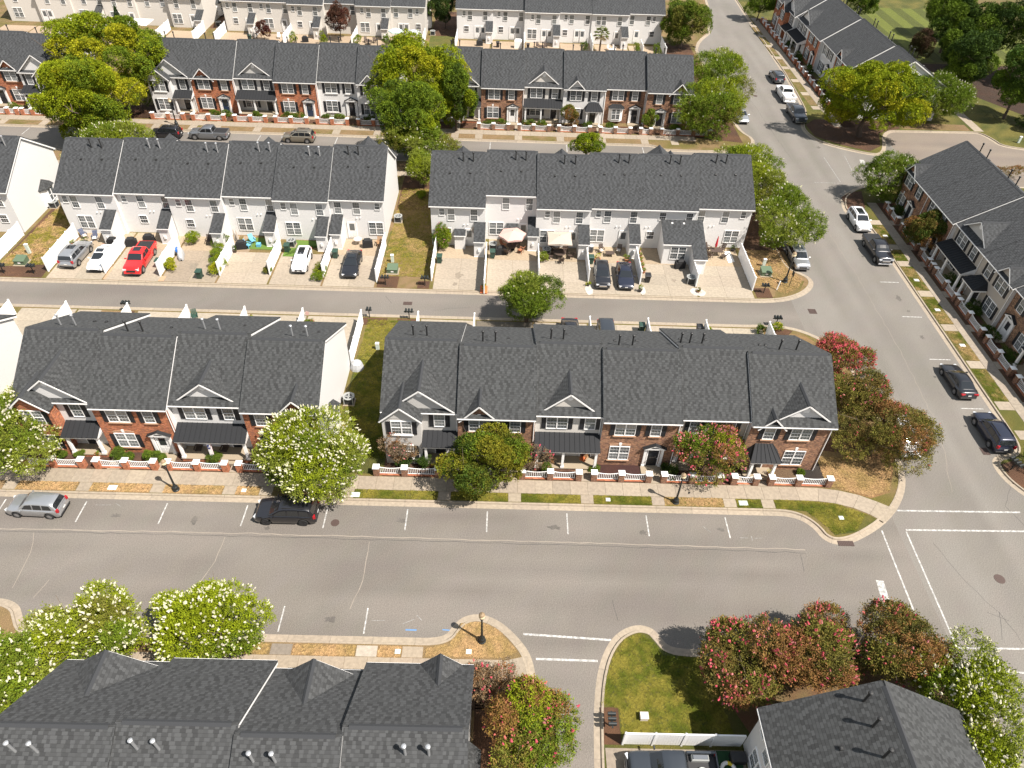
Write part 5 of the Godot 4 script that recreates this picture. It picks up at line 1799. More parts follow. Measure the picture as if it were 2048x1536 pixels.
func fences():
	var g := "picket fences along the front pavement"
	var z := -40.18
	var runs := [
		[-41.2, [0, 2.45, 4.9], "brick_red", "low white picket fence with red brick piers before the gabled bay house at the left"],
		[-34.95, [0, 2.45, 4.9], "brick_red", "low white picket fence with red brick piers before the pedimented red brick house"],
		[-28.82, [0, 2.48, 4.9], "brick_red", "low white picket fence with red brick piers by the striped flag and round shrub"],
		[-22.68, [0, 2.4], "brick_red", "short white picket fence panel left of the big white flowering street tree"],
		[-10.8, [0, 2.45, 5.35], "brick_brown", "white picket fence with dark brick piers before the grey sided house"],
		[-3.6, [0, 2.45, 4.2], "brick_brown", "white picket fence behind the dark green street tree"],
		[1.92, [0, 2.45, 4.95], "brick_brown", "white picket fence with dark brick piers before the wide metal porch"],
		[8.2, [0, 2.4, 4.8], "brick_brown", "white picket fence before the brown house with the black door"],
		[14.33, [0, 2.5, 4.9], "brick_brown", "white picket fence under the pink flowering tree beside the lamp"],
		[20.5, [0, 1.95], "brick_brown", "short white picket fence between pink tree and hipped porch"],
		[23.78, [0, 2.42, 5.12], "brick_brown", "white picket fence with dark brick piers before the brick corner house"],
	]
	for r in runs:
		picket(Vector3(r[0], G, z), 0.0, r[1], r[2], r[3], g)
	g = "picket fences of the rear row"
	z = -112.55
	var rr := [
		[-83.0, [0, 2.5, 4.9], "brick_red", "pale picket fence at the left edge of the rear row"],
		[-79.0, [0, 2.5, 4.5], "brick_red", "pale picket fence left of the bright green trees in the rear row"],
		[-57.4, [0, 2.5, 4.9], "brick_red", "pale picket fence by the rear row street lamp"],
		[-50.9, [0, 2.45, 4.9], "brick_red", "pale picket fence before the red brick house with brick gable in the rear row"],
		[-44.2, [0, 2.45, 4.85], "brick_red", "pale picket fence before the white porch house in the rear row"],
		[-37.7, [0, 2.45, 4.95], "brick_red", "pale picket fence with clipped hedge before the flat red brick rear row house"],
		[-31.0, [0, 2.35, 4.8], "brick_red", "pale picket fence before the arched window house in the rear row"],
		[-24.4, [0, 2.4, 4.7], "brick_red", "pale picket fence left of the great tree in the rear row"],
		[-5.0, [0, 2.35, 4.75], "brick_brown", "pale picket fence before the white door house right of the great tree"],
		[1.5, [0, 2.35, 4.85], "brick_brown", "pale picket fence before the cream double gabled rear row house"],
		[7.95, [0, 2.5, 5.0], "brick_brown", "pale picket fence by the small tree before the hipped porch hood"],
		[14.65, [0, 2.45, 4.85], "brick_brown", "pale picket fence before the white bay window in the rear row"],
		[21.2, [0, 1.65], "brick_brown", "short pale picket fence panel in the right rear block"],
		[24.6, [0, 2.65, 5.2, 7.85], "brick_brown", "grey shaded picket fence running to the corner trees in the rear row"],
	]
	for r in rr:
		picket(Vector3(r[0], G, z), 0.0, r[1], r[2], r[3], g, 1.05)
	g = "picket fences along the side street"
	var er := [
		[-90.4, [0, 1.75, 4.1], "shaded picket fence at the north end of the east row"],
		[-84.6, [0, 2.4, 4.8], "picket fence hidden under the dark green tree on the side street"],
		[-78.4, [0, 2.2, 3.3], "picket fence panel below the dark green tree on the side street"],
		[-74.2, [0, 2.9, 5.5], "picket fence before the long black porch roof on the side street"],
		[-67.8, [0, 2.6, 5.6], "picket fence before the clipped shrubs of the cream side street house"],
		[-60.9, [0, 2.5, 5.2], "picket fence before the tan brick house on the side street"],
		[-54.4, [0, 2.6, 5.2], "picket fence at the right edge below the black porch roof"],
	]
	for r in er:
		picket(Vector3(52.95, G, r[0]), -PI / 2, r[1], "brick_brown", r[2], g)
	var k := ["top of the upper side street", "second from the top of the upper side street", "third from the top of the upper side street", "before the square black porch roof of the upper side street", "before the hedge of the upper red brick house", "before the arched window house of the upper side street", "nearest the great green tree on the upper side street"]
	for i in 7:
		picket(Vector3(56.55, G, -175.0 + i * 7.15), -PI / 2, [0, 2.6, 5.2], "brick_red", "small picket fence, " + k[i], g)
	# white privacy fences between the back yards
	g = "privacy fences of the middle row"
	var px := [[-60.1, -69.0, "white privacy fence beside the left edge drive of the middle row"], [-53.35, -69.3, "white privacy fence left of the parked silver car"], [-46.75, -69.3, "white privacy fence between the white sedan and the red pickup"], [-40.25, -69.0, "white privacy fence right of the red pickup"], [-33.5, -69.5, "white privacy fence right of the planted drive"], [-27.75, -69.9, "white privacy fence right of the empty drive with turf"], [-21.45, -69.8, "white privacy fence between the white car and the black sedan"], [-15.1, -69.1, "white privacy fence right of the black sedan by the lawn gap"], [-8.72, -69.7, "white privacy fence left of the empty drive under the satellite dish"], [-2.45, -67.5, "white privacy fence by the orange mat"], [3.9, -70.3, "white privacy fence behind the alley tree"], [9.82, -70.3, "white privacy fence left of the two black cars"], [15.95, -70.2, "white privacy fence right of the two black cars"], [22.6, -70.0, "short white privacy fence by the white pebbles"], [29.25, -69.6, "white privacy fence beside the corner grass with mailboxes"]]
	for p in px:
		var z1 := -76.9
		if p[0] > 22.0 and p[0] < 23.0:
			z1 = -72.9
		elif p[0] in [-46.75, -40.25, -33.5, -27.75, -21.45, -2.45, 3.9, 9.82, 15.95]:
			z1 = -75.4
		vinyl(p[0], p[1], z1, p[2], g)
	g = "privacy fences behind the front row"
	var qx := [[-53.0, "leftmost white fence tip behind the front row"], [-46.9, "white fence tip left of the dry grass patch behind the front row"], [-40.4, "white fence tip beside the mailboxes behind the left front block"], [-34.1, "white fence tip beside the green lawn chair behind the front row"], [-27.9, "white fence tip beside the yellow shrub behind the front row"], [-21.7, "white fence tip beside the pink flag behind the front row"], [-15.45, "white privacy fence running along the lawn gap of the front row"], [-9.3, "thin white fence tip right of the lawn gap mailboxes"], [-3.25, "white fence tip left of the alley tree"], [9.2, "white fence tip right of the alley tree"], [15.5, "white fence tip beside the green bin behind the right front block"], [21.8, "white fence tip with a low shrub behind the right front block"], [28.72, "white fence tip at the corner bed with yellow flowers"]]
	for p in qx:
		vinyl(p[0], -61.2, -54.4, p[1], g)
	g = "privacy fences along the top edge"
	var tx := [[-90.0, "white fence at the top left corner"], [-83.5, "short white fence left of the bright green trees at the top"], [-70.2, "white fence panel beside the green bin at the top"], [-63.1, "white fence on the left of the grass gap at the top"], [-58.8, "white fence on the right of the grass gap at the top"], [-45.3, "white fence beside the small red leaved tree at the top"], [-31.8, "white fence right of the copper leaved tree at the top"], [-17.9, "long white fence left of the dark lawn gap at the top"], [-11.3, "white fence right of the dark lawn gap at the top"], [2.4, "white fence in the middle of the top right block"], [16.05, "white fence left of the palm tree"], [30.7, "white fence at the right end of the top right block"]]
	for p in tx:
		vinyl(p[0], -149.2, -156.0, p[1], g, 1.95)
	vinyl(-52.0, -152.6, -156.2, "short white fence under the small red leaved tree at the top", g, 1.95)
	vinyl(26.4, -151.0, -155.0, "white fence beside the tall grass at the top right", g, 1.5)
	# fence of the corner lawn, running along x
	var t := thing("privacy_fence", "white privacy fence between corner lawn and parked dark truck at the bottom", "privacy fence", Vector3(8.45, G, -18.05))
	for i in 4:
		var st := mb()
		var a := i * 1.92
		bx(st, a, a + 1.92, 0.08, 1.7, -0.02, 0.02)
		bx(st, a, a + 1.92, 1.68, 1.8, -0.045, 0.045)
		for q in 11:
			bx(st, a + 0.09 + q * 0.175, a + 0.23 + q * 0.175, 0.15, 1.68, -0.027, 0.027)
		obj("fence_panel", st, M.vinyl, t)
		var p := mb()
		bx(p, a - 0.065, a + 0.065, 0, 1.86, -0.065, 0.065)
		lathe(p, Vector3(a, 1.86, 0), [[0.1, 0.0], [0.0, 0.1]], 4)
		obj("fence_post", p, M.vinyl, t)

# ---- leaves
func leaf_mesh(key: String, n: int, r: float, l: float, wd: float) -> Mesh:
	if not mesh_cache.has(key):
		var st := mb()
		for i in n:
			var dir := Vector3(rng.randfn(), rng.randfn() * 0.7 + 0.35, rng.randfn()).normalized()
			var c := dir * r * pow(rng.randf(), 0.5)
			var d := (dir + Vector3(rng.randfn(), rng.randfn(), rng.randfn()) * 0.6).normalized()
			var s := d.cross(Vector3(rng.randfn(), rng.randfn(), rng.randfn())).normalized()
			var n0 := s.cross(d)
			var f := rng.randf_range(0.7, 1.25)
			var a := c - d * l * 0.5 * f
			var b := c + d * l * 0.5 * f
			var m := c + n0 * l * 0.08
			tri(st, a, m + s * wd * f, b)
			tri(st, a, b, m - s * wd * f)
		mesh_cache[key] = st.commit()
	return mesh_cache[key]

func multi(called: String, mesh: Mesh, xf: Array, cols: Array, m: Material, parent: Node) -> MultiMeshInstance3D:
	var mm := MultiMesh.new()
	mm.transform_format = MultiMesh.TRANSFORM_3D
	mm.use_colors = true
	mm.mesh = mesh
	mm.instance_count = xf.size()
	for i in xf.size():
		mm.set_instance_transform(i, xf[i])
		mm.set_instance_color(i, cols[i])
	var o := MultiMeshInstance3D.new()
	o.name = numbered(called, parent)
	o.multimesh = mm
	o.material_override = m
	parent.add_child(o, true)
	o.set_meta("kind", "stuff")
	return o

func rand_dir(up: float) -> Vector3:
	var d := Vector3(rng.randfn(), rng.randfn() + up, rng.randfn())
	return d.normalized()

# clumps of leaves spread over and through the lobes of a crown
func crown(root: Node3D, c: Vector3, r: Vector3, lobes: int, clumps: int, size: float, pal: Array, mesh: Mesh, blossoms := 0, bcol: Array = [], bsize := 1.0, lobe_r := 0.42):
	var ls := []
	for i in lobes:
		var d := rand_dir(0.25)
		var rad := rng.randf_range(0.42, 0.78)
		var lr := lobe_r * rng.randf_range(0.6, 1.2)
		ls.append([c + d * r * rad, r * lr, rng.randf(), pal[rng.randi() % pal.size()]])
	ls.append([c, r * 0.6, 0.5, pal[0]])
	var xf := []
	var cols := []
	var bx_ := []
	var bc := []
	var tries := 0
	while xf.size() < clumps and tries < clumps * 4:
		tries += 1
		var l = ls[rng.randi() % ls.size()]
		var d := rand_dir(0.35)
		var p: Vector3 = l[0] + d * l[1] * rng.randf_range(0.72, 1.05)
		var hidden := false
		for o in ls:
			if o != l and ((p - o[0]) / o[1]).length() < 0.62:
				hidden = true
				break
		if hidden and rng.randf() < 0.8:
			continue
		if p.y < 0.25:
			continue
		var y := (d + Vector3(0, 0.3, 0)).normalized()
		var x := y.cross(Vector3(rng.randfn(), rng.randfn(), rng.randfn())).normalized()
		var s := size * rng.randf_range(0.7, 1.3)
		xf.append(Transform3D(Basis(x, y, x.cross(y)) * s, p))
		var a: Color = l[3]
		var b: Color = pal[rng.randi() % pal.size()]
		var col := a.lerp(b, rng.randf() * 0.6)
		col *= rng.randf_range(0.75, 1.25)
		cols.append(col)
	multi("crown", mesh, xf, cols, M.leaf, root)
	var guard := 0
	blossoms = int(blossoms * 0.85)
	while bx_.size() < blossoms and guard < blossoms * 10:
		guard += 1
		var l = ls[rng.randi() % ls.size()]
		var d := rand_dir(0.7)
		if noise_b.get_noise_3d(d.x * 3.0 + l[2] * 40.0, d.y * 3.0, d.z * 3.0) < 0.02:
			continue
		var p: Vector3 = l[0] + d * l[1] * rng.randf_range(0.98, 1.14)
		var hidden := false
		for o in ls:
			if o != l and ((p - o[0]) / o[1]).length() < 0.95:
				hidden = true
				break
		if hidden:
			continue
		var y := (d + Vector3(0, 0.4, 0)).normalized()
		var x := y.cross(Vector3(rng.randfn(), rng.randfn(), rng.randfn())).normalized()
		var s := bsize * 0.55 * rng.randf_range(0.5, 1.3)
		bx_.append(Transform3D(Basis(x, y, x.cross(y)) * s, p))
		bc.append((bcol[rng.randi() % bcol.size()] as Color) * rng.randf_range(0.85, 1.1))
	if bx_.size() > 0:
		if not mesh_cache.has("panicle"):
			var st := mb()
			for i in 16:
				var t := float(i) / 16.0
				var a := TAU * i * 0.382
				var rr := 0.11 * (1.0 - t * 0.75)
				var p := Vector3(cos(a) * rr, 0.30 * t - 0.1, sin(a) * rr)
				var n := Vector3(cos(a), 0.5, sin(a)).normalized()
				var u := n.cross(Vector3.UP).normalized() * 0.06
				var v := n.cross(u.normalized()) * 0.06
				quad(st, p - u - v, p + u - v, p + u + v, p - u + v)
			mesh_cache.panicle = st.commit()
		multi("blossom", mesh_cache.panicle, bx_, bc, M.blossom, root)

func trunk(root: Node3D, base: Vector3, top: Vector3, r0: float, stems: int, spread: float, key := "bark"):
	var st := mb()
	for i in stems:
		var a := TAU * i / maxi(stems, 1) + rng.randf() * 0.6
		var off := Vector3(cos(a), 0, sin(a))
		var p := base + (off * 0.14 if stems > 1 else Vector3.ZERO)
		var rad := r0
		for k in 3:
			var q := base.lerp(top, (k + 1) / 3.0) + off * spread * pow((k + 1) / 3.0, 1.3) * (1.0 if stems > 1 else 0.0)
			q += Vector3(rng.randfn(), 0, rng.randfn()) * 0.06 * spread
			tube(st, p, q, rad, rad * 0.75, 7, false)
			if k >= 1:
				for b in 2:
					var e := q + Vector3(rng.randfn(), 0.7, rng.randfn()).normalized() * spread * 0.9
					tube(st, q, e, rad * 0.5, rad * 0.2, 5, false)
			p = q
			rad *= 0.75
	obj("trunk", st, M[key], root)

func crape(label: String, x: float, z: float, hc: float, r: Vector3, pal: Array, blossoms: int, bcol: Array, clumps := 1500, group := "", bsize := 1.0, size := 0.62):
	var t := thing("crape_myrtle", label, "tree", Vector3(x, G, z), 0.0, group)
	trunk(t, Vector3.ZERO, Vector3(0, hc + r.y * 0.2, 0), 0.085, 4, r.x * 0.45)
	crown(t, Vector3(0, hc, 0), r, 19, int(clumps * 1.7), size * 1.08, pal, leaf_mesh("spray", 16, 0.42, 0.23, 0.05), blossoms, bcol, bsize)

func broad(called: String, label: String, x: float, z: float, hc: float, r: Vector3, pal: Array, clumps: int, size: float, lobes := 30, lobe_r := 0.3, bark := "bark_dark"):
	var t := thing(called, label, "tree", Vector3(x, G, z))
	trunk(t, Vector3.ZERO, Vector3(0, hc * 0.62, 0), 0.05 * r.x, 1, r.x * 0.5, bark)
	trunk(t, Vector3(0, hc * 0.5, 0), Vector3(0, hc * 1.1, 0), 0.022 * r.x, 5, r.x * 0.5, bark)
	crown(t, Vector3(0, hc, 0), r, lobes, clumps, size, pal, leaf_mesh("tuft", 18, 0.45, 0.26, 0.075), 0, [], 1.0, lobe_r)

func shrub(called: String, label: String, cat: String, x: float, z: float, r: Vector3, pal: Array, clumps: int, group := "", bl := 0, bcol: Array = [], y := G, bsize := 0.6):
	var t := thing(called, label, cat, Vector3(x, y, z), 0.0, group)
	var st := mb()
	for i in 4:
		tube(st, Vector3(0, 0, 0), Vector3(rng.randfn() * r.x * 0.3, r.y * 0.9, rng.randfn() * r.z * 0.3), 0.03, 0.01, 5, false)
	obj("stem", st, M.bark_dark, t)
	crown(t, Vector3(0, r.y * 0.9, 0), r, 7, clumps, 0.34, pal, leaf_mesh("tight", 18, 0.42, 0.24, 0.07), bl, bcol, bsize, 0.5)

# ------------------------------------------------------------------ trees
const LIME := Color(0.200, 0.240, 0.010)
const GOLD := Color(0.300, 0.285, 0.012)
const MID := Color(0.105, 0.155, 0.014)
const DEEP := Color(0.048, 0.080, 0.012)
const PALE := Color(0.185, 0.215, 0.030)
const OLIVE := Color(0.150, 0.140, 0.028)
const RUST := Color(0.24, 0.115, 0.045)
const BROWN := Color(0.20, 0.14, 0.08)
const WHT := Color(0.54, 0.51, 0.39)
const CRM := Color(0.46, 0.46, 0.27)
const PNK := Color(0.44, 0.055, 0.085)
const ROS := Color(0.44, 0.15, 0.14)

func trees():
	var white := [PALE, LIME, MID, PALE]
	var wb := [WHT, WHT, CRM]
	var g := "white flowering crape myrtles"
	crape("white flowering street tree cut by the left edge of the front row", -41.3, -41.3, 3.3, Vector3(3.6, 2.9, 4.6), white, 650, wb, 2100, g)
	crape("big white flowering tree overhanging the black parked vehicle on the front street", -15.6, -39.5, 3.3, Vector3(5.2, 3.3, 4.2), white, 1000, wb, 2500, g)
	crape("white flowering tree at the far bottom left edge", -30.2, -19.6, 3.6, Vector3(3.5, 2.8, 3.6), [LIME, MID, PALE], 420, wb, 1900, g)
	crape("white flowering tree left of the roof peak at the bottom left", -27.0, -23.2, 3.6, Vector3(4.0, 2.6, 3.0), [LIME, MID, PALE, OLIVE], 480, wb, 1900, g)
	crape("round white flowering tree standing before the bottom left roofs", -19.8, -23.9, 3.6, Vector3(4.2, 2.7, 2.7), [LIME, LIME, MID], 620, wb, 2100, g)
	crape("white flowering tree behind the bottom right grey roof", 30.6, -18.9, 4.0, Vector3(3.4, 3.0, 4.6), [PALE, MID, LIME], 700, wb, 2100, g)
	crape("green street tree standing in the alley before the front row drives", 2.4, -62.5, 3.1, Vector3(3.8, 2.7, 3.0), [MID, DEEP, MID, PALE], 60, wb, 1900, g)
	crape("white flowering tree at the north end of the middle row by the side street", 33.6, -96.0, 3.5, Vector3(4.8, 3.1, 3.8), [MID, PALE, LIME, MID], 110, wb, 1900, g)
	crape("white flowering tree right of the red umbrella house, upper of two", 34.0, -88.5, 3.5, Vector3(4.0, 3.1, 4.2), [MID, OLIVE, PALE, LIME], 120, wb, 1900, g)
	crape("white flowering tree over the silver vehicle by the alley corner", 35.0, -79.9, 3.8, Vector3(4.7, 3.6, 5.2), [MID, PALE, LIME, MID], 220, wb, 2200, g)
	crape("green tree at the corner of the back street and side street, lower of two", 32.3, -113.2, 4.5, Vector3(6.0, 4.4, 5.0), [MID, OLIVE, MID, LIME], 60, wb, 2000, g, 1.0, 0.8)
	crape("green tree at the corner of the back street and side street, upper of two", 36.2, -126.0, 4.5, Vector3(5.8, 4.4, 6.8), [MID, OLIVE, MID, LIME], 60, wb, 2300, g, 1.0, 0.8)
	crape("white flowering tree on the rear lane beside the great green tree", 71.5, -121.5, 4.6, Vector3(6.4, 3.9, 4.8), [MID, DEEP, MID, PALE], 200, wb, 2400, g, 1.0, 0.8)
	crape("white flowering tree before the brown brick end house of the side street", 53.2, -93.0, 3.7, Vector3(4.6, 3.2, 3.6), [DEEP, MID, MID, PALE], 170, wb, 1900, g)
	crape("pale flowering tree below the great bright tree at the left of the back street", -56.6, -97.6, 3.3, Vector3(6.2, 2.6, 3.0), white, 170, wb, 1900, g)
	crape("pale flowering tree in the gap left of the middle row", -58.6, -92.6, 2.6, Vector3(2.4, 2.3, 3.2), white, 130, wb, 1100, g)
	crape("pale flowering tree below the great tree in the middle of the back street", -12.6, -98.2, 3.6, Vector3(5.6, 2.9, 3.2), [PALE, MID, OLIVE], 120, wb, 1800, g)
	crape("young pale flowering tree in the gap between the middle blocks", -12.2, -92.6, 2.9, Vector3(2.3, 2.2, 2.6), white, 60, wb, 900, g)
	var red := [OLIVE, RUST, Color(0.15, 0.11, 0.03), OLIVE, Color(0.10, 0.10, 0.03)]
	var rb := [PNK, ROS, PNK, Color(0.42, 0.10, 0.08)]
	g = "pink and red flowering crape myrtles"
	crape("pink flowering tree before the taupe house on the front row", 17.7, -41.4, 3.2, Vector3(3.3, 2.7, 2.9), [MID, OLIVE, LIME, RUST], 330, [PNK, ROS, ROS], 1000, g, 1.05)
	crape("red flowering tree at the corner, northern of the three", 33.6, -54.0, 2.9, Vector3(3.2, 2.2, 2.8), [RUST, Color(0.26, 0.08, 0.05), OLIVE], 700, [PNK, Color(0.45, 0.07, 0.07)], 1200, g)
	crape("rusty flowering tree at the corner, middle of the three", 33.2, -48.6, 3.0, Vector3(3.3, 2.4, 2.8), red, 130, rb, 1500, g)
	crape("olive brown tree at the corner, southern of the three by the kerb", 34.0, -44.2, 3.2, Vector3(4.7, 2.8, 3.9), [Color(0.15, 0.115, 0.035), RUST, OLIVE, Color(0.10, 0.095, 0.025)], 40, rb, 1900, g)
	crape("pink flowering tree beside the lower lane at the bottom", 2.2, -17.6, 3.6, Vector3(2.9, 2.6, 3.3), [OLIVE, MID, LIME, RUST], 120, rb, 1700, g)
	crape("red flowering tree on the corner lawn, leftmost of three", 16.7, -22.5, 3.3, Vector3(3.5, 2.7, 3.3), red, 480, rb, 1700, g)
	crape("red flowering tree on the corner lawn, middle of three", 22.0, -22.9, 3.4, Vector3(4.0, 2.8, 3.5), red, 260, rb, 1700, g)
	crape("rusty flowering tree on the corner lawn, rightmost of three by the stop line", 26.8, -23.5, 3.4, Vector3(4.0, 2.8, 3.1), red, 90, rb, 1700, g)
	var bare := [BROWN, Color(0.17, 0.13, 0.085), RUST]
	crape("sparse brownish small tree right of the big white flowering tree", -9.0, -41.5, 1.9, Vector3(1.7, 1.9, 1.3), bare, 30, [ROS], 420, g, 0.8, 0.5)
	crape("nearly bare twiggy tree with few pink flowers before the porch", 2.6, -40.9, 2.2, Vector3(1.9, 2.0, 1.2), bare, 40, [ROS, PNK], 230, g, 0.9, 0.45)
	crape("dry greyish tree with pink flowers at the end of the bottom row", -0.2, -20.9, 2.2, Vector3(1.9, 1.7, 1.6), bare, 70, rb, 420, g, 0.9, 0.5)
	crape("small tree with purple flowers beside the white end house of the middle row", -8.1, -76.9, 1.5, Vector3(1.25, 1.6, 1.2), [LIME, MID], 90, [Color(0.26, 0.07, 0.16), Color(0.42, 0.14, 0.22)], 480, "", 0.7, 0.45)
	# broad trees
	broad("oak_tree", "dark green street tree with golden tips before the brown brick gable", -1.2, -38.9, 3.5, Vector3(4.1, 2.9, 3.2), [Color(0.085, 0.095, 0.012), DEEP, Color(0.17, 0.155, 0.014), MID], 2600, 0.55, 24, 0.34)
	broad("maple_tree", "great bright green tree at the left of the back street, rear of the pair", -63.2, -115.8, 7.8, Vector3(11.2, 7.4, 7.6), [LIME, MID, MID, GOLD], 7600, 0.85, 44, 0.28)
	broad("maple_tree", "great bright green tree at the left of the back street, front of the pair", -61.2, -102.6, 6.4, Vector3(9.2, 6.6, 5.8), [MID, LIME, GOLD, LIME], 6600, 0.8, 40, 0.28)
	broad("maple_tree", "great lime green tree in the middle of the back street, rear of the pair", -14.4, -112.8, 7.6, Vector3(8.9, 6.6, 5.8), [LIME, GOLD, LIME, MID], 5800, 0.8, 38, 0.28)
	broad("maple_tree", "dense green tree in the middle of the back street, front of the pair", -14.4, -101.0, 6.2, Vector3(6.3, 6.2, 5.0), [MID, LIME, MID, DEEP], 4200, 0.75, 34, 0.28)
	broad("maple_tree", "darker green tree on the right flank of the great middle tree", -8.6, -111.6, 6.0, Vector3(3.6, 5.6, 4.0), [MID, DEEP, LIME], 2400, 0.75, 20, 0.36)
	broad("maple_tree", "great bright green tree at the corner of the side street and rear lane", 57.6, -114.4, 6.2, Vector3(9.7, 6.6, 6.6), [LIME, MID, LIME, GOLD], 7200, 0.78, 42, 0.27)
	broad("maple_tree", "dark green tree with rusty tips before the side street houses", 53.2, -80.2, 3.0, Vector3(3.6, 2.4, 3.0), [Color(0.075, 0.085, 0.016), DEEP, Color(0.105, 0.09, 0.02), RUST], 2000, 0.6, 22, 0.36)
	broad("maple_tree", "dark green tree at the top beside the end of the side street", 34.8, -155.0, 5.2, Vector3(5.3, 4.6, 5.6), [DEEP, MID, OLIVE], 3200, 0.8, 28, 0.32)
	broad("maple_tree", "dark green tree at the top edge by the street bend", 55.6, -176.0, 4.0, Vector3(3.8, 3.0, 3.4), [DEEP, MID], 1500, 0.8, 18, 0.36)
	broad("maple_tree", "dark tree in the lawn gap at the top middle", -14.4, -163.0, 4.6, Vector3(3.3, 3.6, 3.4), [DEEP, Color(0.03, 0.05, 0.014)], 1400, 0.8, 16, 0.38)
	broad("maple_tree", "green tree behind the upper side street houses at the top", 79.4, -178.0, 4.2, Vector3(4.2, 3.2, 3.6), [DEEP, MID], 1600, 0.8, 18, 0.36)
	broad("plum_tree", "copper leaved tall tree on a top row patio", -34.8, -153.2, 3.9, Vector3(2.7, 3.6, 2.4), [Color(0.10, 0.035, 0.03), Color(0.14, 0.06, 0.04), Color(0.08, 0.045, 0.03)], 1300, 0.6, 18, 0.36)
	broad("plum_tree", "small red leaved tree by a top row patio fence", -49.8, -151.6, 2.3, Vector3(1.5, 1.6, 1.3), [Color(0.09, 0.03, 0.025), Color(0.11, 0.05, 0.035)], 520, 0.5, 10, 0.42)
	broad("small_tree", "small round tree before the hipped porch hood of the rear row", 10.0, -114.2, 2.1, Vector3(1.7, 1.8, 1.4), [OLIVE, MID, RUST], 620, 0.5, 10, 0.42)
	broad("small_tree", "small round tree before the bay window house of the rear row", 22.8, -114.3, 1.9, Vector3(1.4, 1.5, 1.2), [OLIVE, MID], 520, 0.5, 10, 0.42)
	broad("small_tree", "bright green treetop rising behind the right middle block", 11.4, -101.6, 3.2, Vector3(2.6, 1.8, 1.8), [LIME, MID], 900, 0.6, 12, 0.42)
	broad("wine_shrub_tree", "dark reddish tree on the lawn beside the wood", 83.6, -154.4, 2.7, Vector3(2.9, 2.6, 2.6), [Color(0.06, 0.035, 0.022), Color(0.045, 0.045, 0.016)], 1100, 0.7, 14, 0.38)
	var wood := [[90.0, -158.0, 6.5, 5.8], [96.0, -150.0, 7.5, 6.6], [84.0, -137.0, 5.5, 5.2], [86.5, -124.0, 6.8, 5.8], [95.0, -168.0, 6.0, 5.6], [101.0, -140.0, 8.0, 6.5], [88.0, -147.5, 5.0, 4.4], [94.0, -118.0, 5.4, 5.0]]
	var wl := ["dark tree of the wood at the top right, nearest the striped lawn", "tallest dark tree of the wood at the top right corner", "dark tree of the wood beside the reddish small tree", "dark tree of the wood with sunlit crown at the right edge", "dark tree of the wood touching the top edge", "dark tree of the wood cut by the right edge", "low dark tree in the middle of the wood", "dark tree of the wood nearest the rear lane"]
	for i in wood.size():
		var w = wood[i]
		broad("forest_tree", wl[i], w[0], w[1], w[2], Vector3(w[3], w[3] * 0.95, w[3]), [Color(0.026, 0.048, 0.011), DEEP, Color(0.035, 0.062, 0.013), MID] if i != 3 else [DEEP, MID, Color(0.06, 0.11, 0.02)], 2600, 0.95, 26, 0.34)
	# conifer and palm of the top row
	var t := thing("conifer", "small dark conifer rising behind the great bright trees at the top", "tree", Vector3(-77.4, G, -150.4))
	var st := mb()
	tube(st, Vector3.ZERO, Vector3(0, 4.6, 0), 0.14, 0.03, 7, false)
	obj("trunk", st, M.bark_dark, t)
	var xf := []
	var cols := []
	for i in 700:
		var h := pow(rng.randf(), 1.3)
		var a := rng.randf() * TAU
		var rr := (1.0 - h) * 1.9 * rng.randf_range(0.6, 1.0)
		var p := Vector3(cos(a) * rr, 0.5 + h * 5.2 + rng.randfn() * 0.1, sin(a) * rr)
		var y := Vector3(cos(a), 0.2, sin(a)).normalized()
		var x := y.cross(Vector3.UP).normalized()
		xf.append(Transform3D(Basis(x, y, x.cross(y)) * rng.randf_range(0.35, 0.6), p))
		cols.append(Color(0.035, 0.06, 0.02) * rng.randf_range(0.8, 1.4))
	multi("crown", leaf_mesh("tuft", 18, 0.45, 0.26, 0.075), xf, cols, M.leaf, t)
	var pm := thing("palm_tree", "fan palm on a top row patio", "palm tree", Vector3(17.6, G, -150.8))
	var tk := mb()
	tube(tk, Vector3.ZERO, Vector3(0.1, 3.6, 0), 0.2, 0.14, 8, false)
	obj("trunk", tk, M.bark, pm)
	for i in 26:
		var a := TAU * i * 0.382
		var el := 1.1 - 1.9 * float(i) / 26.0
		var d := Vector3(cos(a) * cos(el), sin(el), sin(a) * cos(el))
		var p0 := Vector3(0.1, 3.6, 0)
		var p1 := p0 + d * 0.95
		var f := mb()
		tube(f, p0, p1, 0.02, 0.015, 4, false)
		var sd := d.cross(Vector3.UP).normalized()
		for k in 9:
			var an := lerpf(-1.3, 1.3, k / 8.0)
			var e := (d * cos(an) + sd * sin(an)).normalized()
			var tip := p1 + e * 0.85 - Vector3(0, 0.22, 0)
			var wv := e.cross(Vector3.UP).normalized() * 0.06
			tri(f, p1, p1 + e * 0.45 + wv, tip)
			tri(f, p1, tip, p1 + e * 0.45 - wv)
		obj("frond", f, M.palm_leaf if i < 18 else M.palm_dry, pm)

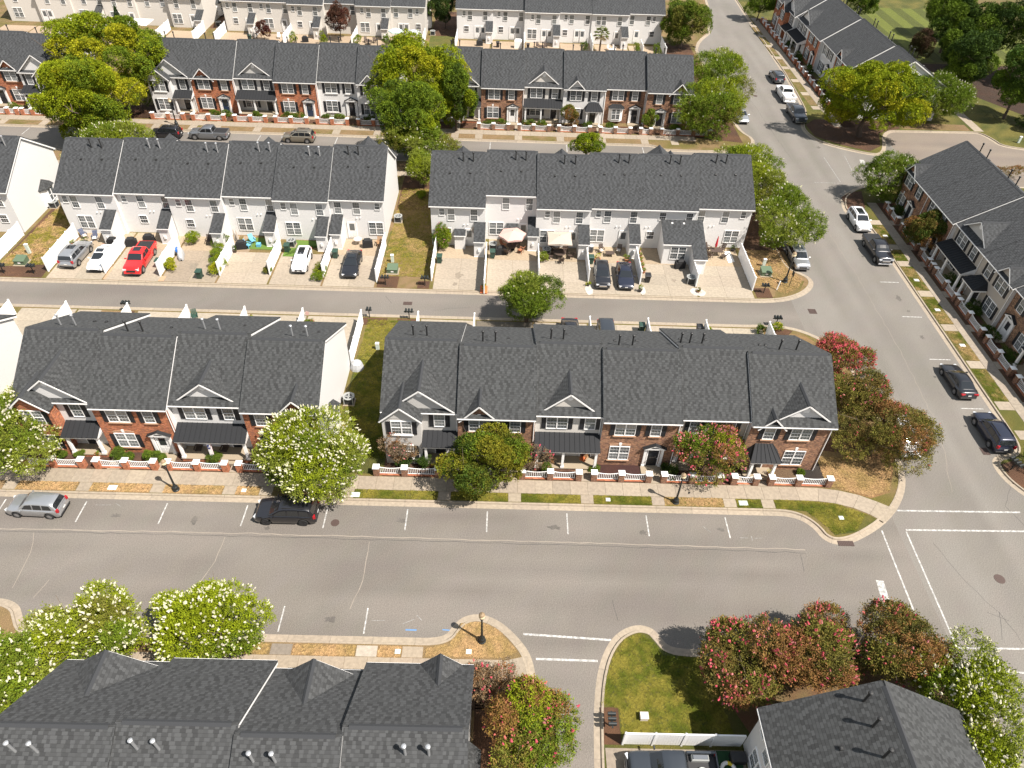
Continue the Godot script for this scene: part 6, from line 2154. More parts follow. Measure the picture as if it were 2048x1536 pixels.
# short grass standing on the lawns and verges that show largest
func tufts(label: String, areas: Array, per: float, ca: Color, cb: Color, size := 0.12):
	var xf := []
	var cols := []
	for a in areas:
		var p := pv(a)
		var r := Rect2(p[0], Vector2.ZERO)
		for v in p:
			r = r.expand(v)
		for i in int(r.get_area() * per):
			var v := r.position + Vector2(rng.randf() * r.size.x, rng.randf() * r.size.y)
			if not Geometry2D.is_point_in_polygon(v, p):
				continue
			var s := size * rng.randf_range(0.5, 1.4)
			xf.append(Transform3D(Basis(Vector3.UP, rng.randf() * TAU).scaled(Vector3(s, s * rng.randf_range(0.4, 0.9), s)), Vector3(v.x, 0.122, v.y)))
			cols.append(tone(v, ca, cb, 0) * rng.randf_range(0.7, 1.35))
	if not mesh_cache.has("tuft_grass"):
		var st := mb()
		for i in 7:
			var a := TAU * i / 7.0
			var d := Vector3(cos(a), 0, sin(a))
			var n := Vector3(-d.z, 0, d.x) * 0.16
			var b := d * rng.randf_range(0.1, 0.4)
			tri(st, b - n, b + n, b + d * rng.randf_range(0.3, 0.9) + Vector3(0, rng.randf_range(0.4, 0.8), 0))
		mesh_cache.tuft_grass = st.commit()
	var o := multi("grass_tufts", mesh_cache.tuft_grass, xf, cols, M.grass_blade, self)
	tag(o, label, "grass")

func lawns():
	tufts("green mown grass of the corner lawn at the bottom", [[7.3, -20.6, 8.2, -23.5, 9.4, -25.3, 10.6, -25.8, 11.4, -25.2, 12, -24.1, 15, -24.0, 16, -18.3, 8.5, -18.3, 8.5, -20.4]], 170.0, GRN_A, GRN_B)
	tufts("green grass of the verges in the right half of the front pavement", [[-12.4, -38.4, -5.3, -38.4, -5.3, -37.55, -12.4, -37.55], [-4.1, -38.4, 0.7, -38.4, 0.7, -37.55, -4.1, -37.55], [1.9, -38.4, 6.9, -38.4, 6.9, -37.55, 1.9, -37.55], [8.1, -38.4, 13, -38.4, 13, -37.55, 8.1, -37.55], [20.4, -38.4, 22.5, -38.4, 22.5, -37.55, 20.4, -37.55], [23.7, -38.4, 26, -38.4, 29, -38.15, 31.3, -37.1, 29.9, -35.5, 28, -35, 27.3, -36, 26.2, -37.4, 23.7, -37.5]], 190.0, GRN_A, GRN_B)
	tufts("dry straw coloured grass of the verges in the left half of the front pavement", [[-40.9, -38.4, -35.9, -38.4, -35.9, -37.55, -40.9, -37.55], [-34.7, -38.4, -29.7, -38.4, -29.7, -37.55, -34.7, -37.55], [-28.5, -38.4, -23.6, -38.4, -23.6, -37.55, -28.5, -37.55], [-22.4, -38.4, -20.5, -38.4, -20.5, -37.55, -22.4, -37.55], [14.2, -38.4, 19.2, -38.4, 19.2, -37.55, 14.2, -37.55]], 190.0, DRY_A, DRY_B)
	tufts("green and straw grass of the lawn gap between the front blocks", [[-15.0, -62.0, -10.4, -62.0, -10.4, -42.0, -15.0, -42.0]], 120.0, GRN_A, GRN_B)
	tufts("dry grass of the corner beside the red flowering trees", [[28.9, -43.5, 34, -43.5, 35.9, -43.4, 34.3, -39.8, 32.4, -39.0, 30.4, -39.7, 28.9, -40.2]], 150.0, DRY_A, DRY_B)
	tufts("patchy grass between the middle blocks", [[-14.8, -92.0, -9.6, -92.0, -9.0, -76.0, -9.0, -70.4, -14.8, -70.4]], 110.0, GRN_B, DRY_B)
	tufts("patchy grass in the gap left of the middle row", [[-59.0, -92.0, -54.6, -92.0, -54.0, -70.6, -59.6, -70.6]], 110.0, DRY_A, GRN_B)
	tufts("dry grass of the alley corner", [[29.8, -78.5, 34.8, -78.5, 34.8, -74.4, 36.0, -72.2, 35.0, -70.4, 33.0, -69.0, 31.6, -70.4, 29.8, -70.6]], 120.0, DRY_A, DRY_B)
	tufts("grass of the side street verges", [[49.4, -85.8, 50.9, -85.8, 50.9, -81.0, 49.4, -81.0], [49.4, -79.6, 50.9, -79.6, 50.9, -77.1, 49.4, -77.1], [49.4, -75.7, 50.9, -75.7, 50.9, -70.7, 49.4, -70.7], [49.4, -69.3, 50.9, -69.3, 50.9, -64.2, 49.4, -64.2], [49.4, -62.8, 50.9, -62.8, 50.9, -57.9, 49.4, -57.9], [49.4, -56.5, 50.9, -56.5, 50.9, -51.7, 49.4, -51.7]], 130.0, GRN_A, DRY_B)
	tufts("dry grass of the bottom verge and kerb island", [[-14.3, -24.35, -10.0, -24.35, -10.0, -23.6, -14.3, -23.6], [-21.1, -24.35, -16.1, -24.35, -16.1, -23.6, -21.1, -23.6], [-8.3, -24.35, -6.7, -24.35, -6.7, -23.6, -8.3, -23.6], [-2.5, -26.2, -1.2, -26.4, 0.2, -25.8, 1.5, -24.2, 0.6, -23.7, -4.9, -23.7, -4.9, -24.3, -3.3, -24.6]], 190.0, DRY_A, DRY_B)

func gardens():
	var box := [Color(0.060, 0.095, 0.014), Color(0.085, 0.12, 0.016), MID]
	var dark := [DEEP, Color(0.03, 0.05, 0.012)]
	var g := "clipped shrubs in the front gardens"
	var it := [
		[-38.6, -41.2, 0.5, "small round shrub left of the first front gate"], [-37.0, -41.3, 0.4, "small pale shrub beside the small metal porch"],
		[-33.6, -41.2, 0.85, "big round green shrub right of the small metal porch"], [-32.6, -40.9, 0.5, "low round shrub beside the big round one"],
		[-31.0, -41.2, 0.55, "left half of the low clipped hedge before the pedimented brick house"], [-30.0, -41.2, 0.55, "right half of the low clipped hedge before the pedimented brick house"],
		[-25.1, -41.0, 0.7, "round shrub under the striped flag"], [-8.6, -41.3, 0.85, "dark shrub before the grey sided house, left one"], [-6.7, -41.3, 0.8, "dark shrub before the grey sided house, right one"],
		[4.0, -41.0, 0.55, "green shrub left of the wide metal porch steps"], [8.3, -41.2, 0.45, "grey green shrub by the porch end column"], [15.0, -41.0, 0.75, "dark shrub under the pink flowering tree"], [26.8, -41.4, 0.35, "bright green potted plant on the corner house terrace"]]
	for s in it:
		shrub("round_shrub", s[3], "shrub", s[0], s[1], Vector3(s[2], s[2] * 0.8, s[2]), dark if s[3].begins_with("dark") else box, int(110 + 200 * s[2]), g)
	g = "shrubs of the rear row gardens"
	for s in [[-47.6, "left hedge shrub before the brick gable house"], [-46.2, "right hedge shrub before the brick gable house"], [-41.0, "hedge shrub before the white rear row porch"], [-35.9, "left hedge shrub before the flat red brick rear house"], [-34.3, "right hedge shrub before the flat red brick rear house"], [-29.4, "left hedge shrub before the arched window house"], [-27.6, "right hedge shrub before the arched window house"], [-22.8, "hedge shrub left of the great tree"], [-3.6, "left hedge shrub before the white door rear house"], [-1.6, "right hedge shrub before the white door rear house"], [3.2, "left hedge shrub before the cream rear porch"], [5.2, "right hedge shrub before the cream rear porch"], [12.6, "hedge shrub right of the hipped hood"], [16.4, "hedge shrub before the rear bay window"], [27.0, "hedge shrub near the corner trees"], [-80.0, "hedge shrub at the left edge of the rear row"], [-76.0, "hedge shrub left of the bright trees"]]:
		shrub("hedge_shrub", "clipped " + s[1], "shrub", s[0], -114.0, Vector3(1.25, 0.6, 0.7), box, 230, g)
	g = "shrubs of the side street gardens"
	var zz := [-88.4, -84.0, -72.0, -66.5, -61.9, -58.0, -52.0]
	var zl := ["at the north end house", "under the dark green tree", "before the long black porch", "before the hipped black hood", "before the cream house windows", "before the tan brick house", "before the last black porch"]
	for i in 7:
		shrub("dark_shrub", "dark green shrub " + zl[i] + " on the side street", "shrub", 53.9, zz[i], Vector3(0.8, 0.75, 1.5), dark, 300, g)
	for i in 4:
		shrub("dark_shrub", "dark hedge shrub of the upper side street, " + ["nearest the great tree", "second from the great tree", "third from the great tree", "farthest from the great tree"][i], "shrub", 57.6, -135.0 - i * 7.4, Vector3(0.9, 0.9, 2.2), dark, 330, g)
	shrub("reddish_shrub", "reddish green shrub behind the north end of the east row", "shrub", 61.5, -97.4, Vector3(2.2, 1.3, 1.3), [OLIVE, RUST, MID], 520)
	shrub("reddish_shrub", "reddish shrub right of the east row roof near the lane", "shrub", 75.0, -100.6, Vector3(3.2, 1.3, 1.6), [OLIVE, RUST, BROWN], 620)
	shrub("yellow_shrub", "bushy yellow green shrub at the right edge behind the mailboxes", "shrub", 48.6, -43.4, Vector3(1.5, 1.4, 1.6), [PALE, LIME, MID], 620)
	# yards of the middle row
	g = "shrubs in the back yards"
	for s in [[-39.4, -70.4, 0.9, "yellow green shrub at the fence end right of the red pickup", [LIME, GOLD]], [-38.8, -76.2, 1.0, "green bush behind the planted drive, left one", [MID, LIME]], [-35.4, -76.0, 1.05, "green bush behind the planted drive, right one", [MID, DEEP]], [-34.6, -73.4, 1.05, "upper green bush along the planted drive fence", [MID, LIME]], [-34.2, -71.6, 1.05, "middle green bush along the planted drive fence", [LIME, MID]], [-34.0, -70.0, 0.85, "lower bright bush along the planted drive fence", [LIME, GOLD]], [-28.1, -70.2, 0.5, "thin shrub at the fence end before the white car", [OLIVE, MID]], [-22.0, -70.9, 0.7, "upright shrub at the fence end left of the black sedan", [MID, OLIVE]], [-21.9, -69.4, 0.75, "round clipped shrub at the end of the black sedan drive", [MID, LIME]], [-12.0, -89.3, 0.7, "round green shrub between the middle blocks", [MID, LIME]], [4.5, -74.6, 0.75, "white blooming shrub by the beige umbrella patio", [PALE, MID]]]:
		shrub("yard_shrub", s[3], "shrub", s[0], s[1], Vector3(s[2], s[2] * 0.85, s[2]), s[4], int(330 * s[2]), g, 30 if s[3].begins_with("white") else 0, [WHT])
	shrub("yard_shrub", "yellow flowered shrub at the alley corner fence tip", "shrub", 30.0, -62.2, Vector3(0.8, 0.45, 0.7), [LIME, MID], 160, g, 40, [Color(0.7, 0.5, 0.05), Color(0.5, 0.14, 0.04)], G, 0.5)
	shrub("yard_shrub", "round dark shrub left of the corner fence tip", "shrub", 28.1, -61.6, Vector3(0.55, 0.5, 0.55), [DEEP, MID], 130, g)
	shrub("yard_shrub", "small round shrub beside a fence tip behind the right front block", "shrub", 22.3, -61.2, Vector3(0.45, 0.4, 0.45), [MID, LIME], 110, g)
	shrub("yard_shrub", "small yellow shrub beside a fence tip behind the left front block", "shrub", -27.2, -60.8, Vector3(0.5, 0.4, 0.5), [LIME, GOLD], 110, g)
	shrub("yard_shrub", "small flowering shrub beside the pink flag behind the front row", "shrub", -21.0, -60.6, Vector3(0.5, 0.5, 0.5), [MID, OLIVE], 110, g, 12, [ROS])
	for s in [[-43.6, "yellow green plant", LIME], [-31.0, "tall bamboo plant left", LIME], [-25.2, "tall bamboo plant right", MID], [25.0, "tall ornamental grass", PALE], [29.0, "leafy potted palm", MID], [14.4, "dark round bush", DEEP], [-37.8, "bright bush under the copper tree", LIME]]:
		shrub("patio_plant", s[1] + " on a top row patio", "plant", s[0], -150.5, Vector3(0.9, 1.2, 0.9), [s[2], MID], 260, "plants on the top row patios")
	for i in 3:
		shrub("forest_shrub", "dark shrub at the edge of the wood, " + ["upper", "middle", "lower"][i] + " one", "shrub", [88.5, 91.5, 88.0][i], [-142.5, -131.0, -120.5][i], Vector3(1.8, 1.2, 1.8), dark, 420)

# ------------------------------------------------------------------ vehicles; local +z is forwards
func prof(tab: Array, z: float) -> float:
	if z >= tab[0][0]:
		return tab[0][1]
	for i in tab.size() - 1:
		if z <= tab[i][0] and z >= tab[i + 1][0]:
			var t: float = (tab[i][0] - z) / maxf(0.0001, tab[i][0] - tab[i + 1][0])
			return lerpf(tab[i][1], tab[i + 1][1], t)
	return tab[tab.size() - 1][1]

func loft(secs: Array) -> ArrayMesh:
	var st := mb()
	st.set_smooth_group(0)
	for i in secs.size() - 1:
		var a = secs[i]
		var b = secs[i + 1]
		for k in a.size() - 1:
			for p in [a[k], a[k + 1], b[k + 1], a[k], b[k + 1], b[k]]:
				st.set_uv(Vector2(p.z, p.y))
				st.add_vertex(p)
	for e in 2:
		var s = secs[0] if e == 0 else secs[secs.size() - 1]
		var c := Vector3.ZERO
		for p in s:
			c += p / s.size()
		st.set_smooth_group(e + 1)
		for k in s.size() - 1:
			var tr := [c, s[k + 1], s[k]] if e == 0 else [c, s[k], s[k + 1]]
			for p in tr:
				st.set_uv(Vector2(p.x, p.y))
				st.add_vertex(p)
	st.generate_normals()
	return st.commit()

func car_type(kind: String) -> Dictionary:
	match kind:
		"sedan":
			return {"L": 4.75, "W": 1.84, "H": 1.45, "hood": [[2.38, 0.52], [2.3, 0.68], [2.0, 0.80], [1.1, 0.93], [0.9, 0.95], [-1.6, 0.98], [-1.75, 1.02], [-2.2, 0.98], [-2.33, 0.86], [-2.38, 0.55]],
				"roof": [[1.05, 0.94], [0.6, 1.16], [0.2, 1.37], [-0.1, 1.43], [-0.6, 1.45], [-1.0, 1.41], [-1.4, 1.22], [-1.85, 1.0]], "ws": [0.98, 0.22], "rw": [-1.06, -1.76], "side": [[0.72, 0.12, -0.38, -0.40], [-0.46, -0.48, -1.02, -1.42]], "wz": [1.42, -1.38], "wr": 0.335, "tw": 0.58}
		"suv":
			return {"L": 4.75, "W": 1.92, "H": 1.74, "hood": [[2.38, 0.55], [2.32, 0.82], [2.1, 1.0], [1.1, 1.1], [0.9, 1.12], [-2.1, 1.12], [-2.32, 1.05], [-2.38, 0.55]],
				"roof": [[1.18, 1.1], [0.75, 1.36], [0.35, 1.62], [0.0, 1.70], [-0.8, 1.73], [-1.7, 1.69], [-2.0, 1.60], [-2.28, 1.1]], "ws": [1.08, 0.36], "rw": [-2.03, -2.25], "side": [[0.82, 0.28, -0.22, -0.22], [-0.32, -0.32, -1.12, -1.14], [-1.22, -1.24, -1.84, -1.96]], "wz": [1.45, -1.40], "wr": 0.37, "tw": 0.68}
		"wagon":
			return {"L": 4.48, "W": 1.76, "H": 1.66, "hood": [[2.24, 0.55], [2.16, 0.80], [1.9, 0.98], [1.1, 1.06], [0.8, 1.06], [-2.0, 1.06], [-2.18, 1.0], [-2.24, 0.55]],
				"roof": [[1.05, 1.05], [0.75, 1.30], [0.45, 1.55], [0.1, 1.63], [-0.7, 1.65], [-1.6, 1.60], [-1.85, 1.5], [-2.15, 1.06]], "ws": [0.97, 0.47], "rw": [-1.86, -2.1], "side": [[0.66, 0.36, -0.16, -0.16], [-0.26, -0.26, -0.92, -0.94], [-1.02, -1.04, -1.62, -1.74]], "wz": [1.36, -1.32], "wr": 0.34, "tw": 0.66}
		"pickup":
			return {"L": 5.8, "W": 2.0, "H": 1.85, "hood": [[2.9, 0.62], [2.84, 0.98], [2.6, 1.14], [1.5, 1.22], [1.2, 1.22], [-0.9, 1.22], [-0.94, 1.22], [-0.95, 0.80], [-2.8, 0.80], [-2.9, 0.62]],
				"roof": [[1.45, 1.21], [1.05, 1.48], [0.7, 1.74], [0.35, 1.83], [-0.3, 1.85], [-0.7, 1.80], [-0.95, 1.22]], "ws": [1.36, 0.72], "rw": [-0.74, -0.93], "side": [[1.05, 0.58, 0.16, 0.14], [0.06, 0.05, -0.62, -0.68]], "wz": [1.95, -1.75], "wr": 0.42, "tw": 0.70}
	return {}

# bottom of the body rises over the wheels; x of the flank at height fraction
func build_car(called: String, label: String, kind: String, paint: String, at: Vector3, turn: float, s := 1.0, opt := {}) -> Node3D:
	var T := car_type(kind)
	var g: String = opt.get("group", "cars parked in the neighbourhood")
	var t := thing(called, label, opt.get("cat", "car"), at, turn, g)
	var hw: float = T.W / 2
	var half: float = T.L / 2
	t.scale = Vector3(s, s, s)
	var secs := []
	var zs := []
	var n := 34
	for i in n + 1:
		zs.append(half - T.L * i / n)
	if kind == "pickup":
		zs.append(-0.94); zs.append(-0.951)
		zs.sort()
		zs.reverse()
	for z in zs:
		var e: float = absf(z) / half
		var w: float = hw * (1.0 - 0.16 * pow(maxf(0.0, (e - 0.72) / 0.28), 2.2))
		var y: float = prof(T.hood, z)
		var yb := 0.24 + 0.10 * pow(maxf(0.0, (e - 0.85) / 0.15), 2.0)
		for wz in T.wz:
			var dz: float = absf(z - wz)
			if dz < T.wr + 0.06:
				yb = maxf(yb, 0.02 + sqrt(maxf(0.0, pow(T.wr + 0.07, 2.0) - dz * dz)) + T.wr * 0.98 - 0.02)
		yb = minf(yb, y - 0.14)
		var ym := lerpf(yb, y, 0.55)
		var half_sec := [Vector3(w * 0.93, yb, z), Vector3(w * 0.995, lerpf(yb, y, 0.18), z), Vector3(w, ym, z), Vector3(w * 0.985, y - 0.13, z), Vector3(w * 0.94, y - 0.045, z), Vector3(w * 0.84, y - 0.008, z), Vector3(w * 0.45, y + 0.022, z), Vector3(0, y + 0.03, z)]
		var sec := []
		for p in half_sec:
			sec.append(p)
		for k in range(half_sec.size() - 2, -1, -1):
			sec.append(Vector3(-half_sec[k].x, half_sec[k].y, z))
		secs.append(sec)
	inst("body", loft(secs), M[paint], t)
	# dark underside and wheel wells
	var u := mb()
	bx(u, -hw * 0.86, hw * 0.86, 0.2, 0.62, -half * 0.9, half * 0.9)
	obj("underbody", u, M.plastic, t)
	# cabin
	var cs := []
	var belt: float = T.roof[0][1]
	var flank := func(y: float) -> float: return lerpf(hw * 0.90, hw * T.tw / 0.9, clampf((y - belt) / (T.H - belt), 0.0, 1.0))
	var rz := []
	for k in T.roof.size() - 1:
		for j in 3:
			rz.append(lerpf(T.roof[k][0], T.roof[k + 1][0], j / 3.0))
	rz.append(T.roof[T.roof.size() - 1][0])
	for z in rz:
		var y: float = prof(T.roof, z)
		var w: float = flank.call(y)
		var half_sec := [Vector3(hw * 0.91, belt - 0.06, z), Vector3(flank.call(lerpf(belt, y, 0.5)) , lerpf(belt, y, 0.5), z), Vector3(w * 1.0, y - 0.05, z), Vector3(w * 0.93, y - 0.008, z), Vector3(w * 0.5, y + 0.018, z), Vector3(0, y + 0.025, z)]
		var sec := []
		for p in half_sec:
			sec.append(p)
		for k in range(half_sec.size() - 2, -1, -1):
			sec.append(Vector3(-half_sec[k].x, half_sec[k].y, z))
		cs.append(sec)
	inst("cabin", loft(cs), M[opt.get("roofpaint", paint)], t)
	# glass, a little proud of the cabin
	for e in 2:
		var r: Array = T.ws if e == 0 else T.rw
		var st := mb()
		var m := 6
		for k in m:
			var z0 := lerpf(r[0], r[1], float(k) / m)
			var z1 := lerpf(r[0], r[1], float(k + 1) / m)
			var y0: float = prof(T.roof, z0)
			var y1: float = prof(T.roof, z1)
			var up := Vector3(0, 0.016, 0.014 if e == 0 else -0.014)
			for q in 4:
				var f0 := -1.0 + q * 0.5
				var f1 := f0 + 0.5
				var crown_y := func(f: float) -> float: return 0.022 - 0.03 * f * f
				var a := Vector3(f0 * flank.call(y0) * 0.88, y0 + crown_y.call(f0), z0) + up
				var b := Vector3(f1 * flank.call(y0) * 0.88, y0 + crown_y.call(f1), z0) + up
				var c := Vector3(f1 * flank.call(y1) * 0.88, y1 + crown_y.call(f1), z1) + up
				var d := Vector3(f0 * flank.call(y1) * 0.88, y1 + crown_y.call(f0), z1) + up
				if e == 0:
					quad(st, a, b, c, d)
				else:
					quad(st, d, c, b, a) if z1 > z0 else quad(st, b, a, d, c)
		obj("windshield" if e == 0 else "rear_window", st, M["car_shade" if e == 0 and opt.has("shade") else "car_glass"], t)
	for sx in [-1.0, 1.0]:
		for wdw in T.side:
			var st := mb()
			var yb := belt + 0.045
			var pts := []
			for q in [[wdw[0], yb], [wdw[3], yb], [wdw[2], 0], [wdw[1], 0]]:
				var y: float = q[1] if q[1] > 0 else prof(T.roof, q[0]) - 0.10
				var mid: float = flank.call(y)
				pts.append(Vector3(sx * (mid + 0.014), y, q[0]))
			if sx > 0:
				pts.reverse()
			poly(st, pts)
			obj("side_window", st, M.car_glass, t)
		var mr := mb()
		cbox(mr, Vector3(sx * (hw + 0.10), belt + 0.08, T.side[0][0] + 0.02), Vector3(0.22, 0.15, 0.1), 0.03)
		obj("side_mirror", mr, M[paint], t)
		# lamps
		var hy: float = prof(T.hood, half - 0.12) - 0.10
		var hl := mb()
		obox(hl, Vector3(sx * hw * 0.70, hy, half - 0.125), Vector3(hw * 0.36, 0.15, 0.20), Basis(Vector3.UP, sx * -0.42))
		obj("headlight", hl, M.head_lens, t)
		var tl := mb()
		if kind == "suv" or kind == "wagon":
			obox(tl, Vector3(sx * hw * 0.80, 0.98, -half + 0.10), Vector3(hw * 0.22, 0.30, 0.2), Basis(Vector3.UP, sx * 0.4))
		elif kind == "pickup":
			bx(tl, sx * hw * 0.80, sx * hw * 0.93, 0.82, 1.16, -half + 0.02, -half + 0.14)
		else:
			obox(tl, Vector3(sx * hw * 0.68, 0.82, -half + 0.09), Vector3(hw * 0.44, 0.15, 0.2), Basis(Vector3.UP, sx * 0.3))
		obj("taillight", tl, M.tail_lens, t)
		for wz in T.wz:
			var wkey := "wheel%.2f" % T.wr
			if not mesh_cache.has(wkey):
				var w := mb()
				var R: float = T.wr
				for seg in [[[-0.11, R * 0.94], [-0.08, R]], [[-0.08, R], [0.08, R]], [[0.08, R], [0.11, R * 0.94]], [[0.11, R * 0.94], [0.105, R * 0.62]], [[0.105, R * 0.62], [0.06, R * 0.60]], [[0.06, R * 0.60], [0.06, 0.0]]]:
					for i in 20:
						var a0 := TAU * i / 20.0
						var a1 := TAU * (i + 1) / 20.0
						var p := func(v: Array, a: float) -> Vector3: return Vector3(v[0], cos(a) * v[1], sin(a) * v[1])
						quad(w, p.call(seg[0], a0), p.call(seg[0], a1), p.call(seg[1], a1), p.call(seg[1], a0))
				var rm := mb()
				for i in 10:
					var a := TAU * i / 10.0
					bar(rm, Vector3(0.085, cos(a) * R * 0.1, sin(a) * R * 0.1), Vector3(0.085, cos(a) * R * 0.58, sin(a) * R * 0.58), 0.03, R * 0.13)
				for i in 20:
					var a0 := TAU * i / 20.0
					var a1 := TAU * (i + 1) / 20.0
					quad(rm, Vector3(0.1, cos(a0) * R * 0.56, sin(a0) * R * 0.56), Vector3(0.1, cos(a1) * R * 0.56, sin(a1) * R * 0.56), Vector3(0.104, cos(a1) * R * 0.64, sin(a1) * R * 0.64), Vector3(0.104, cos(a0) * R * 0.64, sin(a0) * R * 0.64))
				tube(rm, Vector3(0.06, 0, 0), Vector3(0.1, 0, 0), R * 0.16, R * 0.14, 10)
				mesh_cache[wkey] = [w.commit(), rm.commit()]
			var wh := inst("wheel", mesh_cache[wkey][0], M.tyre, t)
			wh.position = Vector3(sx * (hw - 0.10), T.wr, wz)
			wh.rotation.y = 0.0 if sx > 0 else PI
			inst("rim", mesh_cache[wkey][1], M[opt.get("rim", "rim")], wh)
	# nose and tail
	var gr := mb()
	cbox(gr, Vector3(0, prof(T.hood, half - 0.06) - 0.20, half - 0.03), Vector3(hw * 0.95, 0.2, 0.1), 0.02)
	obj("grille", gr, M["chrome" if opt.has("chrome") else "plastic"], t)
	var bp := mb()
	cbox(bp, Vector3(0, 0.40, half - 0.05), Vector3(hw * 1.7, 0.14, 0.16), 0.04)
	cbox(bp, Vector3(0, 0.42, -half + 0.05), Vector3(hw * 1.66, 0.14, 0.16), 0.04)
	var bo := obj("bumper_trim", bp, M["chrome" if kind == "pickup" and not opt.has("dark_bumper") else "plastic"], t)
	bo.set_meta("kind", "stuff")
	for e in [1.0, -1.0]:
		if e > 0 and not opt.has("front_plate"):
			continue
		var pl := mb()
		bx(pl, -0.16, 0.16, 0.52 if e > 0 else 0.66, 0.62 if e > 0 else 0.78, e * (half + 0.02), e * (half + 0.035))
		obj("number_plate", pl, M.plate, t)
	if opt.has("sunroof"):
		var sr := mb()
		var z0: float = opt.sunroof[0]
		var z1: float = opt.sunroof[1]
		for k in 4:
			var a := lerpf(z0, z1, k / 4.0)
			var b := lerpf(z0, z1, (k + 1) / 4.0)
			quad(sr, Vector3(-0.42, prof(T.roof, a) + 0.042, a), Vector3(0.42, prof(T.roof, a) + 0.042, a), Vector3(0.42, prof(T.roof, b) + 0.042, b), Vector3(-0.42, prof(T.roof, b) + 0.042, b))
		obj("sunroof", sr, M.car_glass, t)
	if opt.has("rails"):
		for sx in [-1.0, 1.0]:
			var rl := mb()
			bar(rl, Vector3(sx * hw * 0.64, T.H + 0.03, 0.1), Vector3(sx * hw * 0.64, T.H + 0.02, -1.6), 0.04, 0.05)
			obj("roof_rail", rl, M[opt.rails], t)
	if kind == "pickup":
		var bed := mb()
		for sx in [-1.0, 1.0]:
			cbox(bed, Vector3(sx * (hw - 0.09), 1.0, -1.91), Vector3(0.16, 0.44, 1.9), 0.03)
		var bw := obj("bed_side", bed, M[paint], t)
		bw.set_meta("kind", "stuff")
		var tg := mb()
		cbox(tg, Vector3(0, 1.0, -half + 0.06), Vector3(hw * 1.8, 0.42, 0.1), 0.03)
		obj("tailgate", tg, M[paint], t)
		var fl := mb()
		if opt.get("cover", true):
			cbox(fl, Vector3(0, 1.19, -1.89), Vector3(hw * 1.68, 0.05, 1.84), 0.02)
			obj("bed_cover", fl, M.plastic, t)
		else:
			bx(fl, -hw * 0.82, hw * 0.82, 0.84, 0.87, -2.78, -0.98)
			obj("bed_floor", fl, M[opt.get("bedfloor", "plastic")], t)
	return t

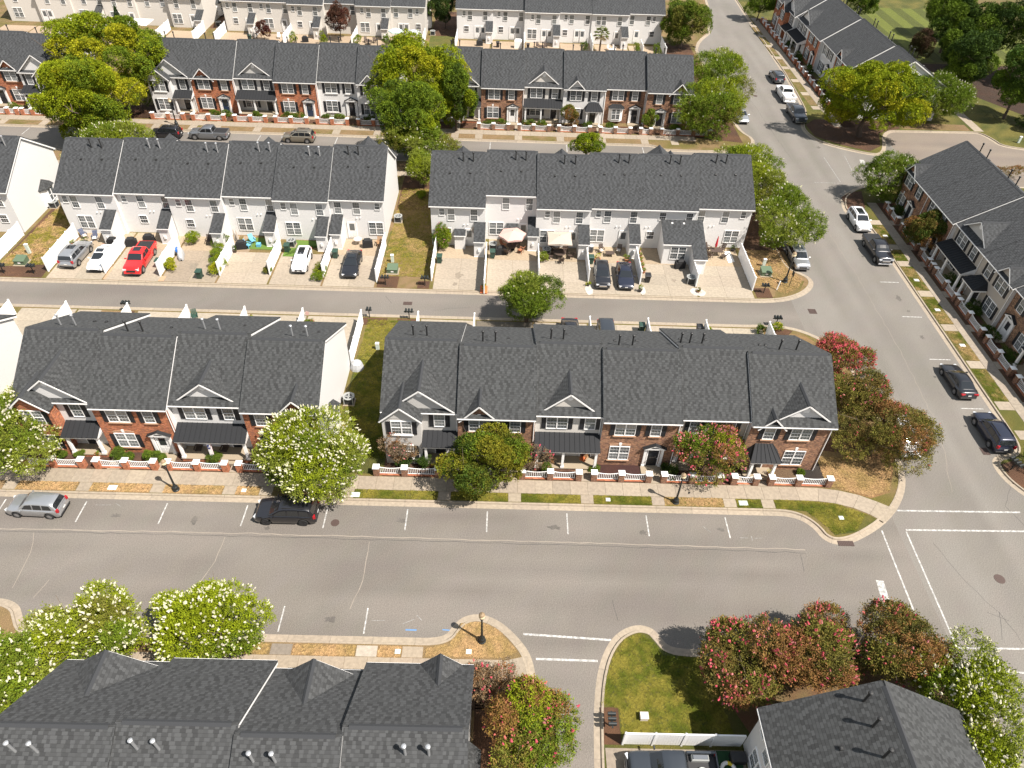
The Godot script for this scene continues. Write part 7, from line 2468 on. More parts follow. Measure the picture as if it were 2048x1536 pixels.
func vehicles():
	var R := 0.0
	build_car("station_wagon", "silver tall wagon parked on the front street at the left edge", "wagon", "car_silver", Vector3(-37.85, R, -35.55), -PI / 2 - 0.03)
	build_car("parked_suv", "black sport utility vehicle under the big white flowering street tree", "suv", "car_black", Vector3(-17.45, R, -35.6), -PI / 2, 1.06, {"rim": "rim_dark", "rails": "plastic"})
	build_car("parked_suv", "silver sport utility vehicle with sunroof in the leftmost drive, tail to the alley", "suv", "car_silver", Vector3(-51.25, 0.14, -72.2), PI - 0.03, 1.04, {"sunroof": [0.1, -0.75], "rails": "car_silver"})
	build_car("parked_sedan", "white sedan beside the silver vehicle in the leftmost drive", "sedan", "car_white", Vector3(-47.95, 0.14, -71.6), 0.02, 1.03, {"sunroof": [0.1, -0.55]})
	build_car("pickup_truck", "bright red pickup with black bed cover in the second drive", "pickup", "car_red", Vector3(-43.4, 0.14, -71.6), 0.03, 1.03, {"sunroof": [0.35, -0.45], "dark_bumper": true, "cat": "pickup truck"})
	build_car("parked_suv", "small white sport utility vehicle with silver sunshade and dark roof glass", "suv", "car_white", Vector3(-24.45, 0.14, -72.3), 0.02, 0.93, {"shade": true, "sunroof": [0.2, -1.4], "rails": "plastic", "front_plate": true})
	build_car("parked_sedan", "black sedan in the rightmost drive of the left middle block", "sedan", "car_black", Vector3(-18.4, 0.14, -71.9), 0.02, 1.05, {"sunroof": [0.1, -0.6]})
	build_car("parked_hatchback", "dark crossover, left of the two black cars side by side", "suv", "car_black", Vector3(11.45, 0.14, -71.0), -0.02, 0.96, {"chrome": true})
	build_car("parked_sedan", "dark sedan, right of the two black cars side by side", "sedan", "car_navy", Vector3(14.2, 0.14, -71.1), -0.03, 1.03, {"front_plate": true})
	build_car("parked_suv", "silver sport utility vehicle parked under the tree by the alley corner", "suv", "car_silver", Vector3(36.5, R, -76.4), 0.0, 1.0)
	build_car("parked_suv", "white sport utility vehicle with dark roof glass on the side street", "suv", "car_white", Vector3(47.55, R, -86.0), 0.0, 1.02, {"sunroof": [0.2, -1.3], "rails": "chrome", "chrome": true})
	build_car("pickup_truck", "black pickup with chrome nose parked on the side street", "pickup", "car_black", Vector3(47.35, R, -78.7), 0.0, 1.03, {"chrome": true, "cat": "pickup truck"})
	build_car("parked_sedan", "black sedan with red tail lamps parked on the side street", "sedan", "car_black", Vector3(46.65, R, -54.1), PI, 1.04)
	build_car("parked_suv", "dark blue black sport utility vehicle nearest the mailboxes on the side street", "suv", "car_navy", Vector3(46.7, R, -46.9), PI, 1.02, {"rails": "plastic"})
	build_car("parked_suv", "dark grey sport utility vehicle farthest up the side street", "suv", "car_slate", Vector3(50.4, R, -139.3), PI, 1.03, {"shade": true})
	build_car("pickup_truck", "white pickup with open bed parked up the side street", "pickup", "car_white", Vector3(49.7, R, -130.6), PI, 1.1, {"cover": false, "bedfloor": "cushion", "cat": "pickup truck"})
	build_car("pickup_truck", "dark slate pickup parked behind the white pickup", "pickup", "car_slate", Vector3(49.2, R, -121.8), 0.0, 1.06, {"cat": "pickup truck"})
	build_car("parked_sedan", "pale car half hidden by the corner trees up the side street", "sedan", "car_silver", Vector3(39.3, R, -120.4), 0.0, 1.06)
	build_car("parked_suv", "black hatchback half hidden by the great bright trees on the back street", "wagon", "car_black", Vector3(-53.0, R, -106.3), -PI / 2, 1.06)
	build_car("pickup_truck", "grey pickup parked on the back street", "pickup", "car_grey", Vector3(-46.4, R, -106.5), -PI / 2, 1.02, {"dark_bumper": true, "cat": "pickup truck"})
	build_car("parked_suv", "tan older sport utility vehicle parked on the back street", "suv", "car_tan", Vector3(-32.6, R, -106.4), -PI / 2, 1.03, {"rails": "plastic"})
	var tr := build_car("pickup_truck", "dark pickup with loaded open bed beside the white lawn fence at the bottom", "pickup", "car_slate", Vector3(11.3, 0.14, -16.3), -PI / 2, 1.0, {"cover": false, "cat": "pickup truck"})
	build_car("parked_sedan", "dark car behind the front row roofs, left of two", "sedan", "car_black", Vector3(7.1, 0.14, -59.6), 0.0, 1.05)
	build_car("parked_sedan", "dark car behind the front row roofs, right of two", "suv", "car_slate", Vector3(11.0, 0.14, -59.4), 0.0, 1.0)
	build_car("parked_suv", "white vehicle hidden under the olive brown corner tree", "suv", "car_white", Vector3(37.75, R, -45.9), 0.0, 1.0)
	# load in the bed of the dark pickup
	var w := thing("spare_wheel", "rusty wheel lying in the dark pickup's bed", "wheel", Vector3(13.15, 1.02, -16.05))
	var st := mb()
	lathe(st, Vector3.ZERO, [[0.0, 0.06], [0.19, 0.06], [0.20, 0.14], [0.33, 0.17], [0.37, 0.1], [0.37, 0.02], [0.2, 0.0]], 18)
	obj("tyre", st, M.ac_metal, w)
	var rm := mb()
	for i in 5:
		var a := TAU * i / 5.0
		bar(rm, Vector3(0, 0.1, 0), Vector3(cos(a) * 0.2, 0.1, sin(a) * 0.2), 0.06, 0.04)
	obj("rim", rm, M.terracotta, w)
	var tb := thing("tool_chest", "grey lidded chest in the dark pickup's bed", "chest", Vector3(13.1, 1.02, -16.9))
	st = mb()
	cbox(st, Vector3(0, 0.17, 0), Vector3(1.1, 0.34, 0.36), 0.08)
	obj("chest_body", st, M.ac_metal, tb)
	var ld := mb()
	cbox(ld, Vector3(0, 0.36, 0), Vector3(0.95, 0.05, 0.26), 0.02)
	obj("lid", ld, M.car_grey, tb)

# ------------------------------------------------------------------ street furniture
func lamp(label: String, x: float, z: float, s := 1.0):
	var t := thing("street_lamp", label, "street lamp", Vector3(x, G, z), 0.0, "black street lamps")
	t.scale = Vector3(s, s, s)
	var b := mb()
	lathe(b, Vector3.ZERO, [[0.30, 0.0], [0.30, 0.10], [0.24, 0.16], [0.24, 0.42], [0.17, 0.52], [0.12, 0.70], [0.10, 0.75], [0.0, 0.75]], 12)
	obj("base", b, M.black_iron, t)
	var p := mb()
	lathe(p, Vector3.ZERO, [[0.085, 0.7], [0.085, 1.1], [0.075, 2.2], [0.06, 3.0], [0.11, 3.04], [0.11, 3.1], [0.06, 3.14], [0.15, 3.24], [0.17, 3.28], [0.0, 3.28]], 12)
	obj("post", p, M.black_iron, t)
	var g := mb()
	lathe(g, Vector3.ZERO, [[0.12, 3.28], [0.21, 3.40], [0.225, 3.52], [0.19, 3.66]], 14)
	obj("globe", g, M.lamp_glass, t)
	var c := mb()
	lathe(c, Vector3.ZERO, [[0.22, 3.655], [0.215, 3.69], [0.15, 3.78], [0.07, 3.84], [0.035, 3.9], [0.0, 3.94]], 14)
	obj("cap", c, M.pier_brown, t)

func mailbox(label: String, x: float, z: float, n := 3, turn := 0.0):
	var t := thing("mailbox_cluster", label, "mailbox", Vector3(x, G, z), turn, "black mailbox clusters")
	var st := mb()
	tube(st, Vector3.ZERO, Vector3(0, 1.0, 0), 0.055, 0.055, 8)
	bx(st, -0.18 * n, 0.18 * n, 0.96, 1.04, -0.05, 0.05)
	obj("post", st, M.black_iron, t)
	for i in n:
		var b := mb()
		var x0 := (i - (n - 1) / 2.0) * 0.32
		bx(b, x0 - 0.11, x0 + 0.11, 1.05, 1.18, -0.26, 0.26)
		for k in 6:
			var a0 := PI * k / 6.0
			var a1 := PI * (k + 1) / 6.0
			var p0 := Vector3(x0 + cos(a0) * 0.11, 1.18 + sin(a0) * 0.11, 0)
			var p1 := Vector3(x0 + cos(a1) * 0.11, 1.18 + sin(a1) * 0.11, 0)
			var e := Vector3(0, 0, 0.26)
			quad(b, p0 + e, p0 - e, p1 - e, p1 + e)
			tri(b, Vector3(x0, 1.18, 0.26), p0 + e, p1 + e)
			tri(b, Vector3(x0, 1.18, -0.26), p1 - e, p0 - e)
		obj("mailbox", b, M.black_iron, t)

func transformer(label: String, x: float, z: float):
	var t := thing("transformer_box", label, "utility box", Vector3(x, G, z), 0.0, "green utility boxes")
	var p := mb()
	bx(p, -0.75, 0.75, -0.02, 0.07, -0.7, 0.75)
	obj("pad", p, M.con_plain, t)
	var st := mb()
	poly(st, [Vector3(-0.6, 0.07, 0.55), Vector3(0.6, 0.07, 0.55), Vector3(0.6, 0.6, 0.55), Vector3(-0.6, 0.6, 0.55)])
	poly(st, [Vector3(0.6, 0.07, -0.5), Vector3(-0.6, 0.07, -0.5), Vector3(-0.6, 0.8, -0.5), Vector3(0.6, 0.8, -0.5)])
	for s in [-1.0, 1.0]:
		var q := [Vector3(s * 0.6, 0.07, 0.55), Vector3(s * 0.6, 0.07, -0.5), Vector3(s * 0.6, 0.8, -0.5), Vector3(s * 0.6, 0.6, 0.55)]
		if s < 0:
			q.reverse()
		poly(st, q)
	obj("cabinet", st, M.box_green, t)
	var l := mb()
	quad(l, Vector3(-0.64, 0.61, 0.6), Vector3(0.64, 0.61, 0.6), Vector3(0.64, 0.82, -0.54), Vector3(-0.64, 0.82, -0.54))
	quad(l, Vector3(-0.64, 0.55, 0.6), Vector3(0.64, 0.55, 0.6), Vector3(0.64, 0.61, 0.6), Vector3(-0.64, 0.61, 0.6))
	obj("lid", l, M.box_green, t)
	var k := mb()
	bx(k, -0.16, 0.16, 0.25, 0.42, 0.552, 0.56)
	obj("warning_label", k, M.trim, t)

func pedestal(label: String, x: float, z: float, h := 1.0):
	var t := thing("utility_pedestal", label, "utility pedestal", Vector3(x, G, z), 0.0, "pale utility pedestals")
	var st := mb()
	cbox(st, Vector3(0, h * 0.5, 0), Vector3(0.34, h, 0.26), 0.05)
	obj("housing", st, M.pedestal, t)
	var c := mb()
	cbox(c, Vector3(0, h + 0.04, 0), Vector3(0.40, 0.10, 0.32), 0.04)
	obj("cap", c, M.trim, t)

func cover(label: String, x: float, z: float, sx: float, sz: float, key: String, y := 0.128, round_ := false, cat := "utility cover"):
	var st := mb()
	if round_:
		tube(st, Vector3.ZERO, Vector3(0, 0.015, 0), sx / 2, sx / 2, 16)
		for i in 3:
			bx(st, -sx * 0.3, sx * 0.3, 0.014, 0.022, (i - 1) * sx * 0.2 - 0.03, (i - 1) * sx * 0.2 + 0.03)
	else:
		cbox(st, Vector3(0, 0.02, 0), Vector3(sx, 0.05, sz), 0.01)
		cbox(st, Vector3(0, 0.05, 0), Vector3(sx * 0.8, 0.02, sz * 0.75), 0.006)
	var o := obj("utility_cover", st, M[key])
	o.position = Vector3(x, y, z)
	tag(o, label, cat, "covers in the ground")

func drain(label: String, x: float, z: float, sx: float, sz: float, turn := 0.0, y := 0.002):
	var t := thing("storm_drain", label, "drain grate", Vector3(x, y, z), turn, "storm drain grates")
	var st := mb()
	bx(st, -sx / 2, sx / 2, 0, 0.008, -sz / 2, sz / 2)
	obj("frame", st, M.iron_brown, t)
	var n := 9
	for i in n:
		var b := mb()
		var x0 := lerpf(-sx / 2, sx / 2, (i + 0.5) / n)
		bx(b, x0 - 0.03, x0 + 0.03, 0.008, 0.022, -sz * 0.46, sz * 0.46)
		obj("grate_bar", b, M.iron_brown, t)

func street_things():
	mat("pier_brown", Color(0.24, 0.17, 0.10), 0.6)
	lamp("black street lamp leaning over the front pavement at the left", -27.5, -37.9)
	lamp("black street lamp beside the pink flowering tree on the front verge", 15.1, -37.9)
	lamp("black street lamp on the kerb island by the lower lane", -1.0, -24.95)
	lamp("black street lamp by the alley corner and silver vehicle", 33.7, -71.6, 1.1)
	lamp("black street lamp on the back street before the white porch house", -52.9, -110.3, 1.12)
	mailbox("black mailboxes at the far left edge of the alley", -58.2, -68.7)
	mailbox("black mailboxes beside the green utility box left of the silver vehicle", -54.8, -68.8)
	mailbox("black mailboxes on mulch right of the black sedan fence", -14.0, -68.6)
	mailbox("black mailboxes on mulch left of the satellite dish house drive", -9.4, -68.7)
	mailbox("black mailboxes on mulch at the alley corner by the white stake", 30.5, -69.2)
	mailbox("black mailboxes at the top of the front row lawn gap, left pair", -14.9, -62.4, 2)
	mailbox("black mailboxes at the top of the front row lawn gap, right group", -10.5, -62.3)
	mailbox("black mailboxes behind the left front block by a fence tip", -41.3, -62.3)
	mailbox("black mailboxes among red and yellow plants at the alley corner bed", 30.3, -63.0)
	mailbox("black mailboxes on mulch beside the corner lawn at the bottom", 7.75, -19.2, 3, PI / 2)
	mailbox("black mailboxes on the kerb bulge at the right edge", 46.5, -42.6, 4, PI / 2 + 0.3)
	transformer("green utility box on dry grass left of the silver vehicle's fence", -57.2, -70.9)
	transformer("green utility box on the lawn between the middle blocks", -13.5, -71.4)
	transformer("green utility box on the alley corner grass", 31.7, -73.2)
	pedestal("pale utility pedestal behind the left green box", -57.4, -73.0, 1.2)
	pedestal("pale utility pedestal behind the green box between the middle blocks", -13.8, -73.4, 1.0)
	pedestal("pale utility pedestal behind the green box at the alley corner", 31.9, -74.9, 1.0)
	pedestal("pale utility pedestal on the front row lawn gap", -13.2, -57.0, 0.8)
	pedestal("pale utility pedestal on the lawn at the right edge near the wood", 84.0, -114.0, 1.0)
	pedestal("pale utility pedestal on the grass gap at the top right", -12.5, -147.5, 1.0)
	var st := mb()
	cbox(st, Vector3(0, 0.2, 0), Vector3(0.5, 0.42, 0.42), 0.05)
	cbox(st, Vector3(0, 0.42, 0), Vector3(0.56, 0.06, 0.48), 0.02)
	var ub := obj("utility_box", st, M.cushion)
	ub.position = Vector3(10.05, G, -19.75)
	tag(ub, "small beige utility box standing on the corner lawn", "utility box")
	var vl := ["pale cover in the verge left of the left lamp", "pale cover in the short verge beside the big white tree", "pale cover in the green verge right of the big white tree", "pale cover in the green verge before the wide porch", "square pale cover in the verge before the corner house", "pale cover in the corner verge by the bend", "pale cover in the bottom verge left of the last path", "pale cover on the kerb island near the bottom lamp"]
	var vp := [[-32.9, -37.95], [-21.8, -38.0], [-12.3, -37.85], [9.3, -38.0], [20.95, -38.0], [29.0, -36.7], [-6.95, -24.0], [-1.9, -24.1]]
	for i in 8:
		cover(vl[i], vp[i][0], vp[i][1], 0.75 if i in [0, 2, 4] else 0.4, 0.5 if i in [0, 2, 4] else 0.36, "pedestal" if i != 3 else "stone_white")
	for i in 4:
		cover("pale cover in a side street verge, " + ["opposite the long porch", "opposite the black sedan", "upper shaded one", "by the north bulge"][i], 50.2, [-66.8, -60.4, -72.8, -83.0][i], 0.6, 0.45, "stone_white")
	cover("round iron cover in the intersection", 39.9, -31.2, 0.85, 0.85, "iron_brown", 0.002, true, "manhole cover")
	cover("round iron cover in the parking bay right of the black vehicle", -13.5, -35.0, 0.7, 0.7, "iron_brown", 0.002, true, "manhole cover")
	cover("round iron cover in the top of the side street", 44.5, -131.0, 0.8, 0.8, "iron_brown", 0.002, true, "manhole cover")
	drain("rusty grate in the middle of the alley", -11.05, -65.3, 1.0, 0.6)
	drain("dark grate in the side street at the alley mouth", 35.4, -66.0, 0.9, 0.9)
	drain("rusty grate in the rounded kerb by the crosswalk", 28.6, -34.2, 1.3, 0.5, 0.0, 0.03)
	drain("rusty grate beside the dark vehicle at the right edge", 45.3, -44.9, 0.7, 0.9)
	# signs and stakes at the alley corner
	var s := thing("marker_post", "white marker stake leaning by the alley corner mailboxes", "marker post", Vector3(32.3, G, -69.9))
	st = mb()
	obox(st, Vector3(0, 0.6, 0), Vector3(0.12, 1.25, 0.06), Basis(Vector3.BACK, -0.08))
	obj("stake", st, M.trim, s)
	st = mb()
	obox(st, Vector3(0.05, 1.23, 0), Vector3(0.13, 0.08, 0.07), Basis(Vector3.BACK, -0.08))
	obj("cap", st, M.vinyl, s)
	var sg := thing("sign_post", "thin black sign post seen edge on at the alley corner", "sign", Vector3(33.9, G, -70.6))
	st = mb()
	tube(st, Vector3.ZERO, Vector3(0, 2.2, 0), 0.035, 0.035, 6)
	obj("post", st, M.black_iron, sg)
	st = mb()
	bx(st, -0.012, 0.012, 1.6, 2.2, -0.3, 0.3)
	obj("sign_plate", st, M.black_iron, sg)

# ------------------------------------------------------------------ things in the yards
func ac_unit(label: String, x: float, z: float, s := 1.0):
	var t := thing("air_conditioner", label, "air conditioner", Vector3(x, G, z), 0.0, "air conditioning units")
	t.scale = Vector3(s, s, s)
	var p := mb()
	bx(p, -0.55, 0.55, -0.02, 0.06, -0.55, 0.55)
	obj("pad", p, M.con_plain, t)
	var b := mb()
	cbox(b, Vector3(0, 0.42, 0), Vector3(0.8, 0.74, 0.8), 0.04)
	obj("cabinet", b, M.ac_dark, t)
	for sx in [-1.0, 1.0]:
		for sz in [-1.0, 1.0]:
			var c := mb()
			bx(c, sx * 0.42 - 0.04, sx * 0.42 + 0.04, 0.06, 0.82, sz * 0.42 - 0.04, sz * 0.42 + 0.04)
			obj("corner_post", c, M.ac_metal, t)
	var top := mb()
	lathe(top, Vector3.ZERO, [[0.56, 0.80], [0.56, 0.86], [0.40, 0.87], [0.36, 0.80]], 16)
	obj("top_rim", top, M.ac_metal, t)
	var f := mb()
	for i in 4:
		var a := TAU * i / 4.0
		obox(f, Vector3(cos(a) * 0.18, 0.81, sin(a) * 0.18), Vector3(0.3, 0.015, 0.12), Basis(Vector3.UP, -a))
	obj("fan", f, M.ac_metal, t)

func bin(label: String, x: float, z: float, key := "bin_green", turn := 0.0, y := 0.14):
	var t := thing("wheeled_bin", label, "trash bin", Vector3(x, y, z), turn, "wheeled bins")
	var st := mb()
	var q0 := []
	var q1 := []
	for sg in [[-1, 1], [1, 1], [1, -1], [-1, -1]]:
		q0.append(Vector3(sg[0] * 0.24, 0.06, sg[1] * 0.27))
		q1.append(Vector3(sg[0] * 0.31, 1.0, sg[1] * 0.37))
	for i in 4:
		quad(st, q0[i], q0[(i + 1) % 4], q1[(i + 1) % 4], q1[i])
	obj("body", st, M[key], t)
	var l := mb()
	cbox(l, Vector3(0, 1.04, 0.02), Vector3(0.70, 0.10, 0.84), 0.05)
	obj("lid", l, M[key], t)
	for s in [-1.0, 1.0]:
		var w := mb()
		tube(w, Vector3(s * 0.24, 0.12, -0.30), Vector3(s * 0.31, 0.12, -0.30), 0.12, 0.12, 10)
		obj("wheel", w, M.tyre, t)

func grill(label: String, x: float, z: float, turn := 0.0):
	var t := thing("covered_grill", label, "grill", Vector3(x, 0.14, z), turn, "covered grills")
	var st := mb()
	cbox(st, Vector3(0, 0.45, 0), Vector3(1.25, 0.9, 0.6), 0.05)
	var b := obj("cover_skirt", st, M.canvas_black, t)
	var h := mb()
	cbox(h, Vector3(0, 1.03, 0), Vector3(0.85, 0.32, 0.58), 0.16)
	obj("cover_hood", h, M.canvas_black, b)

func chair(called: String, label: String, x: float, z: float, key: String, turn := 0.0, seat := "", recline := 0.25):
	var t := thing(called, label, "chair", Vector3(x, 0.14, z), turn, "patio chairs")
	for sx in [-1.0, 1.0]:
		for sz in [-1.0, 1.0]:
			var l := mb()
			bar(l, Vector3(sx * 0.26, 0.0, sz * 0.26), Vector3(sx * 0.25, 0.62 if sz > 0 else 0.4, sz * 0.24), 0.05, 0.05)
			obj("leg", l, M[key], t)
		var a := mb()
		obox(a, Vector3(sx * 0.3, 0.63, 0.0), Vector3(0.1, 0.03, 0.62))
		obj("armrest", a, M[key], t)
	var s := mb()
	cbox(s, Vector3(0, 0.40, 0.02), Vector3(0.54, 0.06, 0.54), 0.02)
	obj("seat", s, M[seat if seat != "" else key], t)
	var b := mb()
	for i in 5:
		var x0 := (i - 2) * 0.108
		bar(b, Vector3(x0, 0.40, -0.24), Vector3(x0 * 1.1, 1.02, -0.26 - recline), 0.095, 0.025)
	var bo := obj("backrest", b, M[key], t)
	bo.set_meta("kind", "stuff")

func table(label: String, x: float, z: float, r: float, key: String, y := 0.14, square := false):
	var t := thing("patio_table", label, "table", Vector3(x, y, z), 0.0, "patio tables")
	var st := mb()
	if square:
		cbox(st, Vector3(0, 0.70, 0), Vector3(r * 2, 0.05, r * 1.4), 0.01)
	else:
		lathe(st, Vector3.ZERO, [[0.0, 0.68], [r, 0.68], [r, 0.73], [0.0, 0.735]], 20)
	obj("tabletop", st, M[key], t)
	for i in 4:
		var a := TAU * (i + 0.5) / 4.0
		var l := mb()
		tube(l, Vector3(cos(a) * r * 0.7, 0, sin(a) * r * 0.7), Vector3(cos(a) * r * 0.5, 0.68, sin(a) * r * 0.5), 0.03, 0.03, 6)
		obj("leg", l, M[key], t)

func umbrella(label: String, x: float, z: float, r: float, key: String, sides := 8, top := 2.75, drop := 0.55, y := 0.14, turn := 0.2):
	var t := thing("patio_umbrella", label, "umbrella", Vector3(x, y, z), turn, "patio umbrellas")
	var p := mb()
	tube(p, Vector3.ZERO, Vector3(0, top + 0.1, 0), 0.03, 0.03, 8)
	obj("pole", p, M.wood, t)
	for i in sides:
		var a0 := TAU * i / sides
		var a1 := TAU * (i + 1) / sides
		var st := mb()
		var A := Vector3(cos(a0) * r, top - drop, -sin(a0) * r)
		var B := Vector3(cos(a1) * r, top - drop, -sin(a1) * r)
		var C := Vector3(0, top, 0)
		var mid := (A + B) / 2 * Vector3(0.96, 1, 0.96) + Vector3(0, 0.04, 0)
		tri(st, A, mid, C)
		tri(st, mid, B, C)
		quad(st, A - Vector3(0, 0.14, 0), B - Vector3(0, 0.14, 0), B, A)
		obj("canopy_panel", st, M[key], t)
		var rb := mb()
		tube(rb, C - Vector3(0, 0.02, 0), A - Vector3(0, 0.02, 0), 0.012, 0.012, 5)
		obj("rib", rb, M.wood, t)
	var b := mb()
	lathe(b, Vector3.ZERO, [[0.28, 0.0], [0.28, 0.06], [0.06, 0.12], [0.0, 0.12]], 12)
	obj("foot", b, M.black_iron, t)

func folded(label: String, x: float, z: float, key: String, h := 2.3):
	var t := thing("folded_umbrella", label, "umbrella", Vector3(x, 0.14, z), 0.0, "patio umbrellas")
	var p := mb()
	tube(p, Vector3.ZERO, Vector3(0.06, h, 0), 0.025, 0.025, 6)
	obj("pole", p, M.wood, t)
	var st := mb()
	lathe(st, Vector3(0.04, 0, 0), [[0.13, h - 1.5], [0.16, h - 1.2], [0.10, h - 0.5], [0.03, h]], 9)
	obj("folded_canopy", st, M[key], t)

func pot(label: String, x: float, z: float, r: float, key: String, pal: Array, h := 0.5, bl := 0, bcol: Array = []):
	var t := thing("potted_plant", label, "potted plant", Vector3(x, 0.14, z), 0.0, "potted plants in the yards")
	var st := mb()
	lathe(st, Vector3.ZERO, [[r * 0.7, 0.0], [r, h * 0.6], [r * 1.1, h * 0.6], [r * 1.1, h * 0.68], [r * 0.85, h * 0.68]], 12)
	obj("pot", st, M[key], t)
	var e := mb()
	tube(e, Vector3(0, h * 0.55, 0), Vector3(0, h * 0.64, 0), r * 0.88, r * 0.88, 10)
	obj("soil", e, M.bark_dark, t)
	crown(t, Vector3(0, h * 1.1, 0), Vector3(r * 1.5, r * 1.2, r * 1.5), 4, 46, 0.22, pal, leaf_mesh("tight", 18, 0.42, 0.24, 0.07), bl, bcol, 0.4, 0.55)

func flat(called: String, label: String, cat: String, p: PackedVector2Array, key: String, y := 0.146):
	var st := mb()
	var up := []
	var low := []
	if Geometry2D.is_polygon_clockwise(p):
		p.reverse()
	for i in range(p.size() - 1, -1, -1):
		up.append(Vector3(p[i].x, y + 0.015, p[i].y))
	poly(st, up)
	for i in p.size():
		var a := p[i]
		var b := p[(i + 1) % p.size()]
		quad(st, Vector3(a.x, y + 0.015, a.y), Vector3(b.x, y + 0.015, b.y), Vector3(b.x, y - 0.02, b.y), Vector3(a.x, y - 0.02, a.y))
	tag(obj(called, st, M[key]), label, cat)

func patio_things():
	# air conditioners
	for a in [[-59.6, -84.0, "air conditioner under the bay window at the left of the middle row"], [-14.3, -83.0, "air conditioner by the white gable wall between the middle blocks"], [-14.75, -49.0, "air conditioner beside the bay window of the bare white end wall"], [-26.7, -76.4, "air conditioner behind the small white car"], [-1.7, -77.0, "air conditioner left of the pink umbrella"], [5.0, -76.2, "air conditioner left of the beige umbrella"], [22.1, -70.9, "air conditioner at the end of the addition's fence"], [-61.4, -159.6, "air conditioner in the grass gap at the top left"], [-16.6, -158.5, "air conditioner beside the dark lawn gap at the top"]]:
		ac_unit(a[2], a[0], a[1])
	var cv := thing("covered_heap", "grey tarpaulin over a heap against the lawn gap fence", "covered heap", Vector3(-14.85, G, -54.0))
	var st := mb()
	lathe(st, Vector3.ZERO, [[0.72, 0.0], [0.66, 0.3], [0.52, 0.72], [0.25, 0.95], [0.0, 1.0]], 9)
	obj("tarpaulin", st, M.silver_tarp, cv)
	st = mb()
	tube(st, Vector3(-0.68, 0.3, 0.1), Vector3(0.68, 0.34, -0.1), 0.02, 0.02, 5)
	obj("strap", st, M.canvas_grey, cv)
	# bins
	for b in [[-41.0, -70.9, "green bin at the fence end left of the planted drive", "bin_green"], [-35.6, -68.9, "green bin standing at the alley end of the planted drive", "bin_green"], [-26.9, -75.0, "green bin at the fence left of the small white car", "bin_green"], [-20.8, -74.0, "green bin at the fence left of the black sedan", "bin_green"], [-8.1, -73.6, "green bin at the fence under the purple flowered tree", "bin_green"], [-1.7, -75.0, "green bin beside the covered grill near the pink umbrella", "bin_green"], [10.4, -74.4, "green bin behind the dark crossover", "bin_green"], [16.9, -70.8, "dark bin by the fence right of the black cars", "bin_black"], [15.0, -61.2, "green bin behind the front row roofs", "bin_green"], [21.3, -61.2, "dark bin by a fence tip behind the front row roofs", "bin_black"], [-71.4, -152.0, "green bin by the top left patio fence", "bin_green"], [-52.6, -151.2, "green bin near the small red leaved tree", "bin_green"], [-2.9, -152.2, "dark bin on a top right block patio", "bin_black"], [3.2, -151.6, "dark bin at the fence in the top right block", "bin_black"]]:
		bin(b[2], b[0], b[1], b[3])
	# grills
	for b in [[-46.0, -75.3, "covered black grill at the fence behind the red pickup, left one"], [-44.2, -76.2, "covered black grill behind the red pickup, right one"], [-17.3, -76.6, "covered black grill behind the black sedan"], [-0.7, -75.9, "covered black grill beside the pink umbrella"], [21.3, -74.0, "covered black grill beside the addition"], [-6.6, -152.8, "covered grill on the leftmost patio of the top right block"], [-41.6, -151.5, "covered grill among potted plants at the top"], [-32.6, -75.4, "covered black grill on the turf patio"]]:
		grill(b[2], b[0], b[1], 0.2)
	# leftmost patio: loungers and pot
	chair("patio_chair", "striped navy lounge chair by the leftmost white fence", -52.4, -76.7, "chair_navy", 0.9, "cushion", 0.45)
	chair("patio_chair", "navy lounge chair with pale towel on the leftmost patio", -50.9, -76.3, "chair_navy", 0.2, "canvas_white", 0.4)
	pot("round brown planter before the leftmost loungers", -51.8, -75.4, 0.35, "chair_brown", [MID, DEEP])
	pot("spiky green plant at the leftmost white fence", -53.0, -75.0, 0.2, "terracotta", [LIME, PALE])
	grill("covered black grill behind the white sedan", -48.2, -75.2, 0.1)
	# planted drive
	var m := thing("covered_motorbike", "motorbike under a silver and blue cover in the planted drive", "motorbike", Vector3(-39.3, 0.14, -73.2), 0.35)
	st = mb()
	var sec := []
	for i in 9:
		var z := -1.1 + 2.2 * i / 8.0
		var h: float = [0.55, 0.85, 0.95, 0.9, 1.0, 1.15, 1.1, 0.8, 0.5][i]
		var w: float = [0.15, 0.3, 0.34, 0.33, 0.36, 0.42, 0.36, 0.26, 0.14][i]
		sec.append([Vector3(w, 0.05, -z), Vector3(w * 0.95, h * 0.5, -z), Vector3(w * 0.5, h * 0.92, -z), Vector3(0, h, -z), Vector3(-w * 0.5, h * 0.92, -z), Vector3(-w * 0.95, h * 0.5, -z), Vector3(-w, 0.05, -z)])
	inst("cover", loft(sec), M.silver_tarp, m)
	st = mb()
	obox(st, Vector3(-0.28, 0.78, -0.45), Vector3(0.3, 0.32, 0.8), Basis(Vector3.BACK, 0.5))
	obj("blue_cover_end", st, M.blue_tarp, m)
	chair("patio_chair", "brown patio chair between the bushes of the planted drive", -36.9, -76.3, "chair_brown", 0.1)
	# turf patio
	flat("artificial_turf", "bright green turf patio behind the empty drive", "turf", pv([-32.5, -77.9, -29.0, -77.9, -28.2, -77.0, -28.2, -75.3, -32.5, -75.3]), "turf")
	chair("garden_chair", "light blue slatted garden chair on the turf, upper one", -31.6, -76.7, "chair_blue", 0.7, "", 0.35)
	chair("garden_chair", "light blue slatted garden chair on the turf, lower one", -31.9, -75.6, "chair_blue", 1.3, "", 0.35)
	st = mb()
	cbox(st, Vector3(0, 0.22, 0), Vector3(0.5, 0.44, 0.5), 0.03)
	var tb := obj("side_table", st, M.chair_blue)
	tb.position = Vector3(-30.7, 0.14, -76.0)
	tag(tb, "small blue side table between the blue garden chairs", "table")
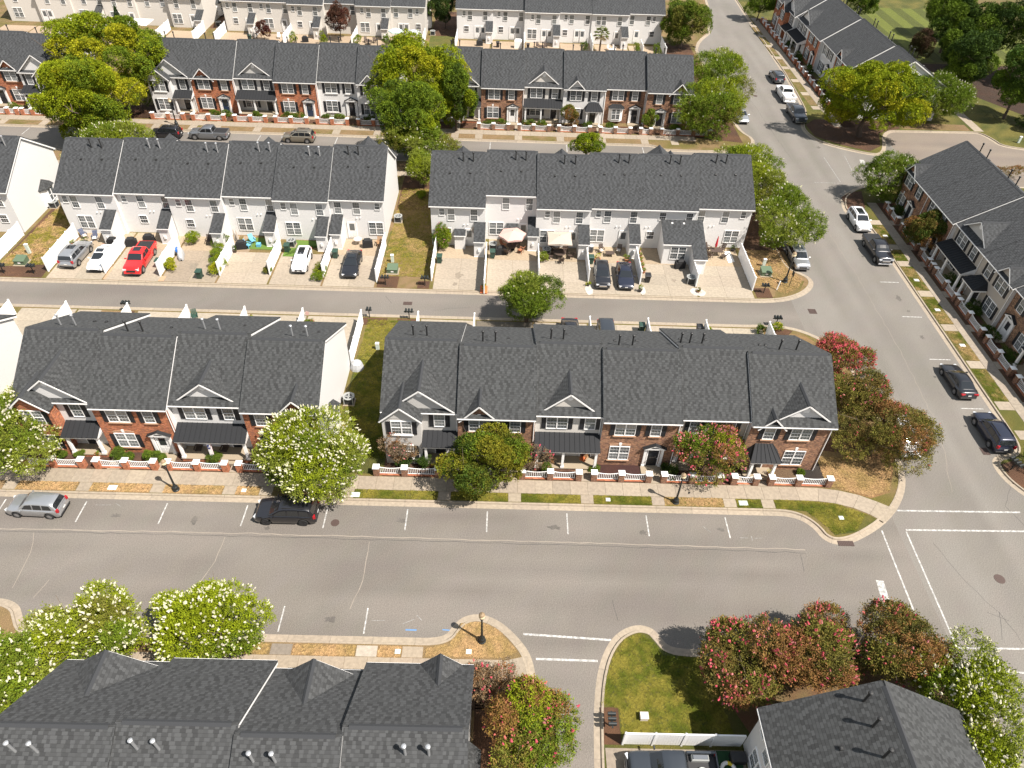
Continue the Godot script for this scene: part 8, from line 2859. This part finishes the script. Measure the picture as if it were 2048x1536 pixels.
	folded("folded beige umbrella by the turf patio fence, left one", -33.4, -75.9, "canvas_beige")
	folded("folded beige umbrella by the turf patio fence, right one", -33.0, -75.7, "canvas_beige")
	pot("white tub planter right of the turf", -28.6, -76.0, 0.3, "trim", [MID, DEEP])
	pot("dark pot at the edge of the empty drive", -33.2, -74.5, 0.25, "chair_brown", [DEEP])
	flat("artificial_turf", "green turf patch behind the small white car", "turf", pv([-27.3, -77.6, -22.8, -77.6, -22.8, -76.6, -25.6, -76.4, -25.6, -73.9, -27.3, -73.9]), "turf", 0.15)
	table("round white patio table behind the black sedan", -18.6, -77.2, 0.5, "cushion")
	chair("patio_chair", "brown wooden chair at the right fence behind the black sedan", -15.9, -77.0, "wood", 0.0)
	# satellite dish
	var d := thing("satellite_dish", "beige satellite dish on the white end house wall", "satellite dish", Vector3(-4.0, 2.6, -77.2))
	st = mb()
	var ax := Vector3(0.1, 0.62, 0.75).normalized()
	var u := ax.cross(Vector3.UP).normalized()
	var v := ax.cross(u)
	for k in 3:
		for i in 16:
			var a0 := TAU * i / 16.0
			var a1 := TAU * (i + 1) / 16.0
			var r0 := 0.42 * k / 3.0
			var r1 := 0.42 * (k + 1) / 3.0
			var pt := func(r: float, a: float) -> Vector3: return u * cos(a) * r + v * sin(a) * r + ax * (r * r * 0.6)
			quad(st, pt.call(r0, a1), pt.call(r0, a0), pt.call(r1, a0), pt.call(r1, a1))
	obj("reflector", st, M.canvas_beige, d)
	st = mb()
	tube(st, Vector3(0, -0.1, -0.4), Vector3.ZERO, 0.03, 0.03, 6)
	tube(st, -v * 0.3, ax * 0.5, 0.015, 0.015, 5)
	obj("bracket", st, M.ac_metal, d)
	# pink umbrella patio
	umbrella("open pink hexagonal umbrella in the middle yard", 0.7, -76.9, 1.75, "canvas_pink", 6)
	table("patio table under the pink umbrella", 0.7, -76.9, 0.7, "chair_brown")
	for i in 4:
		var a := TAU * i / 4.0 + 0.5
		chair("patio_chair", "red brown patio chair under the pink umbrella, " + ["right", "back", "left", "front"][i] + " one", 0.7 + cos(a) * 1.25, -76.9 + sin(a) * 1.25, "terracotta" if i % 2 == 0 else "chair_brown", -a - PI / 2)
	# beige umbrella patio
	umbrella("open square beige umbrella in the middle yard", 6.5, -76.2, 2.1, "canvas_beige", 4, 2.7, 0.4, 0.14, PI / 4)
	table("round brown dining table below the beige umbrella", 6.6, -75.6, 0.8, "chair_brown")
	for i in 5:
		var a := TAU * i / 5.0 + 0.2
		chair("patio_chair", "dark patio chair round the brown dining table, number " + ["one clockwise from the house", "two clockwise from the house", "three, nearest the drive", "four, towards the fence", "five, by the air conditioner"][i], 6.6 + cos(a) * 1.35, -75.6 + sin(a) * 1.35, "chair_brown", -a - PI / 2)
	# wicker set by the black cars
	for c in [[11.9, -76.9, "wicker chair with pale cushion behind the black cars, left one", 0.3], [14.1, -77.0, "wicker chair with pale cushion behind the black cars, right one", -0.3]]:
		chair("wicker_chair", c[2], c[0], c[1], "chair_brown", c[3], "cushion", 0.15)
	table("low dark wicker table behind the black cars", 12.9, -76.2, 0.55, "chair_brown", -0.1, true)
	pot("yellow green potted plant behind the dark crossover", 11.3, -75.0, 0.35, "terracotta", [LIME, GOLD])
	pot("potted plant between wicker set and fence", 14.9, -75.2, 0.3, "terracotta", [MID, LIME])
	var dr := thing("rain_barrel", "steel blue barrel at the fence behind the crossover", "barrel", Vector3(10.6, 0.14, -77.0))
	st = mb()
	lathe(st, Vector3.ZERO, [[0.28, 0.0], [0.33, 0.4], [0.28, 0.85], [0.0, 0.86]], 14)
	obj("drum", st, M.car_slate, dr)
	st = mb()
	lathe(st, Vector3.ZERO, [[0.31, 0.84], [0.31, 0.9], [0.0, 0.92]], 14)
	obj("lid", st, M.canvas_grey, dr)
	for i in 5:
		pot("potted plant in the row along the addition's left fence, " + ["uppermost", "second from the top", "third from the top", "fourth from the top", "lowest"][i], 16.7, -77.2 + i * 1.15, 0.2, "terracotta", [LIME, MID, OLIVE], 0.45, 8, [Color(0.6, 0.2, 0.06)])
	# red umbrella patio
	folded("closed red umbrella over the patio table of the end house", 26.2, -77.3, "canvas_red", 2.6)
	table("brown patio table below the closed red umbrella", 26.4, -77.2, 0.75, "chair_brown", 0.14, true)
	for i in 4:
		var a := TAU * i / 4.0 + 0.8
		chair("patio_chair", "dark patio chair round the red umbrella table, " + ["lower right", "lower left", "upper left", "upper right"][i], 26.4 + cos(a) * 1.25, -77.2 + sin(a) * 1.1, "chair_brown", -a - PI / 2)
	flat("patio_mat", "white mat on the end house patio", "mat", pv([27.6, -77.9, 28.4, -78.0, 28.5, -75.7, 27.7, -75.4]), "canvas_white")
	pot("black tub against the end house fence", 28.8, -78.2, 0.3, "bin_black", [DEEP])
	# alley side trifles
	flat("orange_mat", "orange mat with two yellow flowers at the fence end", "mat", pv([-2.95, -69.0, -2.1, -69.0, -2.1, -67.5, -2.9, -67.5]), "orange_mat")
	for i in 2:
		pot("yellow flower pot on the orange mat, " + ["upper", "lower"][i] + " one", -2.52, -68.6 + i * 0.65, 0.13, "terracotta", [LIME, MID], 0.3, 10, [Color(0.72, 0.5, 0.04)])
	for q in [[9.85, -68.9, 0.45, 1.1, "white pebble bed at the fence end left of the black cars"], [16.1, -69.0, 0.4, 0.9, "white pebble bed at the fence end right of the black cars"], [22.7, -69.0, 0.85, 0.8, "round white pebble bed with terracotta centre at the fence end"]]:
		var o := sheet("pebble_bed", blob(q[0], q[1], q[2], q[3]), 0.15, M.concrete, 0.4, Color(0.62, 0.60, 0.56), Color(0.40, 0.36, 0.31), 3, "")
		tag(o, q[4], "pebbles", "pebble beds at the fence ends")
		o.set_meta("kind", "stuff")
	pot("terracotta pot in the round pebble bed", 22.7, -69.0, 0.22, "terracotta", [OLIVE], 0.25)
	pot("black pot by the pebbles right of the black cars", 15.8, -68.7, 0.22, "bin_black", [MID, LIME], 0.5)
	pot("yellow potted plant at the fence end left of the black cars", 9.75, -69.6, 0.2, "bin_black", [LIME, GOLD], 0.4)
	for i in 2:
		flat("brick_edging", "strip of red bricks set in the drive " + ["right of the white sedan", "at the planted drive's alley end"][i], "brick edging", pv([-46.55, -70.6, -46.3, -70.6, -46.3, -68.1, -46.55, -68.1]) if i == 0 else pv([-40.2, -69.0, -39.6, -69.0, -39.6, -68.05, -40.2, -68.05]), "sill_brick", 0.142)
	# behind the front row
	chair("garden_chair", "green lawn chair by a fence tip behind the front row", -33.6, -61.2, "bin_green", 0.4)
	var fl := thing("garden_flag", "pink and blue garden flag by a fence tip behind the front row", "flag", Vector3(-21.45, 0.14, -61.0))
	st = mb()
	tube(st, Vector3.ZERO, Vector3(0, 1.6, 0), 0.02, 0.02, 6)
	obj("pole", st, M.pipe_steel, fl)
	st = mb()
	obox(st, Vector3(0.2, 1.35, 0), Vector3(0.36, 0.5, 0.02), Basis(Vector3.BACK, -0.3))
	obj("cloth", st, M.canvas_pink, fl)
	# the striped flag, hanging folded on its staff before the porch house
	var f := thing("striped_flag", "red white and blue striped flag on a slanted staff before the white porch", "flag", Vector3(-25.2, 2.2, -41.5))
	st = mb()
	tube(st, Vector3(0, 0.5, -0.6), Vector3(0.1, 0.1, 0.7), 0.022, 0.018, 6)
	obj("staff", st, M.trim, f)
	for i in 7:
		st = mb()
		var x0 := -0.14 + i * 0.05
		var zz := 0.10 if i % 2 == 0 else 0.16
		var zn := 0.16 if i % 2 == 0 else 0.10
		quad(st, Vector3(x0, -1.05, zz + 0.3), Vector3(x0 + 0.055, -1.05, zn + 0.3), Vector3(x0 + 0.055, 0.2, zn + 0.25), Vector3(x0, 0.2, zz + 0.25))
		obj("stripe", st, M.flag_red if i % 2 == 0 else M.trim, f)
	st = mb()
	obox(st, Vector3(-0.05, -0.1, 0.44), Vector3(0.2, 0.5, 0.03))
	obj("canton", st, M.flag_blue, f)
	# porches of the front row
	chair("rocking_chair", "dark rocking chair on the white porch behind the striped flag, left one", -26.9, -42.2, "chair_brown", 0.1)
	chair("rocking_chair", "dark rocking chair on the white porch behind the striped flag, right one", -24.6, -42.2, "chair_brown", -0.1)
	chair("porch_chair", "orange cushioned chair on the wide metal porch", 7.4, -42.2, "wood", -0.5, "orange_mat")
	chair("porch_chair", "dark chair on the left of the wide metal porch", 4.4, -42.3, "chair_brown", 0.2)
	pot("yellow flower pot by the hipped porch of the corner house", 24.0, -41.1, 0.22, "terracotta", [GOLD, LIME], 0.5, 14, [Color(0.72, 0.5, 0.04)])
	pot("dark planter left of the black front door", 14.6, -41.6, 0.25, "bin_black", [DEEP])
	pot("small red flower pot at the first porch", -35.4, -41.4, 0.2, "terracotta", [MID], 0.4, 12, [Color(0.6, 0.1, 0.06)])
	# bottom right yard
	flat("artificial_turf", "dark green turf behind the dark pickup at the bottom", "turf", pv([14.4, -17.75, 16.1, -17.75, 16.1, -13.0, 14.4, -13.0]), "turf_dark", 0.15)
	var rg := thing("pool_ring", "yellow and white swim ring lying on the dark turf", "swim ring", Vector3(15.05, 0.3, -16.55))
	for i in 8:
		st = mb()
		for j in 3:
			var a0 := TAU * (i + j / 3.0) / 8.0
			var a1 := TAU * (i + (j + 1) / 3.0) / 8.0
			tube(st, Vector3(cos(a0) * 0.42, 0, sin(a0) * 0.42), Vector3(cos(a1) * 0.42, 0, sin(a1) * 0.42), 0.13, 0.13, 9, false)
		obj("segment", st, M.yellow if i % 3 == 0 else M.canvas_white, rg)
	var bb := thing("storage_box", "black lidded storage box on the dark turf at the bottom", "storage box", Vector3(15.75, 0.15, -17.2))
	st = mb()
	cbox(st, Vector3(0, 0.28, 0), Vector3(0.95, 0.56, 0.6), 0.03)
	obj("box", st, M.bin_black, bb)
	st = mb()
	cbox(st, Vector3(0, 0.6, 0), Vector3(1.0, 0.08, 0.66), 0.03)
	obj("lid", st, M.bin_black, bb)
	# top row patios
	umbrella("open yellow and white umbrella on a top left patio", -79.6, -152.8, 1.7, "canvas_yellow", 6)
	umbrella("open aqua umbrella on a top row patio", -23.4, -152.6, 1.5, "canvas_aqua", 6, 2.9)
	umbrella("open grey umbrella on a top row patio", -20.0, -152.6, 1.7, "canvas_grey", 6)
	umbrella("square white canopy on a top left patio", -74.4, -152.6, 2.8, "canvas_white", 4, 2.9, 0.5, 0.14, PI / 4)
	st = mb()
	cbox(st, Vector3(0, 0.8, 0), Vector3(1.5, 1.6, 1.1), 0.25)
	var wc := obj("covered_object", st, M.canvas_white)
	wc.position = Vector3(1.2, 0.14, -152.4)
	tag(wc, "white covered object on a patio of the top right block", "covered object")
	for c in [[-47.2, -153.0, "white lattice chair beside the small red leaved tree, left one", "trim"], [-46.0, -153.2, "white lattice chair beside the small red leaved tree, right one", "trim"], [5.2, -152.6, "dark chair on the furniture patio of the top right block, left one", "chair_brown"], [6.8, -152.4, "dark chair on the furniture patio of the top right block, right one", "chair_brown"], [19.6, -152.4, "pale cushioned chair beside the palm, left one", "cushion"], [20.8, -152.6, "pale cushioned chair beside the palm, right one", "cushion"], [-29.6, -152.4, "dark chair on the bamboo patio, left one", "chair_brown"], [-27.8, -152.2, "dark chair on the bamboo patio, right one", "chair_brown"], [-87.0, -153.0, "dark chair on the fenced top left patio, left one", "chair_brown"], [-85.4, -153.2, "dark chair on the fenced top left patio, right one", "chair_brown"]]:
		chair("patio_chair", c[2], c[0], c[1], c[3], 0.3)
	table("dark table on the furniture patio of the top right block", 6.0, -151.4, 0.7, "chair_brown")
	table("pale table beside the palm in the top right block", 20.2, -151.2, 0.7, "cushion", 0.14, true)
	table("dark table on the bamboo patio", -28.7, -151.2, 0.65, "chair_brown")
	table("dark table on the fenced top left patio", -86.2, -152.0, 0.7, "chair_brown")
